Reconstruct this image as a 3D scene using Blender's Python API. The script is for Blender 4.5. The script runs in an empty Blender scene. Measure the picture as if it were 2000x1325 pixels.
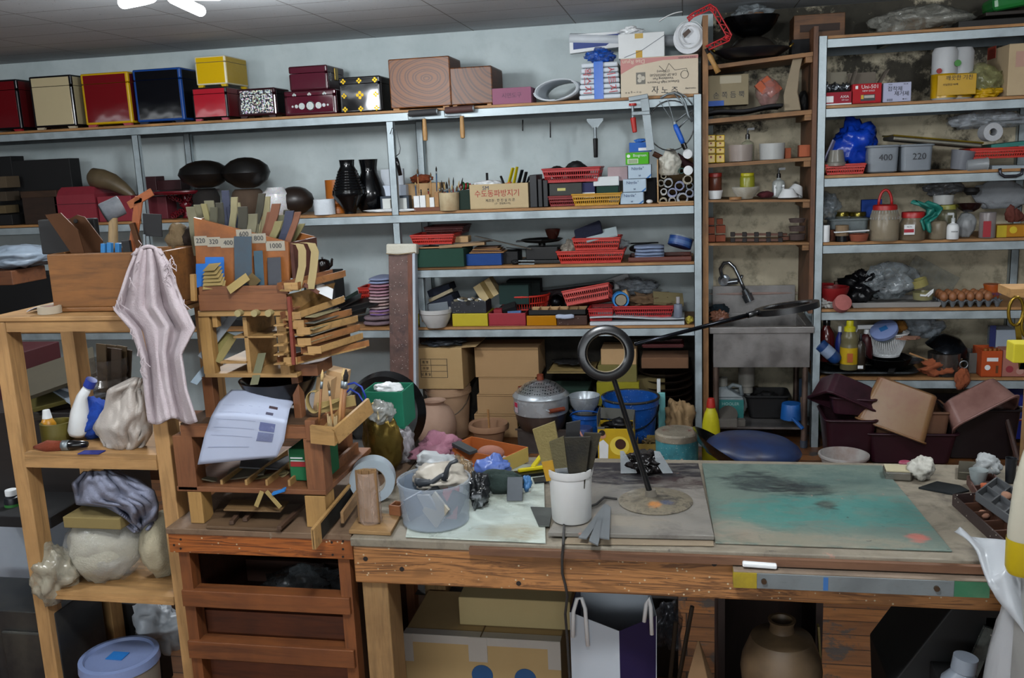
import bpy, bmesh, math, random
from mathutils import Vector, Matrix, noise, Euler
R_=random.Random(7)
V=Vector; cos, sin, PI, rad=math.cos, math.sin, math.pi, math.radians
SC=bpy.context.scene
COL=SC.collection
EYE=1.6
FPX=1780.0
cam_d=bpy.data.cameras.new('camera'); cam=bpy.data.objects.new('camera', cam_d); COL.objects.link(cam)
SC.camera=cam
cam_d.sensor_fit='HORIZONTAL'; cam_d.sensor_width=36; cam_d.lens=FPX/2000*36; cam_d.clip_start=.05
def pray(u, v): return V((u-1000.0,-(v-662.5),-FPX))
_X=(-pray(-8400,724)).normalized()
_d=-pray(1400,9800); _Z=(_d-_X*_d.dot(_X)).normalized(); _Y=_Z.cross(_X)
CR=Matrix((_X, _Y, _Z))                 # camera axes to room axes: X along the wall, Y into the room, Z up
cam.matrix_world=Matrix.Translation((0,0,EYE)) @ CR.to_4x4()
w=bpy.data.worlds.new('world'); SC.world=w; w.use_nodes=True
w.node_tree.nodes['Background'].inputs[0].default_value = (.86,.93,1,1)
w.node_tree.nodes['Background'].inputs[1].default_value = .07
SC.view_settings.view_transform='Standard'; SC.view_settings.look='None'
SC.view_settings.exposure=0.36; SC.view_settings.gamma=1; SC.view_settings.use_curve_mapping=False
def area(name, loc, rot, sx, sy, power, col=(1,1,1)):
 l=bpy.data.lights.new(name,'AREA'); l.shape='RECTANGLE'; l.size=sx; l.size_y=sy; l.energy=power; l.color=col
 o=bpy.data.objects.new(name, l); COL.objects.link(o); o.location=loc; o.rotation_euler=rot; return o
def bulb(name, loc, power, rad=.12):
 l=bpy.data.lights.new(name,'POINT'); l.energy=power; l.color=(.94,.97,1); l.shadow_soft_size=rad
 o=bpy.data.objects.new(name, l); COL.objects.link(o); o.location=loc; return o
bulb('lamp_light',(-1.66,3.34,2.12),52)
bulb('lamp_light',(1.3,2.6,2.2),36)
bulb('lamp_light',(-.3,1.0,2.2),68)
bulb('lamp_light',(-2.9,1.2,2.2),44)
area('window_daylight',(-.6,-3.05,1.55),(rad(90),0,0),5.0,.9,78,(.9,.96,1))
def at(u, v, Y):
 r=CR @ pray(u, v); return V((0,0,EYE))+r*(Y/r.y)
def gz(u, v, z):
 r=CR @ pray(u, v); return V((0,0,EYE))+r*((z-EYE)/r.z)
MATS={}
def lin(h):
 h=h.lstrip('#'); c=[int(h[i:i+2],16)/255 for i in (0,2,4)]
 return tuple(((x+.055)/1.055)**2.4 if x > .04 else x/12.92 for x in c)+(1,)
def nd(nt, t, **k):
 n=nt.nodes.new(t)
 for a, b in k.items():
  if a[0] == 'i' and a[1:].isdigit(): n.inputs[int(a[1:])].default_value = b
  elif a.startswith('in_'): n.inputs[a[3:].replace('_',' ')].default_value = b
  else: setattr(n, a, b)
 return n
def mixc(nt, fac, a, b, mode='MIX'):
 m=nt.nodes.new('ShaderNodeMix'); m.data_type='RGBA'; m.blend_type=mode
 for s, x in ((0,fac),(6,a),(7,b)):
  if hasattr(x,'links'): nt.links.new(x, m.inputs[s])
  else: m.inputs[s].default_value=x
 return m.outputs[2]
def ramp(nt, src, stops):
 r=nt.nodes.new('ShaderNodeValToRGB'); nt.links.new(src, r.inputs[0]); e=r.color_ramp.elements
 while len(e) < len(stops): e.new(.5)
 for q,(p, c) in zip(e, stops):
  q.position=p; q.color=c if isinstance(c, tuple) else ((c,)*3+(1,))
 return r.outputs[0]
def coords(nt, scale=(1,1,1),rot=(0,0,0),loc=(0,0,0)):
 tc=nt.nodes.new('ShaderNodeTexCoord'); mp=nt.nodes.new('ShaderNodeMapping')
 nt.links.new(tc.outputs['Object'],mp.inputs[0]); mp.inputs['Scale'].default_value = scale; mp.inputs['Rotation'].default_value = rot
 mp.inputs['Location'].default_value = loc
 return mp.outputs[0]
def ntex(nt, vec, scale, detail=4,rough=.55,dist=0):
 n=nd(nt,'ShaderNodeTexNoise', in_Scale=scale, in_Detail=detail, in_Roughness=rough, in_Distortion=dist)
 nt.links.new(vec, n.inputs['Vector']); return n.outputs[0]
def dk(c, k): return (c[0]*k, c[1]*k, c[2]*k, 1)
def mat(hexc, kind='plain', rough=None, metal=0,axis='x', hex2=None, alpha=None):
 key=(hexc, kind, rough, metal, axis, hex2,alpha)
 if key in MATS: return MATS[key]
 m=bpy.data.materials.new(kind+'_'+hexc.strip('#')); m.use_nodes=True; nt=m.node_tree
 b=nt.nodes['Principled BSDF']; L=nt.links
 c=lin(hexc); c2=lin(hex2) if hex2 else dk(c, .45)
 rg={'plain': .5,'gloss': .12,'plastic': .35,'wood': .6,'card': .85,'cloth': .95,'steel': .32,'zinc': .45,'film': .14,'glass': .05,
  'paint': .5,'clay': .9,'dirty': .7,'frost': .3,'splat': .55,'rubber': .7,'towel': .98,'pearl': .25,'flat': .6,'lacquer': .06}[kind]
 if rough is not None: rg=rough
 b.inputs['Roughness'].default_value = rg; b.inputs['Metallic'].default_value = metal
 def bump(src, st, d=.002):
  bp=nd(nt,'ShaderNodeBump', in_Strength=st, in_Distance=d); L.new(src, bp.inputs['Height']); L.new(bp.outputs[0],b.inputs['Normal'])
 if kind == 'wood':
  s={'x': (1.2,14,14),'y': (14,1.2,14),'z': (14,14,1.2)}[axis]
  v=coords(nt, s); n=ntex(nt, v, 3.0,6,.6,.8); n2=ntex(nt, coords(nt),7,4)
  n3=ntex(nt, coords(nt, tuple(q*3 for q in s)),6,3)
  col=ramp(nt, n, [(.3,dk(c, .55)),(.48,c),(.62,dk(c, 1.12)),(.75,dk(c, .7))])
  col=mixc(nt, ramp(nt, n2,[(.35,0.0),(.7,.55)]),col, c2); col=mixc(nt, ramp(nt, n3,[(.5,0.),(.8,.35)]),col, c2)
  L.new(col, b.inputs['Base Color']); bump(n, .25)
 elif kind in ('steel','zinc'):
  b.inputs['Metallic'].default_value = .85 if kind == 'steel' else .35
  n=ntex(nt, coords(nt),9,5); n2=ntex(nt, coords(nt,(1,1,5)),60,3)
  col=ramp(nt, n, [(.35,dk(c, .72)),(.6,c)]); col=mixc(nt, ramp(nt, n2,[(.62,0.),(.75,.4)]),col, c2)
  L.new(col, b.inputs['Base Color']); L.new(ramp(nt, n, [(.3,rg-.1),(.7,rg+.15)]),b.inputs['Roughness'])
 elif kind in ('film','glass','frost'):
  if kind == 'glass':
   b.inputs['Transmission Weight'].default_value = 1; b.inputs['IOR'].default_value = 1.15; b.inputs['Base Color'].default_value = c
  else:
   b.inputs['Base Color'].default_value = c; b.inputs['Alpha'].default_value = alpha or (.45 if kind == 'film' else .6)
   n=ntex(nt, coords(nt),15,4,.55,1.5); bump(n, .4 if kind == 'film' else .1,.01)
   if kind == 'film':
    a=alpha or .45
    L.new(ramp(nt, n, [(.35,a*.6),(.65,min(1,a*1.5))]),b.inputs['Alpha'])
 elif kind == 'flat':
  b.inputs['Base Color'].default_value = c
 elif kind == 'pearl':
  vo=nd(nt,'ShaderNodeTexVoronoi', in_Scale=260); L.new(coords(nt),vo.inputs['Vector'])
  hs=nt.nodes.new('ShaderNodeHueSaturation'); L.new(vo.outputs['Color'],hs.inputs['Color']); hs.inputs['Saturation'].default_value=.55
  n=ntex(nt, coords(nt),90,3)
  col=mixc(nt, ramp(nt, n, [(.46,0.),(.54,1.)]),hs.outputs[0],(.02,.02,.03,1)) if hex2 else mixc(nt, .75,hs.outputs[0],c)
  L.new(col, b.inputs['Base Color'])
 elif kind == 'splat':
  n=ntex(nt, coords(nt),9,7,.65); v=nd(nt,'ShaderNodeTexVoronoi', in_Scale=70); L.new(coords(nt),v.inputs['Vector'])
  col=ramp(nt, n, [(.35,dk(c, .6)),(.55,c),(.7,dk(c, 1.2))])
  col=mixc(nt, ramp(nt, ntex(nt, coords(nt),5,8,.7),[(.52,0.),(.6,.8)]),col, c2)
  col=mixc(nt, ramp(nt, v.outputs['Distance'],[(.08,1.),(.14,0.)]),col,(.6,.57,.5,1))
  L.new(col, b.inputs['Base Color']); bump(n, .2)
 else:
  sc={'towel': 14,'cloth': 10,'card': 6,'clay': 8,'dirty': 7}.get(kind, 6)
  am={'dirty': .8,'clay': .35,'card': .25,'gloss': .05,'lacquer': .03,'plain': .2,'plastic': .2,'paint': .35}.get(kind, .25)
  n=ntex(nt, coords(nt),sc, 6,.62)
  col=mixc(nt, ramp(nt, n, [(.42,0.),(.72,am)]),c, c2); L.new(col, b.inputs['Base Color'])
  if kind in ('towel','cloth'): bump(ntex(nt, coords(nt),260 if kind == 'towel' else 180,2),.5,.004)
  elif kind in ('clay','card','dirty','rubber'): bump(n, .15)
  if kind in ('gloss','plastic','paint'): L.new(ramp(nt, n, [(.3,rg),(.8,min(1,rg+.2))]),b.inputs['Roughness'])
  if kind == 'lacquer': bump(ntex(nt, coords(nt),5,2),.12,.01)
 MATS[key]=m; return m
def tag(o, label, cat, group=None, kind=None):
 if label: o['label'] = label
 if cat: o['category'] = cat
 if group: o['group'] = group
 if kind: o['kind'] = kind
 return o
def T(name, label, cat, loc, rz=0,group=None, rx=0,ry=0):
 o=bpy.data.objects.new(name, None); COL.objects.link(o); o.empty_display_size=.05
 o.location=loc; o.rotation_euler=(rx, ry, rz); return tag(o, label, cat, group)
class Mb:
 def __init__(s): s.bm=bmesh.new(); s.M=Matrix()
 def v(s, p): return s.bm.verts.new(s.M @ V(p))
 def f(s, vs):
  try: return s.bm.faces.new(vs)
  except ValueError: return None
 def hexa(s, p):
  v=[s.v(q) for q in p]
  for i in ((3,2,1,0),(4,5,6,7),(0,1,5,4),(1,2,6,5),(2,3,7,6),(3,0,4,7)): s.f([v[j] for j in i])
  return s
 def box(s, x0,x1,y0,y1,z0,z1):
  if x0 > x1: x0,x1=x1,x0
  if y0 > y1: y0,y1=y1,y0
  if z0 > z1: z0,z1=z1,z0
  return s.hexa([(x0,y0,z0),(x1,y0,z0),(x1,y1,z0),(x0,y1,z0),(x0,y0,z1),(x1,y0,z1),(x1,y1,z1),(x0,y1,z1)])
 def bar(s, p, q, w, h, up=(0,0,1)):
  p, q=V(p),V(q); d=(q-p).normalized(); u=V(up)
  if abs(d.dot(u)) > .98: u=V((0,1,0))
  a=d.cross(u).normalized()*w/2; b=a.cross(d).normalized()*h/2
  return s.hexa([p-a-b, p+a-b, q+a-b, q-a-b, p-a+b, p+a+b, q+a+b, q-a+b])
 def ring(s, pts): return [s.v(p) for p in pts]
 def loft(s, rings, cap=True, closed=True):
  rr=[s.ring(r) for r in rings]; n=len(rr[0])
  for a, b in zip(rr, rr[1:]):
   for i in range(n if closed else n-1): s.f([a[i],a[(i+1) % n],b[(i+1) % n],b[i]])
  if cap: s.f(rr[0][::-1]); s.f(rr[-1])
  return s
 def cyl(s, p, q, r, r2=None, n=16,cap=True):
  p, q=V(p),V(q); d=(q-p).normalized(); u=V((0,0,1)) if abs(d.z) < .95 else V((1,0,0))
  a=d.cross(u).normalized(); b=d.cross(a); r2=r if r2 is None else r2
  f=lambda c, k: [c+a*k*cos(-t*2*PI/n)+b*k*sin(-t*2*PI/n) for t in range(n)]
  return s.loft([f(p, r),f(q, r2)],cap)
 def tube(s, pts, r, n=8,closed=False):
  P=[V(p) for p in pts]; rings=[]; u=None
  for i, p in enumerate(P):
   d=((P[(i+1) % len(P)] if closed or i < len(P)-1 else p)-(P[i-1] if closed or i > 0 else p)).normalized()
   if u is None: u=d.cross(V((0,0,1)) if abs(d.z) < .9 else V((1,0,0))).normalized()
   u=(u-d*u.dot(d)).normalized(); w=d.cross(u)
   k=r[i] if isinstance(r,(list, tuple)) else r
   rings.append([p+u*k*cos(t*2*PI/n)+w*k*sin(t*2*PI/n) for t in range(n)])
  if closed: rings.append(rings[0]); return s.loft(rings, False)
  return s.loft(rings, True)
 def lathe(s, prof, n=32,c=(0,0,0),sx=1,sy=1):
  c=V(c); rr=[]
  for r, z in prof:
   rr.append([s.v(c+V((0,0,z)))] if r < 1e-6 else
     [s.v(c+V((r*sx*cos(t*2*PI/n),r*sy*sin(t*2*PI/n),z))) for t in range(n)])
  for a, b in zip(rr, rr[1:]):
   for i in range(n):
    j=(i+1) % n
    if len(a) == 1 and len(b) == 1: continue
    if len(a) == 1: s.f([a[0],b[j],b[i]])
    elif len(b) == 1: s.f([a[i],a[j],b[0]])
    else: s.f([a[i],a[j],b[j],b[i]])
  return s
 def prism(s, poly, y0,y1,plane='xz'):
  g={'xz': lambda p, t: (p[0],t, p[1]),'yz': lambda p, t: (t, p[0],p[1]),'xy': lambda p, t: (p[0],p[1],t)}[plane]
  return s.loft([[g(p, y0) for p in poly],[g(p, y1) for p in poly]])
 def grid(s, fn, nu, nv):
  vs=[[s.v(fn(i/nu, j/nv)) for j in range(nv+1)] for i in range(nu+1)]
  for i in range(nu):
   for j in range(nv): s.f([vs[i][j],vs[i+1][j],vs[i+1][j+1],vs[i][j+1]])
  return s
 def o(s, name, m, parent=None, loc=None, rot=None, smooth=False, bevel=0,solid=0,sub=0,seg=2):
  bmesh.ops.recalc_face_normals(s.bm, faces=s.bm.faces)
  me=bpy.data.meshes.new(name); s.bm.to_mesh(me); s.bm.free(); ob=bpy.data.objects.new(name, me); COL.objects.link(ob)
  for q in (m if isinstance(m, list) else [m]): me.materials.append(q)
  if parent: ob.parent=parent
  if loc is not None: ob.location=loc
  if rot is not None: ob.rotation_euler=rot
  if smooth: me.shade_smooth()
  if smooth == 'auto': me.set_sharp_from_angle(angle=.7)
  if solid:
   k=ob.modifiers.new('s','SOLIDIFY'); k.thickness=solid; k.offset=0
  if sub:
   k=ob.modifiers.new('u','SUBSURF'); k.levels=k.render_levels=sub
  if bevel:
   k=ob.modifiers.new('b','BEVEL'); k.width=bevel; k.segments=seg; k.limit_method='ANGLE'
  return ob
def xbox(x0,x1,y0,y1,z0,z1): return Mb().box(x0,x1,y0,y1,z0,z1)
def text(s, size, m, parent, loc, rot=(PI/2,0,0),name='lettering', al='CENTER', ext=.0003,sx=1):
 c=bpy.data.curves.new(name,'FONT'); c.body=s; c.size=size; c.extrude=ext; c.align_x=al; c.align_y='CENTER'; c.resolution_u=2
 t=bpy.data.objects.new('tmp', c); COL.objects.link(t); dg=bpy.context.evaluated_depsgraph_get()
 me=bpy.data.meshes.new_from_object(t.evaluated_get(dg)); bpy.data.objects.remove(t); bpy.data.curves.remove(c)
 me.materials.clear(); me.materials.append(m); o=bpy.data.objects.new(name, me); COL.objects.link(o); o.parent=parent; o.location=loc
 o.rotation_euler=rot; o.scale=(sx, 1,1); return o
def place(u0,u1,vt, vb, Y, z=None):
 """front face of a thing given by its outline in the photo on the plane of depth Y: centre x, base z, width, height"""
 a, b=at(u0,vb, Y),at(u1,vb, Y); t=at((u0+u1)/2,vt, Y)
 z0=(a.z+b.z)/2 if z is None else z+.0015
 return (a.x+b.x)/2,z0,abs(b.x-a.x),max(.004,t.z-z0)
def crumple(w, d, h, seed=0,amp=.25,fr=3.0,sub=4,flat=True, fold=.5):
 """a soft irregular lump with folds, base on z=0"""
 m=Mb(); bmesh.ops.create_icosphere(m.bm, subdivisions=sub, radius=1); o=V((seed*7.31,seed*3.7,seed*1.9))
 for v in m.bm.verts:
  p=v.co.copy(); n1=noise.noise(p*fr*.5+o); r=1-abs(noise.noise(p*fr+o*1.3))*2; r2=1-abs(noise.noise(p*fr*2.3+o*.7))*2
  k=1+amp*n1*1.4+amp*fold*(r-.5)+amp*fold*.5*(r2-.5)
  q=p*k; z=q.z*.5+.5
  if flat and z < .08: z=0.0+.02*noise.noise(p*4+o)
  v.co=V((q.x*w/2,q.y*d/2,max(0,z)*h))
 return m
# == THE SETTING
YF, YW=4.98,5.45          # shelf fronts, back wall
ZC=2.36
def struct(o, label=None): o['kind'] = 'structure'; return o
def wall_mat(name, base, stops, mold, mold_amt, streak=None):
 m=bpy.data.materials.new(name); m.use_nodes=True; nt=m.node_tree; b=nt.nodes['Principled BSDF']; b.inputs['Roughness'].default_value=.85
 v=coords(nt); n=ntex(nt, v, 1.6,8,.62); n2=ntex(nt, v, 9,8,.7)
 col=ramp(nt, n, stops)
 col=mixc(nt, ramp(nt, n2,[(.5,0.),(.62,mold_amt)]),col, mold)
 if streak:
  vs=coords(nt,(9,1,.8)); s=ntex(nt, vs, 2.2,6,.7)
  sx=nt.nodes.new('ShaderNodeSeparateXYZ'); nt.links.new(v, sx.inputs[0])
  big=ntex(nt, v, 2.4,9,.72,.15)
  hi=nd(nt,'ShaderNodeMapRange', i1=-.1,i2=.8,i3=-.10,i4=.11); nt.links.new(sx.outputs[2],hi.inputs[0])
  ad=nd(nt,'ShaderNodeMath', operation='ADD'); nt.links.new(big, ad.inputs[0]); nt.links.new(hi.outputs[0],ad.inputs[1])
  col=mixc(nt, ramp(nt, ad.outputs[0],[(.56,0.),(.63,.93)]),col, streak)
  col=mixc(nt, ramp(nt, s, [(.66,0.),(.8,.3)]),col, streak)
 else:
  vs=coords(nt,(8,1,.5)); s=ntex(nt, vs, 2.0,4,.6)
  col=mixc(nt, ramp(nt, s, [(.68,0.),(.78,.35)]),col, mold)
 nt.links.new(col, b.inputs['Base Color']); bp = nd(nt,'ShaderNodeBump', in_Strength=.15,in_Distance=.01); nt.links.new(n2,bp.inputs['Height']); nt.links.new(bp.outputs[0],b.inputs['Normal'])
 return m
XS=at(1372,400,YF).x+.02          # where painted panel wall gives way to bare concrete
m_wall=wall_mat('painted_wall', None, [(.3,lin('#a7b4b6')),(.6,lin('#bcc7c8'))],lin('#8b9796'),.12)
m_conc=wall_mat('bare_concrete', None, [(.3,lin('#8e8874')),(.5,lin('#ccc2a8')),(.7,lin('#b4aa92'))],lin('#55503f'),.5,lin('#15140f'))
struct(xbox(-8,XS+.05,0,.12,-1.2,1.3).o('wall_back', m_wall, loc=(0,YW, 1.2)))
struct(xbox(XS+.05,3.2,0,.12,-1.2,1.3).o('wall_back_bare', m_conc, loc=(0,YW, 1.2)))
struct(xbox(at(822,700,YW).x, XS+.04,-.006,-.001,0,.62).o('wall_back_damp', wall_mat('damp_wall', None, [(.3,lin('#1c1a16')),(.6,lin('#3c372e'))],lin('#0e0d0b'),.7),loc=(0,YW, 0)))  # thin dark mottled sheet over the lower wall behind the cartons
m=bpy.data.materials.new('ceiling_tile'); m.use_nodes=True; nt=m.node_tree; b=nt.nodes['Principled BSDF']; b.inputs['Roughness'].default_value=.9
v=coords(nt); br=nd(nt,'ShaderNodeTexBrick', offset=.0,in_Scale=1.0,in_Mortar_Size=.0035,in_Brick_Width=.6,in_Row_Height=.3)
br.inputs[1].default_value=br.inputs[2].default_value=lin('#b6bcc0'); br.inputs[3].default_value=lin('#6f6c68'); nt.links.new(v, br.inputs[0])
sp=ntex(nt, v, 75,2,.5); col=mixc(nt, ramp(nt, sp, [(.68,0.),(.72,.75)]),br.outputs[0],lin('#57534e'))
col=mixc(nt, ramp(nt, ntex(nt, v, 1.2,4),[(.4,0.),(.7,.35)]),col, lin('#8e9498')); nt.links.new(col, b.inputs['Base Color'])
struct(xbox(-8,3.2,-3.1,YW+.1,0,.1).o('ceiling', m, loc=(0,0,ZC)))
m=bpy.data.materials.new('plank_floor'); m.use_nodes=True; nt=m.node_tree; b=nt.nodes['Principled BSDF']; b.inputs['Roughness'].default_value=.45
v=coords(nt); br=nd(nt,'ShaderNodeTexBrick', offset=.37,in_Scale=1.0,in_Mortar_Size=.003,in_Brick_Width=2.3,in_Row_Height=.095)
br.inputs[1].default_value=lin('#8c5a30'); br.inputs[2].default_value=lin('#684226'); br.inputs[3].default_value=lin('#1c120c'); nt.links.new(v, br.inputs[0])
g=ntex(nt, coords(nt,(1.5,22,1)),3,6,.6,.6); col=mixc(nt, ramp(nt, g, [(.4,0.),(.65,.6)]),br.outputs[0],lin('#4e3019'))
col=mixc(nt, ramp(nt, ntex(nt, v, 5,8,.75),[(.56,0.),(.6,.9)]),col, lin('#3b3937'))
col=mixc(nt, ramp(nt, ntex(nt, v, 3,8,.7),[(.62,0.),(.7,.6)]),col, lin('#7d6f60'))
nt.links.new(col, b.inputs['Base Color']); bp = nd(nt,'ShaderNodeBump', in_Strength=.2,in_Distance=.004); nt.links.new(g, bp.inputs['Height']); nt.links.new(bp.outputs[0],b.inputs['Normal'])
struct(xbox(-8,3.2,-3.1,YW, -.1,0).o('floor', m))
mw=mat('#b4bcbc','paint')
mbk=Mb().box(-8,3.2,0,.1,0,1.0).box(-8,3.2,0,.1,2.1,ZC).box(-8,-3.2,0,.1,1.0,2.1).box(2.0,3.2,0,.1,1.0,2.1)
struct(mbk.o('wall_front', mw, loc=(0,-3.2,0)))
wf=Mb()
for x in (-3.2,-1.9,-.6,.7,1.96): wf.box(x, x+.04,-.02,.06,1.0,2.1)
wf.box(-3.2,2.0,-.02,.06,1.0,1.04).box(-3.2,2.0,-.02,.06,2.06,2.1)
struct(wf.o('window_1', mat('#c9cdd0','zinc'),loc=(0,-3.2,0)))
# == STEEL SHELVING
M_Z=mat('#a9b6bb','zinc', hex2='#4d5558'); M_PLY=mat('#a5794a','wood', hex2='#6e4a28'); M_ZD=mat('#6d777b','zinc', hex2='#33383a')
def shelving(name, label, x0,x1,levels, posts, group=None, z_top=None, y0=YF, y1=YW-.01,bh=.045):
 r=T(name, label,'shelving',(x0,y0,0),group=group)
 for (zt, a, b_) in levels:
  a -= x0; b_ -= x0
  Mb().box(a, b_, .006,y1-y0-.01,zt-.014,zt).o('shelf_board', M_PLY, r)
  Mb().box(a, b_, 0,.003,zt-.014-bh, zt-.014).box(a, b_, 0,.03,zt-.017,zt-.014).box(a, b_, 0,.012,zt-.014-bh, zt-.012-bh).o('front_beam', M_Z, r)
  Mb().box(a, b_, y1-y0-.02,y1-y0-.017,zt-.014-bh, zt-.014).o('rear_beam', M_ZD, r)
  k=a+.35
  while k < b_-.1: xbox(k, k+.03,.02,y1-y0-.03,zt-.04,zt-.015).o('cross_brace', M_ZD, r); k += 1.1
 for (px_, zb, zt, yy) in posts:
  px_ -= x0
  mb=Mb().box(px_, px_+.042,yy, yy+.003,zb, zt).box(px_, px_+.003,yy, yy+.042,zb, zt).box(px_+.039,px_+.042,yy, yy+.03,zb, zt)
  for q in range(int((zt-zb)/.1)):
   mb.cyl((px_+.021,yy-.001,zb+.05+q*.1),(px_+.021,yy+.001,zb+.05+q*.1),.004,n=8)
  mb.o('post', M_Z, r)
 return r
XR=at(1356,600,YF).x
Z1,Z2,Z3,Z4=1.905,1.345,1.03,.683
xp1=at(258,290,YF).x; xp2=at(757,300,YF).x; xs3=at(812,600,YF).x
lsh=shelving('steel_shelving','long galvanised steel shelving with plywood boards along the painted wall', -5.2,XR+.05,
 [(Z1,-5.2,XR+.03),(Z2,-5.2,XR+.03),(Z3,xs3,XR),(Z4,-5.2,XR+.03)],
 [(XR, 0,1.9,-.02),(xp1,0,Z1-.06,.004),(xp2,.0,Z1-.06,.004),(xs3+.01,Z4,Z3-.06,.02),(at(362,290,YW-.05).x, 0,Z1-.05,.41),(at(815,290,YW-.05).x, 0,Z1-.05,.41)])
RZ=[2.15,1.81,1.46,1.115,.761,.39]
x0r=at(1594,400,YF).x+.006
rsh=shelving('steel_shelving','six-level steel shelving against the stained bare concrete on the right', x0r, 1.80,
 [(z, x0r, 1.80) for z in RZ],[(x0r-.01,0,2.15,-.004),(1.76,0,2.15,-.004),(x0r, 0,2.13,.42),(1.76,0,2.13,.42)])
# == WOODEN SINK CUBICLE
M_CW=mat('#8a6238','wood', axis='x', hex2='#4a2f18'); M_CWz=mat('#8a6238','wood', axis='z', hex2='#4a2f18')
M_CWd=mat('#5b3b25','wood', axis='z', hex2='#2f1c10')
xl=at(1373,400,YF).x; xr_=at(1583,400,YF).x
cub=T('sink_cubicle','tall narrow wooden rack with five shelves above the steel sink','rack',(xl, YF, 0))
xbox(0,.028,0,YW-YF-.005,0,2.29).o('side_panel', M_CWz, cub)
xbox(xr_-xl, xr_-xl+.022,0,YW-YF-.005,.74,2.2).o('side_panel', mat('#6b452b','wood', axis='z', hex2='#2f1c10'),cub)
CUBZ=[]
Wc=xr_-xl
for (vl, vr, dp, th) in ((128,101,.40,.02),(233,214,.40,.022),(321,307,.40,.018),(391,390,.36,.012),(476,474,.36,.012)):
 zl, zr=at(1382,vl, YF).z, at(1585,vr, YF).z
 Mb().hexa([(.028,.01,zl-th),(Wc-.001,.01,zr-th),(Wc-.001,dp, zr-th),(.028,dp, zl-th),(.028,.01,zl),(Wc-.001,.01,zr),(Wc-.001,dp, zr),(.028,dp, zl)]).o('shelf_board', M_CW, cub)
 xbox(Wc-.035,Wc-.001,.02,dp, zr-th-.03,zr-th).o('bearer', M_CW, cub)
 CUBZ.append((zl, zr))
def cubz(i, u): a, b=CUBZ[i]; return a+(b-a)*(u-1382)/203
# == CEILING LAMP
lc=gz(322,-14,2.30)
lamp=T('ceiling_lamp','white cross-shaped fluorescent ceiling lamp, lit','lamp',(lc.x, lc.y, ZC))
m_em=bpy.data.materials.new('lit_tube'); m_em.use_nodes=True; bb=m_em.node_tree.nodes['Principled BSDF']
bb.inputs['Emission Color'].default_value = (.92,.97,1,1); bb.inputs['Emission Strength'].default_value = 5; bb.inputs['Base Color'].default_value = (.9,.9,.9,1)
Mb().lathe([(0,-.055),(.05,-.055),(.06,-.04),(.06,0)],24).o('base', mat('#d8dadc','plastic'),lamp, smooth='auto')
pe=[gz(238,6,2.29),gz(393,22,2.29),gz(430,-12,2.29)]
pts=[(p-V((lc.x, lc.y, p.z))) for p in pe]; pts.append(-pts[1])
for p in pts:
 d=V((p.x, p.y, 0)); u=d.normalized()
 Mb().tube([u*.055+V((0,0,-.055)),u*.08+V((0,0,-.065)),d*.5+V((0,0,-.068)),d*.97+V((0,0,-.07)),d+V((0,0,-.07)),d*1.01+V((0,0,-.07))],[.02,.024,.024,.024,.021,.008],14).o('tube', m_em, lamp, smooth=True)
for (x, y, nm) in ((1.3,2.6,'above the right end of the workbench'),(-.3,1.0,'in the middle of the room'),(-2.9,1.2,'on the left side of the room'),(-6.4,-.25,'far to the left behind the photographer'),(-5.1,-.25,'to the left behind the photographer')):
 l2=T('strip_lamp','white fluorescent ceiling strip lamp '+nm,'lamp',(x, y, ZC),group='ceiling strip lamps')
 xbox(-.6,.6,-.06,.06,-.04,0).o('housing', mat('#d8dadc','plastic'),l2)
 Mb().cyl((-.58,0,-.06),(.58,0,-.06),.018,n=12).o('tube', m_em, l2)
# == BUILDERS FOR THINGS
BK=mat('#0d0d0f','gloss'); WH=mat('#d9dcdd','plain'); INK=mat('#22242a','flat'); REDI=mat('#a8323a','flat')
CARD=mat('#b08f66','card', hex2='#7a5f42'); CARD2=mat('#c2ae82','card', hex2='#8d7a55'); CARDW=mat('#cfc7b4','card', hex2='#a39883')
def fbox(name, label, cat, u0,u1,vt, vb, Y, z, dep, m, group=None, rz=0,bevel=.003,hole=False, wall=.004,parent=None, rx=0,ry=0):
 """box whose front face fills the given outline; origin at the middle of its front bottom edge. hole=open top"""
 x, z0,w_, h=place(u0,u1,vt, vb, Y, z)
 mb=Mb()
 if hole:
  a=wall; mb.box(-w_/2,w_/2,0,dep, 0,a).box(-w_/2,w_/2,0,a, a, h).box(-w_/2,w_/2,dep-a, dep, a, h).box(-w_/2,-w_/2+a, a, dep-a, a, h).box(w_/2-a, w_/2,a, dep-a, a, h)
 else: mb.box(-w_/2,w_/2,0,dep, 0,h)
 o=mb.o(name, m, parent,(x, Y, z0),(rx, ry, rz),bevel=bevel)
 tag(o, label, cat, group); o['w'] = w_; o['h'] = h; o['d'] = dep
 return o
def flaps(o, m, ang=(1.0,2.2,.7,.7),ln=.45):
 """four flaps of an open carton, one part each"""
 w_, h, d=o['w'],o['h'],o['d']; L=min(d, w_)*ln
 for (a, b, nx, ny),t in zip((((-w_/2,0),(w_/2,0),0,-1),((-w_/2,d),(w_/2,d),0,1),((-w_/2,0),(-w_/2,d),-1,0),((w_/2,0),(w_/2,d),1,0)),ang):
  if t is None: continue
  ex, ez=sin(t)*L, cos(t)*L
  Mb().hexa([(a[0],a[1],h),(b[0],b[1],h),(b[0]+nx*ex, b[1]+ny*ex, h+ez),(a[0]+nx*ex, a[1]+ny*ex, h+ez),
    (a[0],a[1],h+.003),(b[0],b[1],h+.003),(b[0]+nx*ex, b[1]+ny*ex, h+ez+.003),(a[0]+nx*ex, a[1]+ny*ex, h+ez+.003)]).o('flap', m, o)
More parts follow.
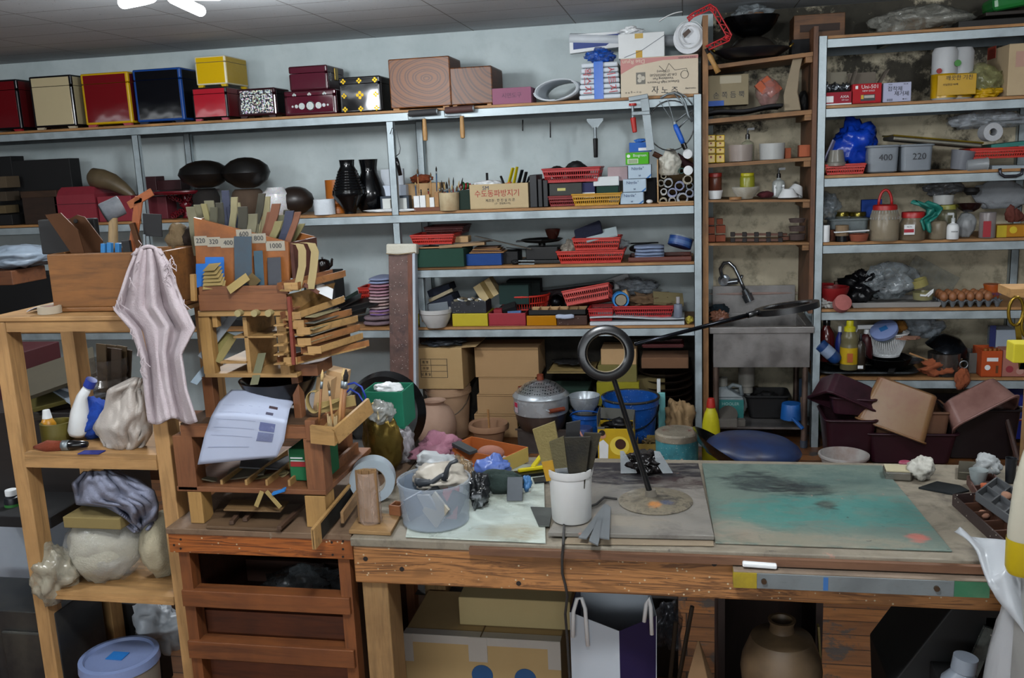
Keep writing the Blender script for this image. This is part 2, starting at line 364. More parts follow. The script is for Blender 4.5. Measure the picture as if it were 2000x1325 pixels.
def panel(o, x0,x1,z0,z1,m, name='panel', t=.0012,y=0):
 """flat printed or applied panel on the front face; coordinates are fractions of width and height"""
 w_, h=o['w'],o['h']
 return xbox((x0-.5)*w_,(x1-.5)*w_, y-t, y+.0002,z0*h, z1*h).o(name, m, o)
def ftext(o, s, x, z, size, m, rot=0,name='lettering', sx=1,y=-.0015):
 w_, h=o['w'],o['h']
 return text(s, size, m, o,((x-.5)*w_, y, z*h),(PI/2,rot, 0),name, sx=sx)
def lth(name, label, cat, u0,u1,vt, vb, Y, z, prof, m, group=None, n=32,sx=1,sy=1,parts=(),rot=None, yo=None, zlift=0):
 """turned thing. prof is (r, z) in fractions of half width and of height; parts=(name, profile, material)"""
 x, z0,w_, h=place(u0,u1,vt, vb, Y, z); r=w_/2
 f=lambda p: [(a*r, b*h) for a, b in p]
 o=Mb().lathe(f(prof),n, sx=sx, sy=sy).o(name, m, None,(x, Y, z0+zlift),rot, smooth='auto'); tag(o, label, cat, group); o['w']=w_; o['h']=h
 for q in parts: Mb().lathe(f(q[1]),n, sx=sx, sy=sy).o(q[0],q[2],o, smooth='auto')
 return o
def basket(name, label, u0,u1,vt, vb, Y, z, dep, m, group=None, rot=(0,0,0),flare=.12,cat='basket'):
 x, z0,w_, h=place(u0,u1,vt, vb, Y, z); w2,d2=w_/2,dep/2; k=1-flare
 mb=Mb(); t=.003
 mb.box(-w2*k, w2*k, -d2*k, d2*k, 0,t)
 def wall(a, b, a2,b2,n):
  a, b, a2,b2=V(a),V(b),V(a2),V(b2)
  for i in range(n+1):
   p=a.lerp(b, i/n); q=a2.lerp(b2,i/n); mb.bar(p, q, .004,.003,up=(b-a).normalized().cross(V((0,0,1))))
  for s, hh in ((.12,.2*h),(.5,.008),(.9,.02)): mb.bar(a.lerp(a2,s),b.lerp(b2,s),.003,hh if s != .12 else .2*h)
 c0=[(-w2*k, -d2*k, 0),(w2*k, -d2*k, 0),(w2*k, d2*k, 0),(-w2*k, d2*k, 0)]; c1=[(-w2,-d2,h),(w2,-d2,h),(w2,d2,h),(-w2,d2,h)]
 for i in range(4):
  j=(i+1) % 4; n=int((V(c0[j])-V(c0[i])).length/.0105); wall(c0[i],c0[j],c1[i],c1[j],max(4,n))
 o=mb.o(name, m, None,(x, Y+d2,z0),rot); tag(o, label, cat, group); o['w']=w_; o['h']=h; o['d']=dep
 r=Mb()
 for i in range(4): j=(i+1) % 4; r.bar(c1[i],c1[j],.012,.008)
 r.o('rim', m, o, bevel=.002)
 return o
def lump(name, label, cat, u0,u1,vt, vb, Y, z, dep, m, seed=1,amp=.25,fr=3., group=None, fold=.6,flat=True, rz=0,sub=4):
 x, z0,w_, h=place(u0,u1,vt, vb, Y, z)
 return tag(crumple(w_, dep, h, seed, amp, fr, sub, flat, fold).o(name, m, None,(x, Y+dep/2,z0),(0,0,rz),smooth=True),label, cat, group)
def drape(name, label, cat, L, R, Y, bul, m, amp=.05,s=1,parent=None):
 """hanging or heaped cloth between two outlines seen in the photo, bulging toward the room with folds"""
 n=len(L)-1; O=at(L[0][0],L[0][1],Y)
 def fn(a, b):
  i=min(n-1,int(a*n)); t=a*n-i; l=V(L[i]).lerp(V(L[i+1]),t); r=V(R[i]).lerp(V(R[i+1]),t); q=l.lerp(r, b)
  w_=noise.noise(V((b*1.3+s, a*1.3,s*2.7)))*1.6
  return at(q.x, q.y, Y-bul*math.sqrt(max(0,sin(b*PI)*sin(min(1,a+.12)*PI)))+amp*(abs(noise.noise(V((b*3+w_, a*2.2-w_, s))))*1.6+.3*noise.noise(V((b*9,a*6+w_*2,s)))))-O
 return tag(Mb().grid(fn, 48,48).o(name, m, parent, O, smooth=True, solid=.007),label, cat)
def soft(name, label, cat, u0,u1,vt, vb, Y, z, dep, m, layers=3,seed=1,group=None):
 """folded cloth: rounded layers lying on each other"""
 x, z0,w_, h=place(u0,u1,vt, vb, Y, z); mb=Mb(); t=h/layers; rr=random.Random(seed)
 for i in range(layers):
  o=rr.uniform(-.02,.02)*w_; a=w_/2*rr.uniform(.93,1); zc=(i+.5)*t; n=12
  ring=[]
  for j in range(9):
   s=j/8; xx=-a+2*a*s; e=1-.3*abs(2*s-1)**7
   ring.append([(o+xx, dep/2+dep/2*e*math.copysign(abs(cos(q*2*PI/n))**.5,cos(q*2*PI/n)),zc+t*.52*e*math.copysign(abs(sin(q*2*PI/n))**.8,sin(q*2*PI/n))+.06*t*sin(s*9+i)) for q in range(n)])
  mb.loft(ring)
 return tag(mb.o(name, m, None,(x, Y, z0),None, smooth=True),label, cat, group)
def stick(name, label, cat, p, q, r, m, group=None, r2=None, n=8):
 p, q=V(p),V(q); o=Mb().cyl((0,0,0),q-p, r, r2,n).o(name, m, None, p, smooth='auto'); return tag(o, label, cat, group)
def plank(name, label, cat, p, q, w_, t, m, group=None, up=(0,0,1),parent=None, bevel=.001):
 p, q=V(p),V(q); o=Mb().bar((0,0,0),q-p, w_, t, up).o(name, m, parent, p, bevel=bevel); return tag(o, label, cat, group)
BOT=[(0,0),(.92,0),(1,.03),(1,.6),(.9,.72),(.45,.8),(.42,.86)]        # shoulder bottle
JAR=[(0,0),(.9,0),(1,.05),(1,.7),(.92,.8),(.8,.84)]
def capj(r=.85,z0=.83,z1=1): return [(0,z1),(r*.95,z1),(r, z1-.03),(r, z0),(0,z0)]
def TUB(t=.06,k=.85,b=.05): return [(0,0),(k, 0),(1,1),(1-t, 1),(k-t, b),(0,b)]
CAN=[(0,0),(.97,0),(1,.02),(1,.98),(.97,1),(0,1)]
def rimc(u0,u1,v, z):
 """centre and radius of a level round rim at height z seen between u0 and u1 with its middle at row v"""
 c=gz((u0+u1)/2,v, z); a=at(u0,v, c.y); b=at(u1,v, c.y); return c,(b-a).length/2
def round_at(name, label, cat, u0,u1,v, zr, zb, prof, m, group=None, n=40,parts=(),sy=1):
 """turned thing located by its rim: rim ellipse middle row v at height zr, base at zb"""
 c, r=rimc(u0,u1,v, zr); h=zr-zb; f=lambda p: [(a*r, b*h) for a, b in p]
 o=Mb().lathe(f(prof),n, sy=sy).o(name, m, None,(c.x, c.y, zb),None, smooth='auto'); tag(o, label, cat, group); o['w']=r*2; o['h']=h
 for q in parts: Mb().lathe(f(q[1]),n, sy=sy).o(q[0],q[2],o, smooth='auto')
 return o
def bin_(name, label, cat, loc, w_, d, h, m, rot=(0,0,0),taper=.8,rim=.008,r=.03,group=None, wall=.003):
 """rounded rectangular plastic bin, open at the top, with a rolled rim; origin at the middle of its base"""
 def rr(w2,d2,z, k=5):
  out=[]
  for cx, cy, a0 in ((1,1,0),(-1,1,90),(-1,-1,180),(1,-1,270)):
   for i in range(k+1):
    a=rad(a0+90*i/k); out.append((cx*(w2-r)+r*cos(a),cy*(d2-r)+r*sin(a),z))
  return out
 a, b=w_/2,d/2; k=taper
 rings=[rr(a*k-.01,b*k-.01,0),rr(a*k, b*k, .008),rr(a*.985,b*.985,h*.97),rr(a, b, h*.97),rr(a, b, h),rr(a*.985-wall, b*.985-wall, h),rr(a*k-wall, b*k-wall, .012)]
 o=Mb().loft(rings).o(name, m, None, loc, rot, smooth='auto'); tag(o, label, cat, group); o['w']=w_; o['h']=h
 Mb().tube(rr(a+.003,b+.003,h-.006),rim*.7,6,True).o('rim', m, o, smooth=True)
 return o
# == TOP SHELF: LACQUER BOXES AND BUNDLES
def lacquer_box(label, u0,u1,vt, vb, z, dep, c_face, c_edge, c_side=None, c_foot=None, lid=.2,Y=YF+.03,e=.05,name='lacquer_box', group='lacquered boxes on the top shelf', kind='lacquer', feet=True):
 x, z0,w_, h=place(u0,u1,vt, vb, Y, z); h -= .0; fh=.012 if feet else 0; hb=h
 r=T(name, label,'box',(x, Y, z0),group=group); me=mat(c_edge,'gloss'); mf=mat(c_face, kind); ms=mat(c_side or c_face,'plastic'); mft=mat(c_foot or c_edge,'plastic')
 zl=hb*(1-lid); E_=e*w_*1.1
 xbox(-w_/2,w_/2,0,dep, fh, zl-.001).o('body', me, r, bevel=.008); xbox(-w_/2,w_/2,0,dep, zl+.001,hb).o('lid', me, r, bevel=.008,seg=3)
 for (nm, a, b) in (('body', fh+E_*.8,zl-.0015),('lid', zl+.0015,hb-E_*.7)):
  xbox(-w_/2+E_, w_/2-E_, -.0012,.001,a, b).o('front_panel', mf, r, bevel=.0006)
  xbox(w_/2-.001,w_/2+.0012,E_, dep-E_, a, b).o('side_panel', ms, r)
 if feet:
  for sx in (-1,1):
   for yy in (.004,dep-.024):
    Mb().prism([(sx*w_/2*.92,0),(sx*w_/2*.92,fh+.001),(sx*w_/2*.55,fh+.001),(sx*w_/2*.62,0)],yy, yy+.02).o('foot', mft, r)
 r['w'] = w_; r['h'] = hb; r['d'] = dep; return r
lacquer_box('deep red lacquer box with black edges, cut by the left edge of the photo', -38,44,156,252,Z1,.27,'#5c0810','#08080c','#4a060b','#8c1420')
lacquer_box('cream lacquer box with shiny black edges', 68,150,147,247,Z1,.27,'#b3a684','#08080c','#9d9272','#a79b84')
lacquer_box('dark red lacquer box with a yellow rounded frame', 168,260,141,243,Z1,.27,'#680c14','#b8930c','#4c0810','#9a4048')
lacquer_box('midnight blue lacquer box with a bright blue rounded frame', 269,362,133,238,Z1,.27,'#03050c','#123d80','#020308','#1a2438')
rb=lacquer_box('low bright red lacquer box with black edges under the yellow box', 379,447,170,233,Z1,.26,'#a01c2a','#0a0a0d','#5c0d16','#a04858')
lacquer_box('yellow lacquer box with white edges stacked on a red box', 384,444,109,166,Z1+rb['h']+.001,.27,'#c4a008','#c9c3a8','#a88a08','#b8980a', Y=YF+.035)
mp=lacquer_box('small black box covered in mother-of-pearl chips with a round ring pull', 467,541,172,228,Z1,.2,'#8890a8','#2a1016','#0b0b0e','#2a1016', Y=YF+.02,e=.07)
for c in mp.children:
 if c.name.startswith('front_panel'): c.data.materials[0] = mat('#9aa0b8','pearl', hex2='x' and '#000000')
Mb().tube([(.03*cos(t*.5236)*.6,-.008,.09+.028*sin(t*.5236)*.7) for t in range(12)],.0028,8,True).o('ring_pull', mat('#b0a890','steel'),mp, smooth=True)
ml=lacquer_box('maroon box with a silver floral inlay beneath another maroon box', 557,658,176,222,Z1,.2,'#4a1222','#3a0c19','#170508', None, lid=.22,Y=YF+.02,feet=False)
inl=mat('#a8b4b0','pearl')
for (cx, r_) in ((0,.026),(-.05,.018),(.05,.018),(-.082,.010),(.082,.010),(-.105,.006),(.105,.006)):
 Mb().cyl((cx, -.0026,.05),(cx, 0,.05),r_, n=20).o('inlay', inl, ml)
Mb().tube([(.024*cos(t*.3927),-.003,.05+.024*sin(t*.3927)) for t in range(16)],.002,6,True).o('inlay_ring', BK, ml)
for cx in (-.09,0,.09):
 k=Mb()
 for q in (-1,1,0): k.cyl((cx+q*.006,-.0026,.112+(.005 if q == 0 else 0)),(cx+q*.006,0,.112+(.005 if q == 0 else 0)),.0055,n=12)
 k.o('inlay', inl, ml)
mu=lacquer_box('maroon lidded box with a brass clasp, topmost of its pair', 566,641,128,175,Z1+ml['h']+.001,.27,'#4a1424','#3a0e1a','#2a0a14', None, lid=.3,Y=YF+.03,feet=False)
brass=mat('#8a7434','steel')
w_=mu['w']; xbox(w_/2-.001,w_/2+.006,.11,.16,.055,.125).o('clasp', brass, mu, bevel=.004)
k=Mb()
for i in range(9): k.cyl((w_/2,.05+.012*cos(i*.7),.07+.02*sin(i*.7)),(w_/2+.002,.05+.012*cos(i*.7),.07+.02*sin(i*.7)),.005,n=8)
k.o('inlay', mat('#4a4450','pearl'),mu)
bf=lacquer_box('black lacquer box dotted with gold flower mounts', 665,746,149,217,Z1,.25,'#07080b','#0a0a0d','#050507', None, lid=.2,Y=YF+.03,feet=False)
gold=mat('#a88a22','steel')
for i, cx in enumerate((-.38,0,.38)):
 for j, cz in enumerate((.1,.48,.88)):
  k=Mb(); big=1.5 if (i == 1 and j == 1) else 1
  X_, Z_=cx*bf['w'],cz*bf['h']
  for a in range(4):
   dx, dz=cos(a*1.5708)*.009*big, sin(a*1.5708)*.009*big; k.cyl((X_+dx, -.0035,Z_+dz),(X_+dx, 0,Z_+dz),.006*big, n=10)
  k.o('flower_mount', gold, bf)
WB=mat('#8c5228','wood', axis='x', hex2='#5a2f16'); WBy=mat('#5e3620','wood', axis='y', hex2='#351c0f')
def growth_rings(nm, cx, cz, base, dark, sq):
 m=bpy.data.materials.new(nm); m.use_nodes=True; nt=m.node_tree; b=nt.nodes['Principled BSDF']; b.inputs['Roughness'].default_value=.45
 v=coords(nt,(1,.02,sq),loc=(-cx, 0,-cz*sq)); wv=nd(nt,'ShaderNodeTexWave', wave_type='RINGS', rings_direction='SPHERICAL', in_Scale=7,in_Distortion=4,in_Detail=1.5)
 wv.inputs['Detail Scale'].default_value = .7; nt.links.new(v, wv.inputs[0]); g = ntex(nt, coords(nt,(20,20,160)),2,3)
 col=ramp(nt, wv.outputs[1],[(.25,lin(base)),(.85,lin(dark)),(1., lin(base))]); col=mixc(nt, ramp(nt, g, [(.5,0.),(.7,.35)]),col, lin(dark)); nt.links.new(col, b.inputs['Base Color'])
 return m
for (lab, u0,u1,vt, vb, dep, cx, cz, bs, dk_, sq) in (('large square chestnut-brown wooden box with oval growth rings', 763,882,112,208,.26,.04,.15,'#74400f','#40200a', 1.5),
        ('lower brown wooden box with sweeping grain beside the larger one', 881,963,130,204,.3,.12,.22,'#683a14','#361a09', .8)):
 o=fbox('wooden_box', lab,'box', u0,u1,vt, vb-3,YF+.02,Z1+.008,dep, growth_rings('ringed_wood', cx, cz, bs, dk_, sq),bevel=.006,group='plain wooden boxes on the top shelf')
 for s in (-1,1): xbox(s*o['w']*.46,s*o['w']*.36,0,dep, -.008,0).o('runner', M_PLY, o)
 k=xbox(o['w']/2-.001,o['w']/2+.001,.008,dep-.008,.01,o['h']-.012).o('side_panel', WBy, o)
o=fbox('paper_box','small dusty pink cardboard box with faint pen writing','box', 962,1038,171,202,YF+.02,Z1,.18,mat('#8d5a70','card', hex2='#6f4458'))
ftext(o,'시면도구', .5,.5,.03,mat('#5c3a50','flat'))
x, z0,w_, h=place(1040,1133,152,196,YF+.03,Z1)
pth=[]
for i in range(40):
 t=i/39*2.15*PI*1.0; k=1-.035*i/4*.28
 pth.append((-.5*w_*k*cos(t*1.5)*.95,h*.5-h*.46*k*sin(t*1.5+.2)))
mb=Mb().grid(lambda a, b: (pth[int(a*39)][0]+b*.03,b*.3,max(.003,pth[int(a*39)][1])),39,4)
tag(mb.o('foam_sheet', mat('#c5ccd2','plain'),None,(x, YF+.03,Z1+.002),smooth=True, solid=.004),'white foam sheet loosely rolled and lying on the top shelf','packing sheet')
x, z0,w_, h=place(1131,1213,120,189,YF+.03,Z1)
r=T('wrapped_bundle','white foam-wrapped bundle bound by shiny blue tape, red writing on it','bundle',(x, YF+.03,Z1))
mb=Mb(); R2=random.Random(3)
for i in range(7):
 g=.006*i; mb.box(-w_/2+g*.4,w_/2-g*.4,g*.2,.28,h*i/7+.001,h*(i+1)/7-.002)
mb.o('foam_stack', mat('#c9d2da','plain'),r, bevel=.008,smooth='auto')
xbox(-.03,.02,-.004,.284,-.0,h+.003).o('tape_band', mat('#1560c0','gloss'),r, bevel=.002)
text('왁스지', .05,REDI, r,(-.068,-.0045,h*.5),(PI/2,PI/2,0)); text('시트지', .05,REDI, r,(.062,-.0045,h*.5),(PI/2,PI/2-.1,0))
lump('plastic_bag','crumpled transparent blue plastic bag on top of the taped bundle','bag', 1146,1200,94,122,YF+.08,Z1+h+.003,.14,mat('#1450b0','film', alpha=.75),5,.4,4)
o=fbox('carton','wide cream carton with pink swoosh lying upside down, black pen marks','box', 1213,1364,110,184,YF+.02,Z1,.32,mat('#c9bda8','card', hex2='#a89c86'))
Mb().prism([((-.5)*o['w'],.98*o['h']),(-.5*o['w'],.6*o['h']),(-.3*o['w'],.8*o['h']),(.05*o['w'],.9*o['h']),(.5*o['w'],.9*o['h']),(.5*o['w'],.98*o['h'])],-.001,0).o('pink_band', mat('#b87f7a','flat'),o)
ftext(o,'Dae Ryun', .17,.9,.03,mat('#cfc3b0','flat'),rot=PI); ftext(o,'MADE IN KOREA', .86,.93,.012,INK, rot=PI)
ftext(o,'Exhaust High Pressure\nVentilating Fan\nDR-5P-300505(L#)\n(150mm)', .55,.48,.018,INK, rot=PI); ftext(o,'자 노 주', .57,.12,.042,INK, rot=.08)
ftext(o,'o u 9 ~ = o', .16,.12,.018,INK); ftext(o,'Electronics', .9,.15,.012,INK)
k=panel(o, .2,.32,.32,.62,mat('#6d6a62','flat'),'fan_picture')
for a in range(3): Mb().cyl(((.26-.5)*o['w']+.012*cos(a*2.1),-.003,(.47)*o['h']+.012*sin(a*2.1)),((.26-.5)*o['w']+.012*cos(a*2.1),-.001,.47*o['h']+.012*sin(a*2.1)),.011,n=12).o('fan_mark', mat('#b9b3a4','flat'),o)
zc=Z1+o['h']
Mb().tube([(.13+.02*cos(t*.52),-.002,.1+.02*sin(t*.52)) for t in range(12)]+[(.15,-.002,.1),(.14,-.002,.13),(.08,-.002,.125),(.05,-.002,.16),(.03,-.002,.12),(.0,-.002,.15)],.0012,5).o('pen_scribble', INK, o)
o=fbox('carton','small white box with crossed flaps and yellow tape on the cream carton','box', 1208,1298,64,110,YF+.03,zc, .2,mat('#cfd3d3','plain'))
panel(o, .38,.52,.0,.3,mat('#b8912c','flat'),'tape'); panel(o, .36,.54,.78,.98,mat('#b89a4c','flat'),'tape')
Mb().tube([(-.09,-.002,.005),(.0,-.002,.035),(.12,-.002,o['h']*.85)],.0012,5).o('flap_edge', mat('#5a6270','flat'),o)
lump('tissue_paper','torn white tissue paper on the small white box','paper', 1210,1252,52,70,YF+.05,zc+o['h'],.12,WH, 9,.5,4)
p=at(1113,76,YF+.26); q=at(1335,80,YF+.26);
r=T('paper_tube','long white cardboard paper tube lying behind the white boxes','roll', p)
Mb().tube([(0,0,0),q-p],.030,24).o('tube', mat('#c3c9ce','plain'),r, smooth='auto'); Mb().cyl((-.001,0,0),(.002,0,0),.024,n=20).o('tube_end', mat('#8d9298','plain'),r)
p=at(1113,105,YF+.24); q=at(1215,100,YF+.24)
r=T('printed_sheet','white printed sheet with a blue block hanging below the paper tube','paper', p)
Mb().hexa([(0,0,0),(q.x-p.x, .0,.02),(q.x-p.x, .05,.02),(0,.05,0),(0,0,.1),(q.x-p.x, 0,.1),(q.x-p.x, .05,.1),(0,.05,.1)]).o('sheet', WH, r)
Mb().hexa([(.02,-.001,.02),(.2,-.001,.03),(.2,0,.03),(.02,0,.02),(.02,-.001,.08),(q.x-p.x, -.001,.09),(q.x-p.x, 0,.09),(.02,0,.08)]).o('blue_print', mat('#2c3f80','flat'),r)
x, z0,w_, h=place(1313,1377,38,107,YF+.04,zc); r=T('foam_roll','fat white foam roll with a loose tail on top of the cream carton','roll',(x, YF+.04,zc+.085),rx=.0)
Mb().cyl((0,.0,-.0),(.03,.26,.0),w_*.47,n=36).o('roll', mat('#ccd0d4','plain'),r, smooth='auto')
sp=[(w_*.47*(1-.1*t)*cos(t*2.2+.3),w_*.47*(1-.1*t)*sin(t*2.2+.3)) for t in [i/30*5 for i in range(31)]]
Mb().grid(lambda a, b: (sp[int(a*30)][0],-.012-b*.01,sp[int(a*30)][1]+.01),30,2).o('outer_wrap', WH, r, smooth=True, solid=.003)
Mb().prism([(-.02,.0),(.012,.03),(.0,.045),(-.03,.02)],-.02,-.011).o('core_hole', mat('#4a3a30','flat'),r)
Mb().grid(lambda a, b: (-.03-.12*a+.0*b, -.004-b*.02,.13-.02*a*a*2),6,2).o('loose_tail', WH, r, smooth=True, solid=.004)
ALU=mat('#8f989c','steel', rough=.5); WOODH=mat('#b08a58','wood', axis='z', hex2='#7a5530')
for (u0,u1,v, uh, vh, c, lab) in ((799,853,222,831,276,'#2b2b2d','grey-black rubber brayer roller with wooden handle hanging on the shelf edge'),(870,924,216,904,271,'#4a2f2c','brown rubber brayer roller with wooden handle beside the black one')):
 p, q=at(u0,v, YF-.03),at(u1,v-4,YF-.03); r=T('brayer', lab,'tool', p, group='rollers hanging from the top shelf')
 d=q-p; Mb().cyl((0,0,0),d, .018,n=20).o('roller', mat(c,'rubber'),r, smooth='auto'); Mb().tube([(-.006,0,0),(-.006,0,-.03),(d.x*.55,0,-.03),(d.x*.55,0,-.06)],.004).o('yoke', ALU, r, smooth=True)
 Mb().cyl(d, d+V((.006,0,0)),.016,n=16).o('end_cap', ALU, r)
 hh=at(uh, vh, YF-.03)-p; Mb().lathe([(0,hh.z),(.012,hh.z+.004),(.014,hh.z+.04),(.010,hh.z+.12),(.009,-.075),(0,-.07)],14,(hh.x, 0,0)).o('handle', WOODH, r, smooth='auto')
def hang(name, label, u, v0,v1,Y, m, r=.006,cat='tool'):
 a, b=at(u, v0,Y),at(u, v1,Y); return stick(name, label, cat, a, b, r, m)
p=at(1162,236,YF+.2); r=T('scraper','black-handled wide scraper hanging under the top shelf','tool', p)
Mb().prism([(-.045,.012),(-.045,0),(-.012,-.04),(.012,-.04),(.045,0),(.045,.012)],0,.004).o('blade', ALU, r); Mb().cyl((0,0,-.035),(0,0,-.1),.009,n=12).o('shaft', ALU, r)
Mb().cyl((0,0,-.095),(0,0,-.2),.014,.012,n=12).o('handle', BK, r, bevel=.003)
hang('hanging_hook','short black hook bolt hanging left of the scraper', 1021,234,256,YF+.25,BK, .004); hang('hanging_rod','thin black rod hanging between hook bolt and scraper', 1075,238,269,YF+.25,BK, .004)
p=at(1258,188,YF-.02); r=T('bar_clamp','aluminium bar clamp with red screw handle gripping the shelf edge','clamp', p, ry=.0)
e=at(1271,294,YF-.02)-p; Mb().bar((0,0,.0),e, .042,.012,up=(0,1,0)).o('bar', ALU, r, bevel=.002)
a=at(1228,188,YF-.02)-p; Mb().bar((.02,0,0),(a.x, 0,-.012),.02,.024).o('fixed_jaw', ALU, r, bevel=.003)
a=at(1236,222,YF-.02)-p; b=at(1240,259,YF-.02)-p; Mb().bar((.03,0,a.z),(a.x-.005,0,a.z+.0),.02,.02).o('sliding_jaw', ALU, r, bevel=.003)
Mb().cyl((a.x, 0,a.z+.05),(a.x, 0,b.z+.07),.007,n=10).o('screw', ALU, r); Mb().cyl((a.x-.0,0,a.z-.02),(b.x, 0,b.z),.015,.012,n=12).o('handle', mat('#b02018','plastic'),r, bevel=.004); Mb().cyl((a.x, 0,a.z+.04),(a.x, 0,a.z+.052),.02,n=14).o('swivel_pad', mat('#b02018','plastic'),r)
p=at(1310,232,YF-.02); ro=abs(at(1358,240,YF-.02).x-p.x)
tag(Mb().tube([(ro*.95*cos(t*.1963),0,ro*1.02*sin(t*.1963)-.035) for t in range(32)],.0035,6,True).o('wire_hoop', BK, None, p+V((0,.012,0)),smooth=True),'large black wire hoop hanging beside the clamp','hoop')
p=at(1318,243,YF-.05); q=at(1334,280,YF-.05); r=T('fret_saw','fret saw with blue grip and black tip hanging from the shelf','saw', p); d=q-p
Mb().tube([(0,0,0),d*.2,d*.8,d],[.010,.014,.014,.011],12).o('grip', mat('#1c5cc0','plastic'),r, smooth=True); Mb().cyl(d, d*1.32,.014,.012,n=12).o('tip', BK, r, bevel=.003)
a=at(1288,198,YF-.05)-p; b=at(1304,194,YF-.05)-p; Mb().tube([(0,0,0),a],.0022,6).tube([(0,0,0),b],.0022,6).o('wire', ALU, r); Mb().tube([(0,0,0),(0,0,.012)],.010,10).o('ferrule', ALU, r)
mb=Mb()
for k,(a, b) in enumerate((((1315,180),(1352,236)),((1322,180),(1352,204)),((1320,238),(1352,216)),((1326,250),(1350,228)))):
 mb.tube([at(a[0],a[1],YF-.03)-p, at((a[0]+b[0])/2+2,(a[1]+b[1])/2-4,YF-.03)-p, at(b[0],b[1],YF-.03)-p],.004,8)
tag(mb.o('wire_brackets', ALU, None, p, smooth=True),'bent aluminium brackets hooked at the right end of the top shelf','bracket')
p=at(1313,184,YF-.04); tag(Mb().tube([at(a, b, YF-.04)-p for a, b in ((1290,192),(1303,184),(1318,181),(1330,187),(1338,200),(1344,225),(1352,238))],.006,8).o('saw_frame', ALU, None, p, smooth=True),'curved aluminium saw frame hooked over the shelf edge','saw frame')
p=at(1384,108,YF-.03); r=T('coping_saw','red lattice-frame coping saw with wooden handle hooked on the cubicle','saw', p)
fr=[at(a, b, YF-.03)-p for a, b in ((1342,35),(1352,26),(1387,8),(1399,16),(1429,68),(1424,80),(1380,99))]
fi=[at(a, b, YF-.03)-p for a, b in ((1345,42),(1354,33),(1386,19),(1393,25),(1418,68),(1413,74),(1378,91))]
mr=mat('#b01820','plastic'); mb=Mb().tube(fr, .004,6).tube(fi, .004,6)
for i in range(6):
 for t in (0,.33,.66):
  a, b=fr[i].lerp(fr[i+1],t),fi[i].lerp(fi[i+1],t+.17 if t < .8 else 1); mb.tube([a, b],.0025,5); mb.tube([b, fr[i].lerp(fr[i+1],min(1,t+.33))],.0025,5)
mb.o('lattice_frame', mr, r, smooth=True)
a, b=at(1379,95,YF-.03)-p, at(1403,142,YF-.03)-p; Mb().tube([a, a.lerp(b, .2)],.010,10).o('ferrule', BK, r); Mb().tube([a.lerp(b, .2),a.lerp(b, .35),a.lerp(b, .6),b],[.009,.014,.012,.015],12).o('handle', mat('#b88c50','wood', axis='z'),r, smooth=True)
p=at(776,255,YF-.02); r=T('wire_hook_tool','hook-bladed tool with black grip hanging on the middle post','tool', p)
Mb().tube([at(a, b, YF-.02)-p for a, b in ((762,262),(766,250),(774,256),(782,290),(780,300),(773,306))],.0025,6).o('wire', mat('#5a5f62','steel'),r, smooth=True)
a, b=at(774,308,YF-.02)-p, at(782,343,YF-.02)-p; Mb().tube([a, a.lerp(b, .3),b],[.008,.012,.011],10).o('grip', BK, r, smooth=True)
# == SECOND SHELF
DBK=mat('#08080a','rubber'); REDB=mat('#7e2430','paint', hex2='#5a1620')
Y2=YF+.03
def osh(*a, **k): return fbox(*a, **k)
osh('black_case','tall flat black case at the far left of the second shelf','case', -40,40,306,442,YF+.2,Z2,.12,DBK)
osh('black_case','broad black case standing behind the brown and red boxes','case', 40,152,311,440,YF+.2,Z2,.1,DBK)
o=osh('brown_box','dark brown wooden chest in front of the black case','box', 50,118,374,442,Y2,Z2,.15,mat('#2c1c12','wood'))
xbox(-o['w']/2-.003,o['w']/2+.003,-.003,.153,o['h']*.82,o['h']+.004).o('lid', mat('#3a2616','wood'),o, bevel=.002)
for i,(u0,u1,vt, vb, c) in enumerate(((-20,14,345,368,'#4f4230'),(-20,14,375,394,'#3c3225'),(-20,12,402,418,'#57492f'))):
 pz=at(0,vb, Y2).z
 osh('bundle_of_books','worn tan book stack edge at the left margin, %s one' % ('topmost','middle','lowest')[i],'book', u0,u1,vt, vb, Y2,pz, .12,mat(c,'card'),group='books at the left margin')
osh('book_stand','black narrow stand carrying worn books at the left margin','stand', -24,26,420,443,Y2-.005,Z2,.16,DBK)
x, z0,w_, h=place(113,192,365,442,Y2,Z2)
r=T('faceted_box','matt red box with slanting top corners on the second shelf','box',(x, Y2,Z2+.0015)); c=.035
Mb().loft([[(-w_/2,0,0),(w_/2,0,0),(w_/2,.3,0),(-w_/2,.3,0)],[(-w_/2,0,h*.78),(w_/2,0,h*.78),(w_/2,.3,h*.78),(-w_/2,.3,h*.78)],[(-w_/2+c, c, h),(w_/2-c*.4,c, h),(w_/2-c*.4,.3-c, h),(-w_/2+c, .3-c, h)]]).o('body', REDB, r)
xbox(-w_/2-.0015,w_/2+.0015,-.0015,.3015,h*.52,h*.535).o('lid_seam', mat('#3c0e16','flat'),r)
osh('red_box','matt red box between the faceted box and the shelf post','box', 196,262,383,441,Y2,Z2,.2,REDB)
osh('red_box','matt red box just right of the shelf post behind the carved stand','box', 286,330,384,438,YF+.14,Z2,.2,mat('#5a1a24','paint'))
osh('red_panel_box','dark red upright box right of the post on the second shelf','box', 280,308,345,384,YF+.25,Z2+.17,.1,mat('#300a10','paint'))
osh('red_panel_box','dark maroon slab box beside the upright one','box', 309,356,352,384,YF+.25,Z2+.17,.1,mat('#300a10','paint'))
osh('storage_box','deep dark box supporting the maroon slabs behind the carved stand','box', 282,360,386,438,YF+.25,Z2,.12,DBK)
p=at(182,350,Y2+.06); pts=[at(a, b, Y2+.06)-p for a, b in ((176,346),(182,347),(200,350),(220,356),(240,368),(256,380),(266,391))]
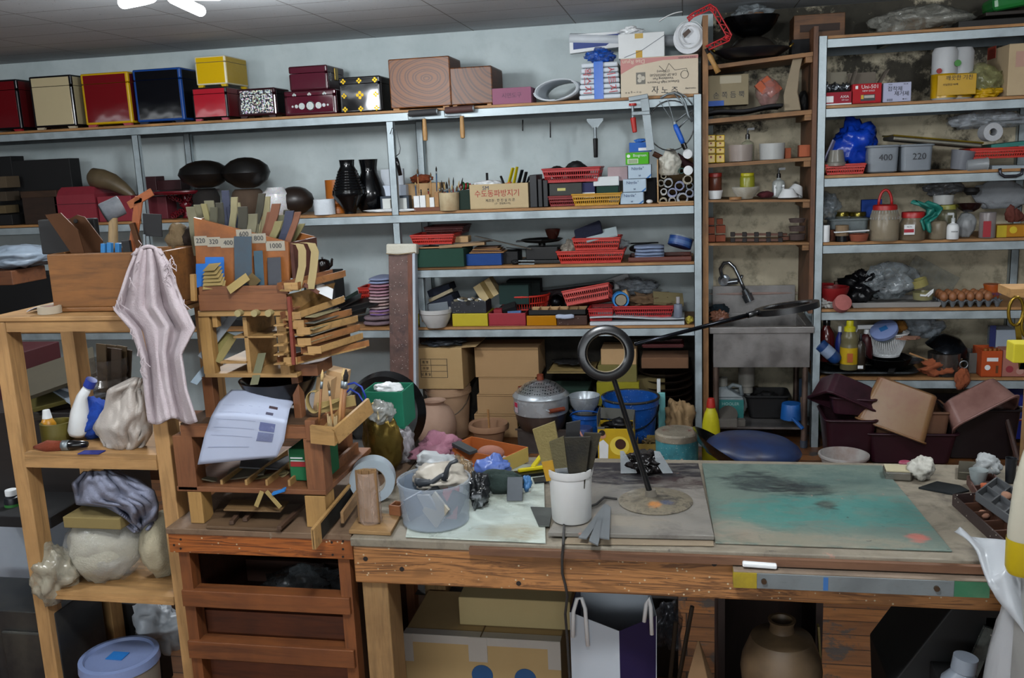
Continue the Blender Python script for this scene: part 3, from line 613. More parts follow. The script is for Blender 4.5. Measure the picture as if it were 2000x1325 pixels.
tag(Mb().tube(pts, [.035,.058,.060,.052,.040,.026,.012],20).o('ox_horn', mat('#5c4f3a','clay', rough=.4,hex2='#1e1913'),None, p, smooth=True),'large mottled brown ox horn lying on the red faceted box','horn')
x, z0,w_, h=place(300,420,372,436,Y2+.12,Z2); RC=mat('#5c0f1a','gloss')
r=T('carved_stand','round red lacquer stand with pierced carved brackets','stand',(x, Y2+.165,Z2+.0015))
Mb().lathe([(0,h),(w_/2,h),(w_/2*1.01,h-.008),(w_/2*.95,h-.02),(w_/2*.4,h-.02),(0,h-.02)],40).o('tray_top', RC, r, smooth='auto')
Mb().lathe([(0,h-.02),(.02,h-.02),(.016,h*.75),(.018,h*.6),(.04,h*.45),(.018,h*.35),(.016,.02),(.03,0),(0,0)],20).o('baluster', RC, r, smooth=True)
for i in range(6):
 a=i*PI/3+.3; mb=Mb()
 for (rr_, zz) in ((.03,h*.55),(.05,h*.66),(.07,h*.7),(.09,h*.77),(.11,h*.86)): mb.tube([(cos(a)*rr_+.011*cos(t),sin(a)*rr_, zz+.011*sin(t)) for t in [k*1.05 for k in range(6)]],.004,5,True)
 for (rr_, zz) in ((.04,h*.26),(.06,h*.2),(.08,h*.15),(.1,h*.1),(.12,.016)): mb.tube([(cos(a)*rr_+.011*cos(t),sin(a)*rr_, zz+.011*sin(t)) for t in [k*1.05 for k in range(6)]],.004,5,True)
 mb.o('carved_bracket', RC, r, smooth=True)
EGG=[(0,0),(.25,.0),(.5,.06),(.85,.25),(1,.5),(.9,.72),(.6,.9),(.3,.98),(0,1)]
MBK=mat('#0a0909','rubber', rough=.38)
lth('clay_pot','dark pot under the left black ovoid','pot', 384,432,368,434,Y2+.1,Z2,[(0,0),(.5,0),(.95,.4),(1,.7),(.8,.95),(.7,1),(0,1)],mat('#17120f','clay'))
zz=at(408,368,Y2+.1).z
lth('black_ovoid','left one of two matt black egg-shaped vessels','vessel', 357,448,313,371,Y2+.03,zz+.002,EGG, MBK, group='black egg-shaped vessels', n=48)
lth('clay_pot','brown brushed pot under the right black ovoid','pot', 458,520,369,433,Y2+.1,Z2,[(0,0),(.5,0),(.9,.25),(1,.6),(.85,.9),(.7,1),(0,1)],mat('#4a3a2c','clay', hex2='#1c1511'))
lth('black_ovoid','right one of two matt black egg-shaped vessels','vessel', 441,527,307,367,Y2+.03,at(488,369,Y2+.1).z+.004,EGG, MBK, group='black egg-shaped vessels', n=48)
lth('pearl_vase','white crackled mother-of-pearl vase with a short neck','vase', 514,574,366,434,Y2+.04,Z2,[(0,0),(.5,0),(.85,.2),(1,.5),(.9,.78),(.55,.93),(.5,1),(.42,1),(.42,.9),(0,.85)],mat('#c0c0c2','pearl'),n=40)
lth('brown_ovoid','dark brown egg-shaped vessel beside the white vase','vessel', 545,614,364,424,Y2+.1,Z2,EGG, mat('#241b17','rubber', rough=.4),n=40)
lth('paper_roll','white toilet paper roll on the second shelf','toilet roll', 616,655,389,422,Y2+.01,Z2,[(.3,.04),(.3,1),(1,1),(1,0),(.3,0),(.3,.04)],mat('#c9d0d6','cloth'))
lth('orange_cylinder','tall orange-brown cylinder half behind the ribbed black vase','canister', 641,683,351,420,Y2+.1,Z2,[(0,0),(.7,0),(.7,.12),(.55,.2),(.95,.28),(1,.3),(1,1),(0,1)],mat('#9a5514','plastic'))
rib=[(0,0),(.36,0),(.36,.04),(.4,.08),(.9,.3),(1,.36),(.98,.40)]
for i in range(8): r0=.95-.055*i; rib += [(r0+.03,.42+i*.05),(r0+.03,.44+i*.05),(r0-.03,.46+i*.05)]
rib += [(.48,.84),(.42,.88),(.44,.97),(.46,1),(.38,1),(.36,.85),(0,.8)]
GB=mat('#07080a','gloss', rough=.1)
lth('ribbed_vase','glossy black vase with stepped ribs and waist','vase', 654,716,312,419,Y2+.01,Z2,rib, GB, n=48)
lth('black_vase','glossy black vase with flared mouth behind the ribbed one','vase', 696,757,311,419,Y2+.14,Z2,[(0,0),(.6,0),(.85,.12),(1,.3),(.95,.42),(.7,.6),(.5,.75),(.5,.85),(.58,1),(.5,1),(.42,.8),(0,.7)],GB, n=48)
osh('photo_box','blue-grey frame box holding a white card with a stone picture','frame', 744,800,383,413,Y2+.06,Z2,.06,mat('#2c3844','paint'))
o=bpy.data.objects['photo_box']; panel(o, .08,.92,.12,.85,mat('#c9ccc8','flat'),'card'); panel(o, .35,.68,.22,.78,mat('#5f5f57','dirty'),'picture', t=.003)
osh('folded_card','leaning white folded card stand behind the blue frame','card', 746,790,330,383,Y2+.2,Z2,.03,mat('#b8bfc6','card'),rz=.0)
osh('small_label_box','small pale box with a dark green label beside the post','box', 744,794,362,384,Y2+.13,at(770,384,Y2+.13).z, .05,mat('#bcc6d4','card'))
osh('support_block','dark block that lifts the small label box','box', 744,794,384,412,Y2+.13,Z2,.05,mat('#2c3138','card'))
lump('white_cloth','flat white cloth lying on the shelf edge by the post','cloth', 712,806,409,419,YF+.005,Z2,.10,WH, 12,.3,4)
osh('carton','tan carton behind the brush blocks with a rust wicker heap','box', 795,862,358,408,Y2+.18,Z2,.12,CARD)
lump('wicker_cover','rust red wicker piece on the tan carton','wicker', 798,840,341,360,Y2+.2,at(820,359,Y2+.18).z, .1,mat('#7c3a1c','cloth'),4,.2,8)
def brush(label, p, q, c_handle, c_tip, r=.004,tip=.22,group=None, name='paintbrush', cat='brush', hog=False):
 p, q=V(p),V(q); o=T(name, label, cat, p, group=group); d=q-p; k=1-tip
 Mb().tube([(0,0,0),d*.3,d*(k-.12)],[r*.6,r, r*.9],8).o('handle', c_handle, o, smooth=True); Mb().tube([d*(k-.12),d*k],r*1.05,8).o('ferrule', ALU, o, smooth=True)
 Mb().tube([d*k, d*(k+tip*.5),d],[r*.95,r*1.25,r*.25],8).o('bristles', c_tip, o, smooth=True); return o
r=T('brush_block','low wooden brush block with white tiles and slots','brush holder',(at(834,411,Y2).x, Y2,Z2+.0015))
wb=place(808,858,380,411,Y2,Z2); xbox(-wb[2]/2,wb[2]/2,0,.1,0,.02).o('base', mat('#6e3c24','wood'),r)
for u0,u1,vt, c in ((808,819,383,WH),(820,831,382,WH),(832,839,380,CARD),(839,848,386,WH),(849,857,376,M_PLY)):
 a=place(u0,u1,vt, 411,Y2,Z2); xbox(a[0]-r.location.x-a[2]/2,a[0]-r.location.x+a[2]/2,.01,.04,.02,a[3]).o('block', c, r, bevel=.002)
hd=[mat('#8a5a30','wood', axis='z'),mat('#111114','plastic'),mat('#7c2020','plastic'),mat('#a97c4a','wood', axis='z'),mat('#2a4a6c','plastic')]
tp=[mat('#b59a68','cloth'),mat('#17120f','cloth'),mat('#5f4a30','cloth')]
bl=['pale-tipped','black-tipped','tan-tipped']
for i,(u0,v0,u1,v1,h_, t_, lab) in enumerate(((813,384,811,356,4,0,'fluffy pale brush in the left tile of the block'),(823,383,822,370,1,1,'stubby dark brush in the second tile'),(818,378,815,330,3,2,'tall thin tan brush leaning behind the block'),(842,385,841,337,3,2,'tall brown brush near the right of the block'),(838,386,836,368,2,1,'red handled brush in the middle slot'),(853,374,852,325,4,1,'tall dark-tipped white-shafted brush'))):
 brush(lab, at(u0,v0,Y2+.025),at(u1,v1,Y2+.03),hd[h_],tp[t_],.004,.2,'brushes standing on the second shelf')
cup=lth('enamel_mug','stained off-white mug full of brushes on the second shelf','mug', 859,898,376,412,Y2,Z2,TUB(.08,.93,.05),mat('#b7a887','dirty', hex2='#7a5a30'))
for i in range(11):
 a=at(864+i*3,400,Y2+.03); b=at(857+i*4.4+R_.uniform(-3,3),350+R_.uniform(-8,12)+abs(i-7)*1.5,Y2+.02+.01*(i % 3))
 brush(('short worn brush %s in the stained mug' % ('at the far left','second from the left','third from the left','left of centre','just left of the middle','in the middle','just right of the middle','right of centre','third from the right','second from the right','at the far right')[i]),a, b, hd[i % 5],tp[i % 3],.0035+.002*(i % 4 == 0),.3,'brushes in the stained mug')
osh('green_box','dark green upright box between mug and meter carton','box', 897,919,372,412,Y2+.01,Z2,.1,mat('#14281f','card'))
for i in range(5): lump('sachet','small red and green packet, %s in the dark green box' % ('first','second','third','fourth','fifth')[i],'packet', 897+i*4,904+i*4,358-(i % 2)*3,373,Y2+.03+.01*i, at(905,372,Y2+.01).z, .02,mat(('#8a1c20','#1c5a30')[i % 2],'plastic'),i, .3,4,group='packets in the dark green box', sub=2)
o=osh('carton','tan carton printed 5M with red Korean letters, open top','box', 919,1033,359,412,Y2,Z2,.2,mat('#b5a27e','card', hex2='#94825f'),hole=True)
ftext(o,'5M', .28,.84,.03,mat('#1d3554','flat')); ftext(o,'수도동파방지기', .47,.6,.042,mat('#a0221e','flat'),sx=.95); ftext(o,'제조원 : 한 진 실 리 콘', .52,.33,.018,INK); ftext(o,'(구 · 한일화수타)', .56,.2,.013,INK)
zt=Z2+o['h']
lump('white_rag','white rag bulging from the printed carton','rag', 924,975,352,366,Y2+.04,zt-.03,.12,WH, 3,.3)
YEL=mat('#b8a80c','plastic')
for i,(u0,v0,u1,v1,w_, c, lab) in enumerate(((993,362,1002,328,.02,YEL,'yellow-grip cutter standing tallest in the printed carton'),(1003,362,1010,326,.016,YEL,'second yellow cutter beside the tallest'),(1012,362,1020,332,.02,mat('#39424c','steel'),'grey steel file in the printed carton'),(1022,362,1028,336,.018,DBK,'black blade at the right of the printed carton'),(985,362,978,344,.012,DBK,'short black tool leaning left in the printed carton'),(952,362,951,338,.014,DBK,'black block tool rising from the left of the printed carton'),(1028,362,1034,345,.01,mat('#39424c','steel'),'thin steel ruler end at the carton corner'),(975,366,998,356,.02,mat('#b85a10','plastic'),'orange handled knife lying across the printed carton'))):
 plank('hand_tool', lab,'tool', at(u0,v0,Y2+.07+.01*(i % 3)),at(u1,v1,Y2+.05+.01*(i % 3)),w_, .008,c, group='tools in the printed carton')
for i,(u0,u1,vt) in enumerate(((1036,1050,342),(1052,1060,350),(1062,1071,352))):
 osh('binder','black ring binder standing on edge, %s from the printed carton' % ('first','second','third')[i],'binder', u0,u1,vt, 410,Y2+.01*i, Z2,.22,mat('#15171b','plain'),group='black binders')
RB=mat('#a3171a','plastic'); RBd=mat('#7a1216','plastic'); RO=mat('#b3271a','plastic')
b1=basket('plastic_basket','dark red perforated basket lowest behind the yellow one', 1072,1132,384,407,Y2+.02,Z2,.24,RBd)
o=osh('document_box','black flat box with a small yellow label','box', 1073,1137,358,382,Y2+.03,Z2+b1['h']+.004,.24,mat('#22241f','paint')); panel(o, .25,.5,.4,.62,mat('#b9b46a','flat'),'label')
b2=basket('plastic_basket','bright red basket holding black things on the black flat box', 1060,1172,329,356,Y2+.02,Z2+b1['h']+.008+o['h'],.24,RB)
lump('black_pouch','black pouch heaped in the top red basket','pouch', 1100,1146,316,334,Y2+.06,b2.location.z+.02,.15,DBK, 8,.2,2); lump('black_mouse_bag','small black soft case at the left of the top red basket','case', 1068,1100,324,338,Y2+.06,b2.location.z+.02,.12,DBK, 6,.15,2)
o=osh('small_carton','small navy and white printed box in the yellow basket','box', 1131,1162,357,383,Y2+.05,Z2+.04,.12,mat('#2c3054','card')); panel(o, 0,1,0,.35,WH,'white_band')
o=osh('green_tray','dark green flat box in the yellow basket','box', 1165,1208,364,376,Y2+.04,Z2+.05,.14,mat('#15372c','card'))
osh('white_carton','white open box lying on the green box','box', 1159,1209,345,364,Y2+.04,o.location.z+o['h']+.001,.14,mat('#c9cfd0','plain'))
basket('plastic_basket','yellow perforated basket on the second shelf', 1118,1213,379,406,YF+.008,Z2,.2,mat('#b8860c','plastic'))
NB=mat('#a9bccb','card', hex2='#c8d2da'); NT=mat('#233a66','flat'); prev=Z2
for i,(u0,u1,vt, vb, lab) in enumerate(((1212,1257,376,402,'pale blue nitrile glove box, lowest of three'),(1217,1262,350,376,'pale blue nitrile glove box, middle of three'),(1227,1272,322,349,'pale blue nitrile glove box under the green box'))):
 o=osh('glove_box', lab,'box', u0,u1,vt, vb, YF+.02,prev+.001,.12,NB, group='glove boxes'); prev=o.location.z+o['h']
 ftext(o,'Nitrile⁺', .42,.72,.022,NT); ftext(o,'ᴍ', .5,.22,.015,NT)
 Mb().prism([(.28*o['w'],0),(.5*o['w'],.32*o['h']),(.5*o['w'],.2*o['h']),(.38*o['w'],0)],-.0012,0).o('blue_swoosh', mat('#2464a4','flat'),o)
o=osh('glove_box','bright green glove box with barcode','box', 1222,1267,298,321,YF+.02,prev+.001,.12,mat('#4aa81e','card', hex2='#4aa81e'),group='glove boxes'); prev=o.location.z+o['h']
panel(o, .08,.55,.08,.48,mat('#b9cfa8','flat'),'barcode_label'); ftext(o,'Biogreen', .62,.75,.02,WH); Mb().cyl((-.045,-.0015,.045),(-.045,0,.045),.009,n=16).o('round_mark', WH, o)
for i in range(7): panel(o, .14+i*.055,.16+i*.055,.12,.42,INK,'barcode_bar', t=.0018)
o=osh('glove_box','blue glove box topmost of the stack with a blue glove poking out','box', 1229,1272,278,298,YF+.02,prev+.001,.12,mat('#2c5fae','card', hex2='#4f86c8'),group='glove boxes')
panel(o, .42,.88,.12,.42,WH,'label'); lump('glove_tip', None, None, 1240,1262,270,279,YF+.05,o.location.z+o['h'],.05,mat('#3f78c8','plastic'),3,.3,3)
g=bpy.data.objects['glove_tip']; g.parent=o; g.location=(0,.06,o['h'])
osh('pink_box','dusty pink crushed box left of the glove boxes','box', 1187,1226,326,352,Y2+.06,Z2+.125,.1,mat('#a48f92','card'))
osh('white_carton','plain white box beneath the crushed pink one','box', 1190,1210,352,400,Y2+.08,Z2,.08,mat('#9ba0a3','card'))
lump('cotton_ball','small white round ball at the foot of the glove boxes','ball', 1262,1275,390,399,YF+.02,Z2,.035,WH, 2,.05,1)
osh('dark_box','dark box behind the glove boxes beside the paper rolls','box', 1258,1282,348,400,Y2+.12,Z2,.1,mat('#1a1a1d','card'))
x, z0,w_, h=place(1284,1355,310,402,YF+.005,Z2)
r=T('roll_crate','open-front thin wooden crate filled with paper rolls','crate',(x, YF+.005,Z2+.0015))
xbox(-w_/2,-w_/2+.006,0,.3,0,h).o('side', CARD, r); xbox(-w_/2,w_/2,0,.3,0,.006).o('base', CARD, r); xbox(-w_/2,w_/2,.295,.3,0,h).o('back', CARD, r)
rolls=[(1295,394,8,'#b5ab94'),(1313,393,8,'#a8a49a'),(1333,388,12,'#c0c4c8'),(1313,377,10,'#a7acc4'),(1296,375,7,'#c0c0bc'),(1347,378,9,'#9ca2b4'),(1327,364,10,'#9aa0bc'),(1305,358,10,'#b8bcbf'),(1291,358,7,'#8e8b80'),(1343,351,10,'#c0b8a4'),(1347,364,8,'#70767c'),(1296,344,6,'#948e7c'),(1344,333,9,'#c4cacc'),(1331,334,6,'#2c4c44'),(1343,301,9,'#c4cacc')]
rn=('bottom left','bottom middle','large bottom right','lavender lower','narrow left','right blue-grey','lavender middle','white middle','small grey left','cream right','dark right','small upper left','capped upper right','green','capped topmost')
for i,(u, v_, rp, c) in enumerate(rolls):
 Yr=YF+.012+.004*(i % 4); p=at(u, v_, Yr); rr_=rp*5.1/1780*.92; o=T('paper_roll', rn[i]+' rolled paper in the wooden crate','roll', p, group='paper rolls in the wooden crate')
 L=.27; cm=mat(c,'plain')
 if 'capped' in rn[i]: Mb().cyl((0,0,0),(0,L, 0),rr_, n=20).o('tube', cm, o, smooth='auto'); Mb().cyl((0,-.004,0),(0,.0,0),rr_*1.04,n=20).o('cap', WH, o)
 else:
  pr=[(rr_*(1-.13*t/6.28)*cos(t+i),rr_*(1-.13*t/6.28)*sin(t+i)) for t in [k/27*15 for k in range(28)]]
  Mb().grid(lambda a, b: (pr[int(a*27)][0],b*L, pr[int(a*27)][1]),27,1).o('sheet', cm, o, smooth=True, solid=.0018)
lump('crumpled_paper','crumpled white paper bag stuffed on top of the rolls','paper', 1286,1330,296,345,YF-.01,at(1308,343,YF).z, .12,mat('#c4c2b6','plain'),14,.3,2.6)
p=at(1276,300,YF+.1); stick('wooden_mallet_handle','reddish brown wooden handle slanting behind the glove boxes','handle', p, at(1300,312,YF+.1),.014,mat('#5f3520','wood')); stick('cardboard_tube','maroon cardboard tube slanting down behind the rolls','tube', at(1320,305,YF+.2),at(1352,328,YF+.2),.022,mat('#4a2b2e','card'),n=18)
# == THIRD SHELF (short one)
Y3=YF+.025
o=osh('green_box','long dark green box jutting over the left end of the short shelf','box', 809,907,487,524,YF-.02,Z3+.001,.24,mat('#123a2c','card', hex2='#0c2a20'))
g3=o.location.z+o['h']
basket('plastic_basket','orange-red basket on the long green box', 803,886,460,480,YF+.04,g3+.02,.22,RO)
basket('plastic_basket','second dark basket stacked behind the one on the green box', 830,905,444,462,YF+.2,g3+.06,.2,mat('#5c1410','plastic'))
for i,(a, b, y_, w_, t_, c, lab) in enumerate((((812,485),(906,482),.06,.12,.008,M_PLY,'thin plywood board lying on the long green box'),((860,483),(948,476),.05,.08,.016,mat('#9a7a50','wood'),'pale wooden board slanting over the green and blue boxes'),((885,478),(962,470),.12,.1,.008,mat('#5a452e','wood'),'brown board behind the pale board'),((930,462),(1040,487),.1,.16,.006,mat('#3a3226','wood'),'dark board sloping down toward the black scale'),((990,484),(1048,490),.16,.1,.005,DBK,'black thin plate under the sloping board'))):
 plank('board', lab,'board', at(a[0],a[1],YF+y_),at(b[0],b[1],YF+y_+.02),w_, t_, c, up=(0,.1,1),group='boards on the short shelf')
osh('tape_roll_box','brown cardboard roll with a white label behind the red basket','box', 889,915,462,480,YF+.12,g3+.02,.08,CARD)
o=osh('blue_box','blue flat box beside the long green box','box', 911,980,496,519,Y3,Z3,.2,mat('#0f3a78','card', hex2='#0c2c5c')); zb=o.location.z+o['h']
for i in range(4):
 fbox('wooden_lath','thin wooden slat on the blue box, %s of the pile' % ('lowest','second','third','topmost')[i],'slat', 916+i*3,984-i*4,0,494-i*4,YF+.03+i*.01,None, .12,M_PLY if i % 2 == 0 else mat('#6b4c38','wood'),group='slats on the blue box')
for i in range(4):
 q=[o_ for o_ in bpy.data.objects if o_.name.startswith('wooden_lath')][i]; k=.006/q['h']; q.data.transform(Matrix.Scale(k, 4,(0,0,1))); q.location.z=zb+.002+i*.0085
x, z0,w_, h=place(1015,1095,470,518,Y3,Z3); IR=mat('#060607','rubber', rough=.4)
r=T('kitchen_scale','black iron scale with a small brown bowl on top','scale',(x, Y3+.1,Z3+.001))
Mb().box(-w_/2,w_/2,-.08,.08,0,.02).box(-w_/2+.03,w_/2-.02,-.06,.06,.02,h*.7).o('base', IR, r, bevel=.004)
Mb().lathe([(0,h*.7),(.02,h*.72),(.02,h*.82),(.10,h*.9),(.12,h),(.11,h),(.09,h*.92),(0,h*.88)],28).o('platter', IR, r, smooth='auto')
b_=at(1080,470,Y3+.1)-r.location; Mb().lathe([(0,h),(.022,h),(.034,h+.02),(.045,h+.055),(.040,h+.055),(.03,h+.025),(0,h+.02)],24,(b_.x, 0,0)).o('bowl', mat('#2c1510','gloss'),r, smooth='auto')
Mb().bar((-w_/2-.03,0,h*.93),(0,0,h*.93),.05,.008).o('arm', IR, r)
for i, v_ in enumerate((510,516)): stick('steel_rod','short bright steel rod beside the black scale, %s of two' % ('upper','lower')[i],'rod', at(1013,v_, YF+.02),at(1044,v_, YF+.02),.004,ALU, group='steel rods on the short shelf')
lump('black_lumps','two dark round lumps beside the steel rods','knob', 998,1013,508,518,Y3,Z3,.04,DBK, 3,.3,3)
osh('black_block','black box beneath the sloping board','box', 982,1012,492,518,Y3+.05,Z3,.15,DBK)
b3=basket('plastic_basket','wide orange-red basket on the short shelf, lower of two', 1088,1219,491,516,YF+.01,Z3,.22,RO)
b4=basket('plastic_basket','smaller orange-red basket stacked on the wide one', 1119,1211,466,491,YF+.03,Z3+b3['h']+.003,.18,RO)
zb=b4.location.z
lump('paper_scrap','crumpled grey and brown papers filling the wide red basket','paper', 1096,1128,475,492,YF+.05,Z3+.03,.12,mat('#8c8478','film', alpha=.9),5,.4,4)
plank('navy_case','dark navy pouch tilted in the upper red basket','pouch', at(1124,463,YF+.1),at(1175,443,YF+.1),.1,.03,mat('#12162c','cloth'),up=(.2,-.6,1),bevel=.008)
plank('paper_packet','pale printed paper packet leaning in the upper red basket','paper', at(1145,465,YF+.06),at(1205,452,YF+.07),.08,.01,mat('#a3b1b4','card'),up=(0,-.6,1))
lump('plastic_wrap','clear crumpled wrap right of the upper red basket','plastic wrap', 1207,1228,470,490,YF+.1,b3.location.z+b3['h'],.1,mat('#9aa2a8','film', alpha=.4),3,.4,4)
o=osh('tray','flat brown tray at the right end of the short shelf','tray', 1227,1351,502,515,YF+.01,Z3,.24,mat('#5a2414','plastic'),hole=True, wall=.006)
soft('checked_cloth','folded blue and white checked cloth in the brown tray','cloth', 1239,1298,481,505,YF+.05,Z3+.01,.13,mat('#7c8aa4','cloth', hex2='#2c3c64'),4,3)
c=lth('round_tin','blue and grey round plastic tub tilted in the brown tray','tub', 1303,1350,462,494,YF+.06,Z3+.075,CAN, mat('#1c3f7c','plastic'),rot=(-.25,.28,0),parts=(('label', [(1.005,.2),(1.005,.55)],mat('#3f5f92','plastic')),('lid', [(0,.99),(1.03,.99),(1.03,.86),(.98,.86),(.98,.98)],mat('#6c777c','plastic'))))
stick('bent_wire','thin dark wire handle above the checked cloth','wire', at(1228,476,YF+.2),at(1286,474,YF+.2),.004,BK)
lump('pot_cover','grey glass lid lying behind the checked cloth','lid', 1228,1280,477,498,YF+.16,Z3+.03,.12,mat('#575c60','steel'),4,.05,1)
# == FOURTH SHELF, right bay
Y4=YF+.02
lth('white_bowl','white plastic bowl with ribbed rim at the left of the fourth shelf','bowl', 822,883,603,633,Y4,Z4,[(0,0),(.6,0),(.9,.5),(.95,.75),(1,.78),(1,1),(.95,1),(.88,.6),(.55,.08),(0,.08)],mat('#b5b4b2','plastic'))
o=osh('grey_dish','grey translucent tray tilted inside the white bowl','tray', 835,878,592,612,Y4+.05,Z4+.05,.1,mat('#6d747a','plastic'),hole=True, rx=.0,ry=-.12)
plank('cardboard_scrap','curved tan cardboard scrap in front of the white bowl','card', at(825,622,Y4-.01),at(856,628,Y4-.012),.012,.035,CARD, up=(0,0,1))
lump('yellow_glove','bit of yellow rubber glove at the post','glove', 811,823,616,632,Y4+.02,Z4,.05,YEL, 4,.4,4)
NV=mat('#10182a','card')
for (a, b, y_, w_, t_, c, lab) in (((843,603),(893,583),.16,.16,.075,NV,'dark navy box tilted behind the white bowl'),((838,588),(884,566),.13,.015,.02,mat('#9c9076','card'),'cream paper strip on the tilted navy box'),((842,572),(884,558),.22,.14,.04,NV,'navy lid leaning behind the navy box')):
 plank('navy_box' if c is NV else 'paper_strip', lab,'box' if c is NV else 'paper', at(a[0],a[1],YF+y_),at(b[0],b[1],YF+y_),w_, t_, c, bevel=.003)
ye=osh('yellow_box','bright yellow wooden box on the fourth shelf','box', 884,953,613,636,Y4,Z4,.2,mat('#b0a018','paint', hex2='#8a7a10'))
re=osh('red_box','crimson open wooden box beside the yellow one','box', 955,1027,612,636,Y4,Z4,.2,mat('#8f1f2c','paint', hex2='#6a1420'),hole=True, wall=.006)
mu_=osh('mustard_box','mustard yellow box with black edges on the fourth shelf','box', 1029,1087,617,636,Y4,Z4,.2,mat('#a86f0e','gloss'))
br_=osh('brown_box','glossy brown speckled box next to the mustard box','box', 1088,1147,617,636,Y4,Z4,.2,mat('#3c1c0c','splat', hex2='#7a4a18'))
o=osh('drawer_box','slate-grey little drawer full of odds and ends on the yellow box','drawer', 881,950,589,612,Y4+.005,Z4+ye['h']+.002,.15,mat('#22252c','splat', hex2='#15171b'),hole=True, rz=0)
Mb().cyl((0,-.003,o['h']*.85),(0,.006,o['h']*.85),.014,n=20).o('finger_notch', DBK, o)
OD=('brass hinge','white plug','grey clip','tan cork','cream tag','bent bracket','pale chip','thin slip')
for i in range(8): plank('odd_piece','%s in the slate drawer' % OD[i],'small part', at(888+i*7,588-(i % 3)*3,Y4+.05),at(902+i*6,584+(i % 2)*5,Y4+.09),.02,.008,(mat('#8f866c','card'),WH, mat('#6f6350','card'))[i % 3],up=(.3,0,1),group='odds in the slate drawer')
plank('tan_box','tan box banded with brown tape, tilted behind the slate drawer','box', at(937,575,YF+.2),at(968,556,YF+.2),.1,.11,CARD2,bevel=.002)
k=plank('tape_band', None, None,(0,0,0),(.03,0,0),.102,.112,mat('#7f6a3c','card')); tb=[x_ for x_ in bpy.data.objects if x_.name.startswith('tan_box')][0]; d_=(at(968,556,YF+.2)-at(937,575,YF+.2)); k.data.transform(Matrix.Rotation(-math.atan2(d_.z, d_.x),4,'Y')); k.parent=tb; k.location=d_*.42
osh('dark_green_box','dark green box standing in the red oval basket','box', 975,1033,557,586,YF+.1,Z4+.11,.1,mat('#0d2a26','card'))
osh('dark_green_box','black-green lid box behind the dark green box','box', 990,1055,548,575,YF+.24,Z4+.13,.1,mat('#0a1614','card'))
x, z0,w_, h=place(970,1068,581,603,YF+.1,Z4+.07); r=T('oval_basket','orange-red oval basket holding the dark green box','basket',(x, YF+.22,z0))
mb=Mb(); N=56
for i in range(N):
 a=i*2*PI/N; c_, s_=cos(a),sin(a); mb.bar((w_*.43*c_, .1*s_, 0),(w_*.5*c_, .12*s_, h),.004,.004,up=(c_, s_, 0))
for k, z_ in ((.43,.004),(.465,h*.5)): mb.tube([(w_*k*cos(i*.2244),.25*k*sin(i*.2244)*.95,z_) for i in range(28)],.004,5,True)
mb.o('wall', RO, r); Mb().tube([(w_*.5*cos(i*.2244),.12*sin(i*.2244),h) for i in range(28)],.006,8,True).o('rim', RO, r, smooth=True)
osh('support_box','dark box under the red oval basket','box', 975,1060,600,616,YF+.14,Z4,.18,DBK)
plank('black_card','small black card tilted up in the crimson box','card', at(983,606,Y4+.05),at(1008,598,Y4+.05),.05,.035,DBK, up=(.0,-.5,1)); plank('blue_sponge','light blue block inside the crimson box','block', at(992,610,Y4+.03),at(1018,609,Y4+.03),.03,.012,mat('#4a6c9c','plastic')); plank('red_block','red block inside the crimson box at its left','block', at(966,609,Y4+.06),at(982,608,Y4+.06),.05,.03,mat('#8a1020','paint'))
x, z0,w_, h=place(1031,1145,606,617,Y4,Z4+mu_['h']+.002); r=T('divided_tray','shallow black and tan wooden tray with dividers across two boxes','tray',(x, Y4+.005,z0))
Mb().box(-w_/2,w_/2,0,.2,0,.003).box(-w_/2,w_/2,0,.005,0,h).box(-w_/2,w_/2,.195,.2,0,h).box(-w_/2,-w_/2+.005,0,.2,0,h).box(w_/2-.005,w_/2,0,.2,0,h).o('frame', DBK, r)
for i in range(1,6): xbox(-w_/2+i*w_/6,-w_/2+i*w_/6+.004,.005,.195,.003,h+.003).o('divider', CARD, r)
xbox(-w_/2+.005,w_/2-.005,.1,.104,.003,h+.004).o('divider', CARD, r)
soft('striped_cloth','pale blue-white cloth hanging below the divided tray','cloth', 1085,1122,615,625,YF+.0,Z4+.04,.018,mat('#aab4c8','cloth'),1,3)
plank('long_case','long dark maroon instrument case lying slanted at the back','case', at(1036,577,YF+.3),at(1200,556,YF+.3),.1,.045,mat('#1c0e12','gloss'),bevel=.01)
plank('long_board','white stained board slanting up behind the red baskets','board', at(1150,572,YF+.36),at(1229,545,YF+.36),.08,.012,WH, up=(0,-1,.8))
lump('dark_pot','round dark pot lid between the oval basket and tilted basket','pot', 1070,1102,578,604,YF+.15,Z4+.06,.1,mat('#15161a','steel'),3,.04,1)
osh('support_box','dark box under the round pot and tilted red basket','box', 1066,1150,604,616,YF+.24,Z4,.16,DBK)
basket('plastic_basket','orange-red basket tilted up at the right of the divided tray', 1103,1195,570,597,YF+.06,Z4+.1,.2,RO, rot=(-.25,-.17,0))
basket('plastic_basket','low red basket under the tilted one', 1150,1197,604,622,YF+.03,Z4+.02,.16,RB)
bb_=basket('plastic_basket','wide deep-red basket at the right of the fourth shelf', 1199,1316,599,624,YF+.05,Z4+.03,.24,RB)
c=T('blue_tape','roll of light blue tape on edge in the red basket','tape', at(1213,587,YF+.05)); Mb().cyl((0,.001,0),(0,.05,0),.030,n=28).o('core', mat('#8c8270','card'),c, smooth='auto');
Mb().lathe([(.036,0),(.045,0),(.045,.05),(.036,.05),(.036,0)],28).o('roll', mat('#2a7cc0','plastic'),c, rot=(PI/2,0,0),loc=(0,.052,0),smooth='auto'); c.rotation_euler = (0,0,.2)
plank('tan_tray','small tan open box behind the blue tape','box', at(1200,583,YF+.12),at(1226,572,YF+.12),.06,.04,CARD)
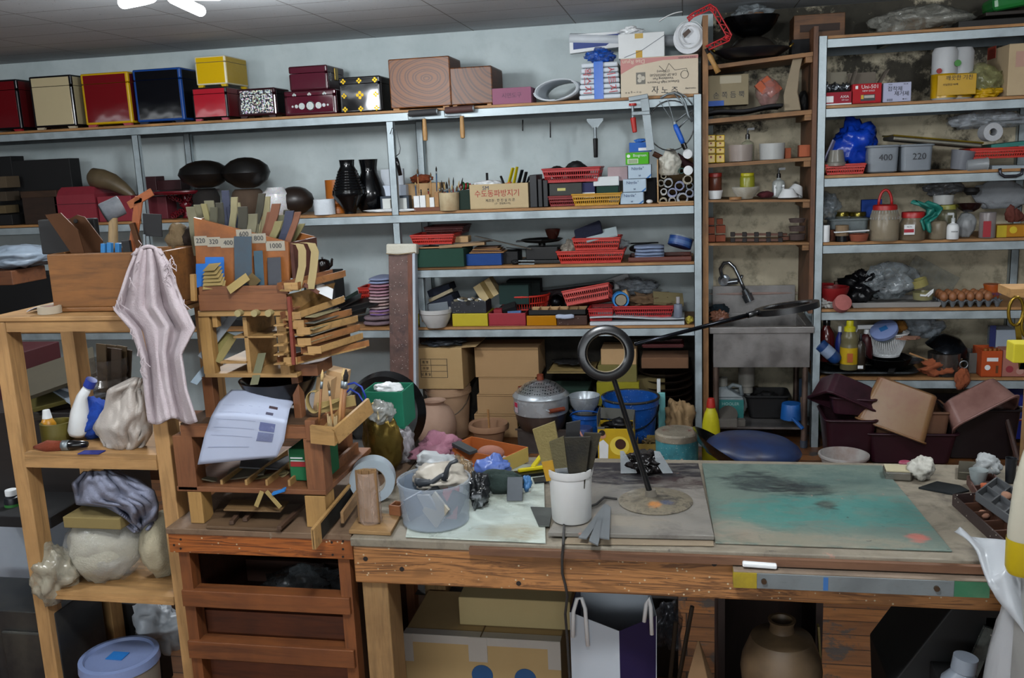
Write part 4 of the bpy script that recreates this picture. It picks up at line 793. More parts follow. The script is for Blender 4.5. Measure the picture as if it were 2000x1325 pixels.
lump('plastic_bag','clear crumpled plastic bag behind the baskets on the fourth shelf','bag', 1210,1276,547,585,YF+.2,Z4+.14,.14,mat('#8c949c','film', alpha=.4),12,.4,4)
lump('shavings','heap of brown leather offcuts in the wide red basket','offcuts', 1222,1310,578,604,YF+.07,Z4+.07,.18,mat('#5c4630','cloth', hex2='#2a1f16'),5,.5,6)
plank('incense_box','flat olive box with an oval picture lying on the offcuts','box', at(1276,582,YF+.1),at(1334,586,YF+.12),.1,.022,mat('#736848','card'),up=(-.1,-.5,1))
lth('glass_bottle','small clear bottle with pale cap at the right of the fourth shelf','bottle', 1316,1333,580,616,YF+.02,Z4+.04,[(0,0),(.95,0),(1,.02),(1,.6),(.9,.64),(.35,.66),(.35,.72)],mat('#7c8494','frost', alpha=.75),parts=(('cap', capj(.45,.7),mat('#a09ca0','plastic')),))
x, z0,w_, h=place(1152,1337,614,636,YF+.0,Z4)
mb=Mb().grid(lambda a, b: ((a-.5)*w_, b*.2,h*(.45+.12*sin(a*5+.6)+.10*sin(a*47)*sin(b*25)*.25)+.001),60,10)
tag(mb.o('bubble_wrap', mat('#b4bcc2','frost', alpha=.9),None,(x, YF+.004,Z4+.012),smooth=True, solid=.006),'sheet of bubble wrap folded over a white foam sheet on the shelf edge','bubble wrap')
fbox('foam_sheet','white foam sheet lying flat under the bubble wrap','packing sheet', 1152,1337,629,636,YF+.004,Z4,.22,mat('#b9bfc4','plain'),bevel=.003)
lump('small_plush','yellow bit of sponge at the right post of the fourth shelf','sponge', 1340,1354,618,634,YF+.02,Z4,.04,mat('#a8983c','cloth'),3,.3,3)
TW=[('#8892b0','blue-striped'),('#8a94b4','pale blue'),('#a87888','pink'),('#9c6a7a','dusty pink'),('#b08c98','light pink'),('#a8808c','rose'),('#b8a0a4','pale rose'),('#b09a98','cream-pink'),('#a88c88','beige-pink'),('#b4a4a0','off-white'),('#8c6c94','purple'),('#74588c','violet'),('#8c7078','mauve')]
ps_=('topmost','second','third','fourth','fifth','sixth','seventh','eighth','ninth','tenth','eleventh','twelfth','thirteenth')
for i,(c, nm) in enumerate(TW):
 v1=545+(i+1)*6.2; pz=at(735,v1,YF+.04).z
 soft('folded_towel','%s folded towel, %s in the stack left of the leaning board' % (nm, ps_[i]),'towel', 715+(i % 3),758-(i % 2),v1-6.6,v1,YF+.05,pz, .24,mat(c,'towel'),1,i, group='towel stack on the fourth shelf')
lump('crumpled_towel','crumpled dusty pink towel with a white tag under the towel stack','towel', 713,759,598,627,YF+.05,at(735,626,YF+.05).z, .24,mat('#8c6f6c','towel'),3,.2,3)
soft('folded_towel','thick grey-mauve towel at the very bottom by the shelf edge','towel', 706,760,619,641,YF+.03,Z4,.26,mat('#77656c','towel'),2,21,group='towel stack on the fourth shelf')
basket('plastic_basket','red basket peeping out left of the towel stack', 702,722,563,590,YF+.2,Z4+.12,.16,RO)
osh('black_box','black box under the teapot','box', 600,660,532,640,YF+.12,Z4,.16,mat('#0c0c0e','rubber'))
zt=at(630,533,YF+.14).z
r=lth('teapot','small dark glazed teapot standing on the black box','teapot', 617,646,502,532,YF+.14,zt, [(0,0),(.5,0),(.9,.25),(1,.5),(.85,.75),(.35,.86),(0,.88)],mat('#140c0b','gloss'),parts=(('lid_knob', [(0,1),(.12,.98),(.14,.92),(.06,.88),(.4,.84),(0,.84)],mat('#140c0b','gloss')),))
Mb().tube([(.03,0,.03),(.055,0,.045),(.06,0,.075),(.065,0,.08)],[.014,.01,.007,.007],10).o('spout', mat('#140c0b','gloss'),r, smooth=True)
for i,(a, b, c, lab) in enumerate((((655,612),(740,590),DBK,'flat black sheet metal scrap sloping below the green scrap'),((650,605),(705,578),mat('#3a3634','steel'),'dark steel plate on the tool heap'),((660,600),(725,585),mat('#241f1c','wood'),'dark wood strip in the tool heap'),((655,622),(715,605),mat('#4a3c30','wood'),'brown board low in the tool heap'),((668,592),(700,573),mat('#10241c','card'),'dark green card standing in the tool heap'),((650,592),(672,580),WH,'white printed scrap left in the tool heap'),((662,632),(716,622),mat('#2c2622','wood'),'lowest dark board in the tool heap'))):
 plank('scrap_piece', lab,'scrap', at(a[0],a[1],YF+.05+.03*i),at(b[0],b[1],YF+.08+.03*i),.09,.008,c, up=(.1,-.2,1),group='flat scraps left of the towels')
a, b=at(785,868,YF-.18),at(781,494,YF-.04); a.z=0.002
r=T('leaning_board','tall brownish-mauve board wrapped in white foam leaning on the shelving','board', a); d=b-a
Mb().bar((0,0,0),d, .125,.03,up=(0,1,0)).o('board', mat('#5f463f','splat', hex2='#3b2a2c'),r, bevel=.002)
Mb().bar((.066,-.002,0),d+V((.066,-.002,0)),.028,.045,up=(0,1,0)).o('edge_batten', mat('#6a3c28','wood', axis='z'),r)
Mb().bar((.086,0,0),d+V((.088,0,.01)),.018,.055,up=(0,1,0)).o('foam_edge', mat('#a9b2bc','plain'),r, bevel=.006)
e=d.normalized(); Mb().bar(d-e*.01+V((.016,0,0)),d+e*.05+V((.016,0,0)),.178,.06,up=(0,1,0)).o('foam_cap', mat('#c6c4b8','cloth', hex2='#a8a080'),r, bevel=.01)
Mb().tube([d+V((-.07,-.034,-.0)),d+V((0,-.036,-.006)),d+V((.1,-.034,.004))],.0025,6).o('string', mat('#8c7a5c','cloth'),r)
# == ON THE FLOOR UNDER THE SHELVES
MC=mat('#a3835c','card', hex2='#86683f')
bk=lth('plastic_bucket','beige lidded bucket under the printed removal carton','bucket', 838,922,752,842,YF+.13,0,[(0,0),(.82,0),(.98,.86),(1.04,.86),(1.04,.93),(1,.93),(1,1),(0,1)],mat('#a5876c','plastic', hex2='#7c6350'),n=40)
Mb().tube([(-bk['w']*.5*cos(t),-bk['w']*.5*sin(t)*1.02,bk['h']*.85-.12*sin(t)) for t in [k*PI/14 for k in range(15)]],.003,6).o('bail', mat('#6a6258','steel'),bk, smooth=True)
o=osh('carton','large tan carton with a printed black table, on the beige bucket','box', 811,905,680,748,YF+.01,bk['h']+.004,.32,mat('#a98d62','card', hex2='#8c7048'),rz=.0)
for a_ in ((.13,.14),(.35,.355),(.68,.69)): panel(o, a_[0],a_[1],.28,.74,INK,'printed_line')
for z_ in (.28,.43,.58,.73): panel(o, .13,.69,z_, z_+.008,INK,'printed_line')
for s_, z_ in (('품 명', .655),('수 량', .505),('납 품 일', .36)): ftext(o, s_, .24,z_, .018,INK)
flaps(o, mat('#a98d62','card', hex2='#8c7048'),(None, 2.0,None, 1.5),.3)
lump('plastic_wrap','black and clear plastic sticking out of the table-printed carton','plastic wrap', 825,900,668,684,YF+.02,o.location.z+o['h'],.2,mat('#3b3f44','film', alpha=.8),6,.4,4)
JP=[(0,0),(.45,0),(.5,.02),(.78,.14),(.98,.38),(1,.52),(.93,.68),(.72,.84),(.5,.9),(.44,.93),(.5,.985),(.56,1),(.5,1),(.4,.95),(.4,.88),(0,.8)]
lth('clay_jar','round unglazed pinkish clay jar on the floor by the leaning board','jar', 813,893,782,868,YF-.12,0,JP, mat('#a08472','clay', hex2='#7c604e'),n=48)
zc=0
sh_=[(928,1012,850,810,'lowest'),(933,1012,810,772,'second from bottom'),(936,1047,772,738,'third from bottom'),(929,1053,738,680,'topmost wide')]
for i,(u0,u1,vb, vt, lab) in enumerate(sh_):
 Yq=YF+.09; zb_=0 if i == 0 else zc; ztp=at((u0+u1)/2,vt, Yq).z
 o=osh('carton','%s plain brown carton of the stack behind the steamer' % lab,'box', u0,u1,vt, vb, Yq, zb_, .26,MC, group='plain brown cartons behind the steamer'); zc=o.location.z+o['h']
 if i == 3: xbox(-o['w']/2+.002,o['w']/2-.002,-.004,.2,o['h'],o['h']+.003).o('lid_flap', MC, o, rot=(.0,0,0));
 panel(o, 0,1,.93,.95,mat('#6a5030','flat'),'lid_seam')
lth('clay_basin','terracotta basin with a small stick standing in it','basin', 917,995,826,860,YF-.12,0,[(0,0),(.5,0),(.6,.1),(.8,.7),(.98,.78),(1,.9),(.95,1),(.8,.95),(.72,.75),(.5,.2),(0,.2)],mat('#8c6a50','clay', hex2='#6a4c38'),n=40)
stick('wooden_stick','thin upright wooden stick in the terracotta basin','stick', at(956,850,YF-.12),at(953,800,YF-.12),.006,M_PLY)
tb_=osh('metal_tub','dull grey rectangular tub under the steamer pot','tub', 1012,1112,838,880,YF-.2,0,.3,mat('#5f5a58','steel', rough=.5),hole=True)
xbox(-tb_['w']/2-.01,tb_['w']/2+.01,-.01,0,tb_['h']-.008,tb_['h']).o('rim', mat('#6a6664','steel'),tb_)
AL=mat('#b0b8be','zinc', rough=.22)
zt=tb_['h']+.002
pot=lth('steamer_pot','shiny aluminium steamer pot with perforated domed lid and wooden handles','pot', 1006,1112,768,836,YF-.16,zt-.02,[(.93,.5),(.98,.52),(1,.56),(1,.97),(0,.97)],AL, n=56,parts=(('lower_pot', [(0,0),(.6,0),(.8,.1),(.92,.35),(.95,.5),(.9,.52)],mat('#6c6460','steel', rough=.3)),))
h=pot['h']; r0=pot['w']/2
m=bpy.data.materials.new('perforated_lid'); m.use_nodes=True; nt=m.node_tree; b=nt.nodes['Principled BSDF']; b.inputs['Metallic'].default_value=.9; b.inputs['Roughness'].default_value=.3
vo=nd(nt,'ShaderNodeTexVoronoi', in_Scale=72,in_Randomness=.0); nt.links.new(coords(nt),vo.inputs['Vector']); nt.links.new(ramp(nt, vo.outputs['Distance'],[(.3,lin('#4c565c')),(.42,lin('#c6ccd0'))]),b.inputs['Base Color'])
Mb().lathe([(0,h*1.36),(r0*.25,h*1.35),(r0*.6,h*1.24),(r0*.88,h*1.06),(r0*1.02,h*.97)],56).o('lid', m, pot, smooth=True)
Mb().lathe([(r0*.88,h*1.06+.001),(r0*1.03,h*.975),(r0*1.03,h*.95)],56).o('lid_rim', AL, pot, smooth=True)
Mb().lathe([(0,h*1.5),(.018,h*1.5),(.02,h*1.36),(0,h*1.36)],20).o('knob', mat('#7c3418','wood'),pot, smooth='auto')
for s, a_ in ((1,-.9),(-1,-.9+.0)):
 c_=V((cos(a_)*s, sin(a_)*s*(1 if s > 0 else 1),0)); p=c_*(r0*1.12)+V((0,0,h*.72 if s > 0 else h*1.0)); t_=V((-c_.y, c_.x, 0))
 hnd=Mb().cyl(p-t_*.045,p+t_*.045,.012,n=12).o('handle', mat('#7c3418','wood'),pot, smooth='auto'); Mb().tube([p-t_*.05-c_*.04,p-t_*.045,p-t_*.04],.004,6).tube([p+t_*.05-c_*.04,p+t_*.045,p+t_*.04],.004,6).o('bracket', AL, pot)
o_=xbox(-.0,.035,-.002,.0,0,.055).o('sticker', mat('#b8a8b0','flat'),pot, loc=(-r0*.86,-r0*.53,h*.6),rot=(0,0,-.95)); xbox(0,.035,-.003,-.002,.03,.055).o('sticker_band', mat('#b02848','flat'),pot, loc=(-r0*.86,-r0*.53,h*.6),rot=(0,0,-.95))
o=osh('pale_crate','pale wooden open crate with finger-joined front high behind the pot','drawer', 1069,1164,731,758,YF+.04,.40,.26,mat('#9a8454','wood', hex2='#6e5a34'),hole=True, wall=.012)
osh('green_box','tall dark green carton under the pale drawer','box', 1078,1152,760,862,YF+.08,0,.2,mat('#0f2c20','card')); bpy.data.objects['green_box.002' if 'green_box.002' in bpy.data.objects else 'green_box'].scale.z = 1
lump('dark_cloth','dark rags heaped in the pale wooden drawer','rag', 1085,1150,719,736,YF+.1,.44,.16,DBK, 5,.4,4)
for i,(u0,u1,vt, vb, y_, c, lab) in enumerate(((1174,1243,682,713,.1,CARD,'tan carton seen through the magnifier ring, topmost'),(1168,1244,714,747,.08,mat('#6d6534','card'),'olive taped box in the middle of the stack behind the ring lamp'),(1168,1250,748,868,.06,mat('#8c8410','card'),'yellow-olive taped carton at the base behind the blue bucket'))):
 osh('carton', lab,'box', u0,u1,vt, vb, YF+y_, None if i < 2 else 0,.2,c)
osh('carton','olive upright board box right of the ring lamp','box', 1245,1300,740,840,YF+.12,0,.1,mat('#5c4f2c','card'))
osh('blue_board','pale blue plastic panel standing right of the blue bucket','panel', 1286,1300,768,840,YF-.03,0,.02,mat('#6fb0b0','plastic')); osh('white_board','narrow white post standing beside the pale blue panel','panel', 1284,1291,742,840,YF+.06,0,.03,WH)
osh('carton','dark brown box with speckled front on the pot stack at the right','box', 1253,1345,699,729,YF+.06,.425,.2,mat('#6c4c34','card')); basket('plastic_basket','dark red basket behind the speckled brown box', 1256,1334,686,700,YF+.16,.53,.15,mat('#5c0e12','plastic'))
lump('chain_mesh','tangle of grey wire netting on the dark red basket','netting', 1200,1296,664,692,YF+.2,.55,.14,mat('#4a4a46','film', alpha=.7),5,.5,6)
for i in range(9):
 z_=.002+i*.046; lth('stacked_bowl','dark brown wooden bowl, %s from the bottom of the tall stack' % ('first','second','third','fourth','fifth','sixth','seventh','eighth','ninth')[i],'bowl', 1246+(i % 2),1353-(i % 3),815-i*13.6,842-i*13.6,YF+.24,None if i else .002,[(0,0),(.5,0),(.92,.3),(1,.44),(.97,.44),(.5,.04),(0,.04)],mat('#2e2018' if i % 2 else '#3a2a1e','wood'),group='stacked wooden bowls', n=40)
lump('crumpled_paper_bag','crumpled brown paper bag at the foot of the bowl stack','paper bag', 1303,1350,790,842,YF-.12,0,.10,mat('#8c7250','card'),8,.45,4)
BL=mat('#1450a0','splat', hex2='#0d1418', rough=.35)
for (u0,u1,vt, vb, y_, lab, q) in ((1178,1288,775,858,-.13,'bright blue bucket with black paint-caked rim', 1),(1116,1182,802,862,-.18,'smaller blue bucket behind the steamer pot', 2)):
 o=lth('blue_bucket', lab,'bucket', u0,u1,vt, vb, YF+y_, 0,[(0,0),(.76,0),(.8,.3),(.83,.3),(.94,.86),(1,.88),(1,1),(.95,1),(.78,.05),(0,.05)],BL, n=44)
 w_=o['w']/2; h=o['h']; Mb().tube([(w_*cos(t),w_*sin(t),h) for t in [k*.2244 for k in range(28)]],.007,8,True).o('rim', mat('#2c2a26','splat', hex2='#1450a0'),o, smooth=True)
 Mb().tube([(-w_*cos(t),-w_*sin(t)*1.03-.006,h*.86-(.1 if q == 1 else -.06)*sin(t)) for t in [k*PI/14 for k in range(15)]],.004,6).o('bail', mat('#1450a0','plastic') if q == 2 else mat('#22282c','steel'),o, smooth=True)
 Mb().lathe([(0,h*.7),(w_*.86,h*.7)],32).o('paint', mat('#0b0c0e','gloss'),o)
for i in range(2): lth('steel_bowl','stainless bowl on the smaller blue bucket, %s' % ('lower','upper nested one')[i],'bowl', 1112,1172,776-i*4,808-i*6,YF-.14,at(1140,808-i*6,YF-.14).z, [(0,0),(.5,0),(.9,.6),(1,1),(1.02,1),(.93,.6),(.52,.05),(0,.05)],AL, group='stainless bowls', n=40)
o=lth('lidded_jug','slate blue cup with pink strap handle beside the blue buckets','cup', 1122,1158,835,860,YF-.35,.08,CAN, mat('#2c3c6c','plastic')); Mb().tube([(.0,-.055,.03),(0,-.06,.09),(-.02,-.04,.12),(-.04,-.04,.11)],.006,8).o('strap', mat('#b07a6c','plastic'),o, smooth=True)
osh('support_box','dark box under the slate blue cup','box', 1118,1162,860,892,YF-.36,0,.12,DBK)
CY=mat('#b8980c','card', hex2='#9a7c0a')
o=osh('coffee_carton','yellow instant coffee carton reused as a bin, cut open','box', 1168,1238,838,888,YF-.46,0,.16,CY, hole=True)
mb=Mb(); w_, h=o['w'],o['h']
for a_, b_, hh in (((-w_/2,0),(-w_*.3,0),.012),((-w_/2,.0),(-w_/2,.16),.075),((-w_/2,.2),(w_/2,.16),.06),((w_/2,0),(w_/2,.16),.06)): mb.bar((a_[0],a_[1],h+hh/2-.002),(b_[0],b_[1],h+hh/2-.002),.003,hh)
mb.o('torn_rim', mat('#5a5a54','card'),o)
Mb().cyl((.02,-.001,h*.6),(.02,-.0002,h*.6),.05,n=28).o('cup_picture', mat('#d9c24a','flat'),o, rot=None); Mb().cyl((.025,-.002,h*.64),(.025,-.001,h*.64),.028,n=24).o('cup_picture', mat('#3a1a08','flat'),o)
mb=Mb().cyl((-w_*.36,-.0015,h*.84),(-w_*.36,-.0002,h*.84),.018,n=18).o('woman_face', mat('#b88468','flat'),o); Mb().prism([(-w_*.46,h*.3),(-w_*.22,h*.3),(-w_*.2,h*.62),(-w_*.34,h*.74),(-w_*.46,h*.68)],-.0015,-.0002).o('white_blouse', WH, o); Mb().cyl((-w_*.37,-.0025,h*.9),(-w_*.37,-.0016,h*.9),.016,n=14).o('woman_hair', mat('#1c1008','flat'),o)
panel(o, 0,1,0,.16,mat('#4a1c08','flat'),'brown_band'); ftext(o,'250', .78,.13,.035,WH)
lump('black_bag','black plastic liner inside the coffee carton','bag', 1176,1232,826,842,YF-.38,h*.72,.12,mat('#0c0d10','plastic'),7,.4,4)
o=osh('match_box','shallow yellow box heaped with short wooden pegs','box', 1243,1314,868,893,YF-.38,0.001,.16,mat('#8c7434','card'),hole=True)
for i in range(26):
 rr_=random.Random(i); px_, py_=rr_.uniform(-.4,.4)*o['w'],rr_.uniform(.03,.13); a_=rr_.uniform(0,3.1); z_=o['h']*.75+rr_.uniform(0,.05)*(1-abs(px_)/o['w']*2)
 d_=V((cos(a_)*.018,sin(a_)*.018,rr_.uniform(-.006,.006)))
 pc=V((o.location.x+px_, o.location.y+py_, z_)); plank('wooden_peg','short pale wooden peg, one of the loose heap in the shallow yellow box','peg', pc-d_, pc+d_, .008,.008,mat('#9a8458','wood'),group='wooden pegs in the yellow box')
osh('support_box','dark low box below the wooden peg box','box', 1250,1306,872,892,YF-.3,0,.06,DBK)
tn=lth('painted_tin','round turquoise tin with flowers and a paint-smeared lid','tin', 1281,1364,843,905,YF-.45,0,[(0,0),(.96,0),(1,.04),(1,.88),(0,.88)],mat('#3f8c98','splat', hex2='#6aa8ac'),parts=(('lid', [(0,1.02),(.95,1.02),(1.03,.98),(1.03,.84),(1,.84)],mat('#8c8474','splat', hex2='#6a2420')),),n=44)
r0=tn['w']/2
for i in range(16):
 a_=-PI/2+R_.uniform(-.5,.9); z_=R_.uniform(.15,.5)*tn['h']; c_=V((cos(a_),sin(a_),0)); Mb().cyl(c_*r0*.99+V((0,0,z_)),c_*r0*1.012+V((0,0,z_)),.007,n=8).o('flower', mat(('#b8a49c','#a83c34','#c4bcb4')[i % 3],'flat'),tn)
x, z0,w_, h=place(1371,1407,782,893,YF-.3,0); r=T('detergent_bottle','bright yellow detergent bottle with red cap in front of the sink','bottle',(x, YF-.26,0.001))
def ell(w, d, z, n=24): return [(w/2*cos(t*2*PI/n),d/2*sin(t*2*PI/n),z) for t in range(n)]
Mb().loft([ell(w_*a_, .07*b_, h*c_) for a_, b_, c_ in ((.9,.9,0),(1,1,.02),(1.0,1,.5),(.9,.95,.64),(.72,.8,.76),(.5,.6,.83),(.42,.5,.86))]).o('body', mat('#b8b01a','plastic'),r, smooth='auto')
Mb().lathe([(0,h),(.016,h),(.02,h*.96),(.024,h*.86),(0,h*.86)],20).o('cap', mat('#a82418','plastic'),r, smooth='auto')
zs=.20; c, r0=rimc(1368,1560,878,zs)
r=T('round_stool','low round stool with a worn dark blue padded seat','stool',(c.x, c.y, .001))
Mb().lathe([(0,zs+.075),(r0*.45,zs+.07),(r0*.75,zs+.052),(r0*.93,zs+.025),(r0,zs),(r0*.97,zs-.02),(r0*.85,zs-.03),(0,zs-.03)],56,sy=.8).o('cushion', mat('#24365c','dirty', rough=.4,hex2='#2e2224'),r, smooth=True, rot=(0,.07,0))
for a_ in (.7,2.4,3.9,5.4): Mb().cyl((cos(a_)*.2,sin(a_)*.14,.0),(cos(a_)*.13,sin(a_)*.1,zs-.03),.012,n=10).o('leg', BK, r)
r=T('black_dish','large glossy black lacquer dish tipped up at the left of the blue stool seat','dish', at(1392,880,c.y-.02))
Mb().lathe([(0,0),(.10,.003),(.16,.02),(.2,.055),(.205,.06),(.19,.056),(.15,.03),(.1,.014),(0,.01)],56).o('dish', mat('#050608','gloss', rough=.1),r, smooth='auto', rot=(-.1,.55,0),loc=(.05,.0,-.05))
wb_=round_at('white_basin','white plastic basin with brown residue on the floor behind the workbench','basin', 1598,1698,886,.10,.001,[(0,0),(.7,0),(.74,.1),(.93,.85),(1,.87),(1,.97),(.92,1),(.9,.9),(.7,.14),(0,.14)],mat('#aca8a4','dirty', hex2='#7a5c50'),n=44)
# == CUBICLE SHELVES
YC=YF+.06
def cz(i, u0,u1): return cubz(i,(u0+u1)/2)+.002
PLW=mat('#b4b6b4','frost', alpha=.8); PLG=mat('#8d959a','frost', alpha=.75); TER=mat('#a4583a','clay'); STEEL=mat('#8d9296','steel')
z=cz(0,1395,1542)+.012
r=lth('wide_pan','wide black pan lying flat on top of the cubicle','pan', 1395,1542,96,112,YC, z, [(0,0),(.7,0),(1,.8),(1.02,.9),(1,1),(.7,.3),(0,.3)],mat('#0d0f14','gloss', rough=.3),sy=.75,n=44); z2=z+r['h']
for s_ in (-1,1): Mb().tube([(s_*r['w']*.49,-.03,r['h']*.9),(s_*r['w']*.54,-.02,r['h']*1.3),(s_*r['w']*.54,.02,r['h']*1.3),(s_*r['w']*.49,.03,r['h']*.9)],.005,6).o('handle', brass, r, smooth=True)
r=lth('domed_lid','steel domed pot lid upside down between the pans','lid', 1424,1516,72,96,YC+.02,z2-.01,[(0,0),(.9,0),(1,.1),(.97,.3),(.7,.8),(.3,1),(0,1)],mat('#5b564f','steel'),n=44,sy=.8); z3=z2-.01+r['h']
r=lth('wok','deep black and steel wok stacked on the domed lid','wok', 1414,1521,34,74,YC+.04,z3-.002,[(0,0),(.35,.03),(.7,.3),(.92,.7),(1,1),(1.03,1.0),(1.03,1.03),(.98,1.03),(.9,.75),(.3,.1),(0,.08)],mat('#15171a','steel', rough=.25),n=48,sy=.8)
Mb().tube([(-r['w']*.5,-.03,r['h']*.9),(-r['w']*.62,-.02,r['h']*.85),(-r['w']*.62,.02,r['h']*.85),(-r['w']*.5,.03,r['h']*.9)],.007,6).o('handle', DBK, r, smooth=True); z4 = z3+r['h']*1.0
lump('food_bag','clear plastic bag of brown pieces on the wok','bag', 1432,1516,6,40,YC+.05,z4-.02,.2,mat('#8c9498','film', alpha=.55),4,.4,3); lump('dried_food','brown dried food inside the clear bag on the wok','food', 1448,1498,20,42,YC+.08,z4-.02,.12,mat('#7a5434','clay'),7,.4,4)
o=osh('black_box','black carton under the stained wooden box beside the pans','box', 1546,1592,76,102,YC+.1,cz(0,1546,1582),.14,mat('#101012','card'))
o2=osh('wooden_box','stained brown wooden box high on the rack at the ceiling','box', 1550,1650,27,76,YC+.12,None, .2,mat('#6a4422','wood', hex2='#33200f')); panel(o2,.12,.9,.3,.6,mat('#2c1a0e','dirty'),'dark_smear')
z=cz(1,1380,1480)-.004
o=tag(Mb().grid(lambda a, b: (-.19+a*.4,b*.26,.022+.006*sin(a*9)+.003*sin(b*11)),30,6).o('black_mat', mat('#0e0e12','rubber'),None,((at(1381,220,YC).x+at(1515,214,YC).x)/2,YF+.03,z+.014),rot=(0,-.05,0),smooth=True, solid=.016),'thick black rubber mat folded on the second cubicle shelf','mat')
o=osh('carton','taped tan carton with black pen letters on the black mat','box', 1382,1462,146,206,YC, None, .16,mat('#857a60','card')); panel(o, .3,.82,.72,.96,mat('#9a927c','flat'),'tape'); panel(o, .0,.4,0,.17,mat('#164a9c','flat'),'blue_label', t=.002); ftext(o,'손 쪽 듬 뿍', .52,.33,.036,INK)
lump('brick_tub','clear tub tipped up holding orange bricks','tub', 1477,1526,147,206,YC+.02,None, .1,mat('#a87f7c','film', alpha=.4),2,.12,1)
for i,(u, v_, ry_) in enumerate(((1487,172,.5),(1500,162,.6),(1503,178,.55),(1514,170,.6))):
 plank('clay_brick','small orange brick in the tipped clear tub, %s' % ('left one','topmost one','middle one','right one')[i],'brick', at(u-8,v_-9,YC+.05+.01*i),at(u+8,v_+9,YC+.05+.01*i),.05,.04,mat('#b05a3c','clay'),group='bricks in the clear tub', bevel=.004)
x, z0,w_, h=place(1530,1568,106,216,YC, None)
tag(Mb().loft([[(-.045,0,0),(.04,0,0),(.045,.05,0),(-.03,.05,0)],[(-.05,0,.08),(.02,-.01,.09),(.03,.04,.09),(-.03,.05,.08)],[(-.02,0,.2),(.03,-.005,.2),(.03,.03,.2),(-.01,.03,.2)],[(-.0,0,h),(.05,.01,h*1.02),(.05,.02,h*1.02),(.0,.01,h)]]).o('paper_sack', mat('#8d806a','card'),None,(x, YC, z0),smooth='auto', bevel=.004),'tall twisted tan paper sack between two cubicle shelves','paper sack')
lump('black_bag','black bag slumped right of the twisted sack','bag', 1560,1582,178,216,YC+.08,z, .1,DBK, 3,.2,2)
z=cz(2,1380,1416)
for i in range(4):
 for j in range(2):
  pz=z+i*.034; u0=1380+j*18; o=osh('yellow_packet','shiny yellow wrapped packet, %s row %s' % (('bottom','second','third','top')[i],('left','right')[j]),'packet', u0,u0+17.5,301.5-12.6*i, 313-12.6*i, YC, None if i else z, .07,mat('#b8960c','plastic', hex2='#8a6a0c', rough=.2),group='yellow packets in the cubicle', bevel=.004); panel(o, .4,.6,.55,.8,mat('#7a2c20','flat'),'label')
z=cz(2,1421,1545)
pump=lambda nm, lab, u0,u1,vt, vb, Y, z, m, mc, **k: lth(nm, lab,'bottle', u0,u1,vt, vb, Y, z, [(0,0),(.95,0),(1,.02),(1,.45),(.85,.55),(.3,.62),(.3,.66)],m, parts=(('pump', [(0,.98),(.14,.98),(.14,.82),(.32,.8),(.34,.66),(0,.64)],mc),), **k)
def nozzle(o, mc, s=1): w_, h=o['w'],o['h']; Mb().bar((0,0,h*.96),(s*w_*.5,0,h*.965),.01,.012).o('nozzle', mc, o)
o=pump('pump_bottle','clear round soap bottle with black pump behind the pinkish tub', 1447,1473,250,309,YC+.06,z, mat('#8d9078','frost', alpha=.5),BK); nozzle(o, BK)
lth('plastic_tub','low pinkish translucent tub on the third cubicle shelf','tub', 1422,1471,283,311,YC-.01,z-.002,TUB(.04,.93),mat('#a0948c','frost', alpha=.7))
lth('plastic_tub','round white translucent tub beside the pinkish one','tub', 1482,1533,280,309,YC-.0,z, TUB(.04,.93),PLW)
osh('clay_brick','small orange brick beside the white tub','brick', 1533,1545,289,307,YC+.06,z, .05,TER, bevel=.003); osh('clay_brick','larger orange brick at the right end of the third cubicle shelf','brick', 1561,1582,283,306,YC, cz(2,1560,1582),.08,TER, bevel=.003)
z=cz(3,1381,1411)
o=lth('white_dish','white square-sided dish under the red-lidded jar','dish', 1381,1412,372,389,YC, z, TUB(.1,.75),WH, n=4+20); lth('lidded_jar','jar of reddish paste with a brown-red lid in the white dish','jar', 1383,1410,338,373,YC+.01,z+o['h']*.75,JAR, mat('#5a2c1c','frost', alpha=.85),parts=(('lid', capj(1.0,.8),mat('#7a1c14','plastic')),))
z=cz(3,1430,1484); o=lth('enamel_bowl','white enamel bowl with worn brown pattern','bowl', 1429,1484,365,387,YC, z, [(0,0),(.5,0),(.55,.1),(.85,.55),(.97,.85),(1,1),(.94,1),(.8,.6),(.5,.2),(0,.2)],mat('#b0aea4','dirty', hex2='#6a5a30')); lth('lidded_jar','glass jar of yellow-green paste with yellow lid in the enamel bowl','jar', 1445,1474,338,366,YC+.015,z+o['h']*.75,JAR, mat('#8c8c20','frost', alpha=.8),parts=(('lid', capj(.9,.83),mat('#a8a010','plastic')),))
lth('cork_disc','flat tan disc under the edge of the enamel bowl','disc', 1424,1448,385,390,YF+.02,z-.001,CAN, M_PLY)
lump('maroon_cloth','small folded maroon cloth between bowl and cleaner bottle','cloth', 1479,1511,374,387,YC-.02,z, .08,mat('#4c141c','cloth'),5,.2,2)
o=pump('cleaner_bottle','clear square bottle marked CLEANE with dark pump', 1508,1533,328,383,YC+.05,z, mat('#a0a6a4','frost', alpha=.7),BK); nozzle(o, BK); panel(o, .1,.9,.06,.42,WH,'label', y=-.027); ftext(o,'CLEANE', .55,.33,.013,INK, y=-.0305)
lth('white_bowl','white bowl upside down at the right of the fourth cubicle shelf','bowl', 1519,1559,369,387,YC-.02,z, [(.5,1),(.55,.95),(.95,.1),(1,0),(.94,0),(.45,.9),(0,.9),(0,1),(.5,1)],WH); lth('white_bowl','second white bowl leaning over the upside down one','bowl', 1533,1569,361,384,YC+.06,z+.012,[(.5,1),(.55,.95),(.95,.1),(1,0),(.94,0),(.45,.9),(0,.9),(0,1),(.5,1)],WH, rot=(-.2,.45,0))
z=cz(4,1381,1417)
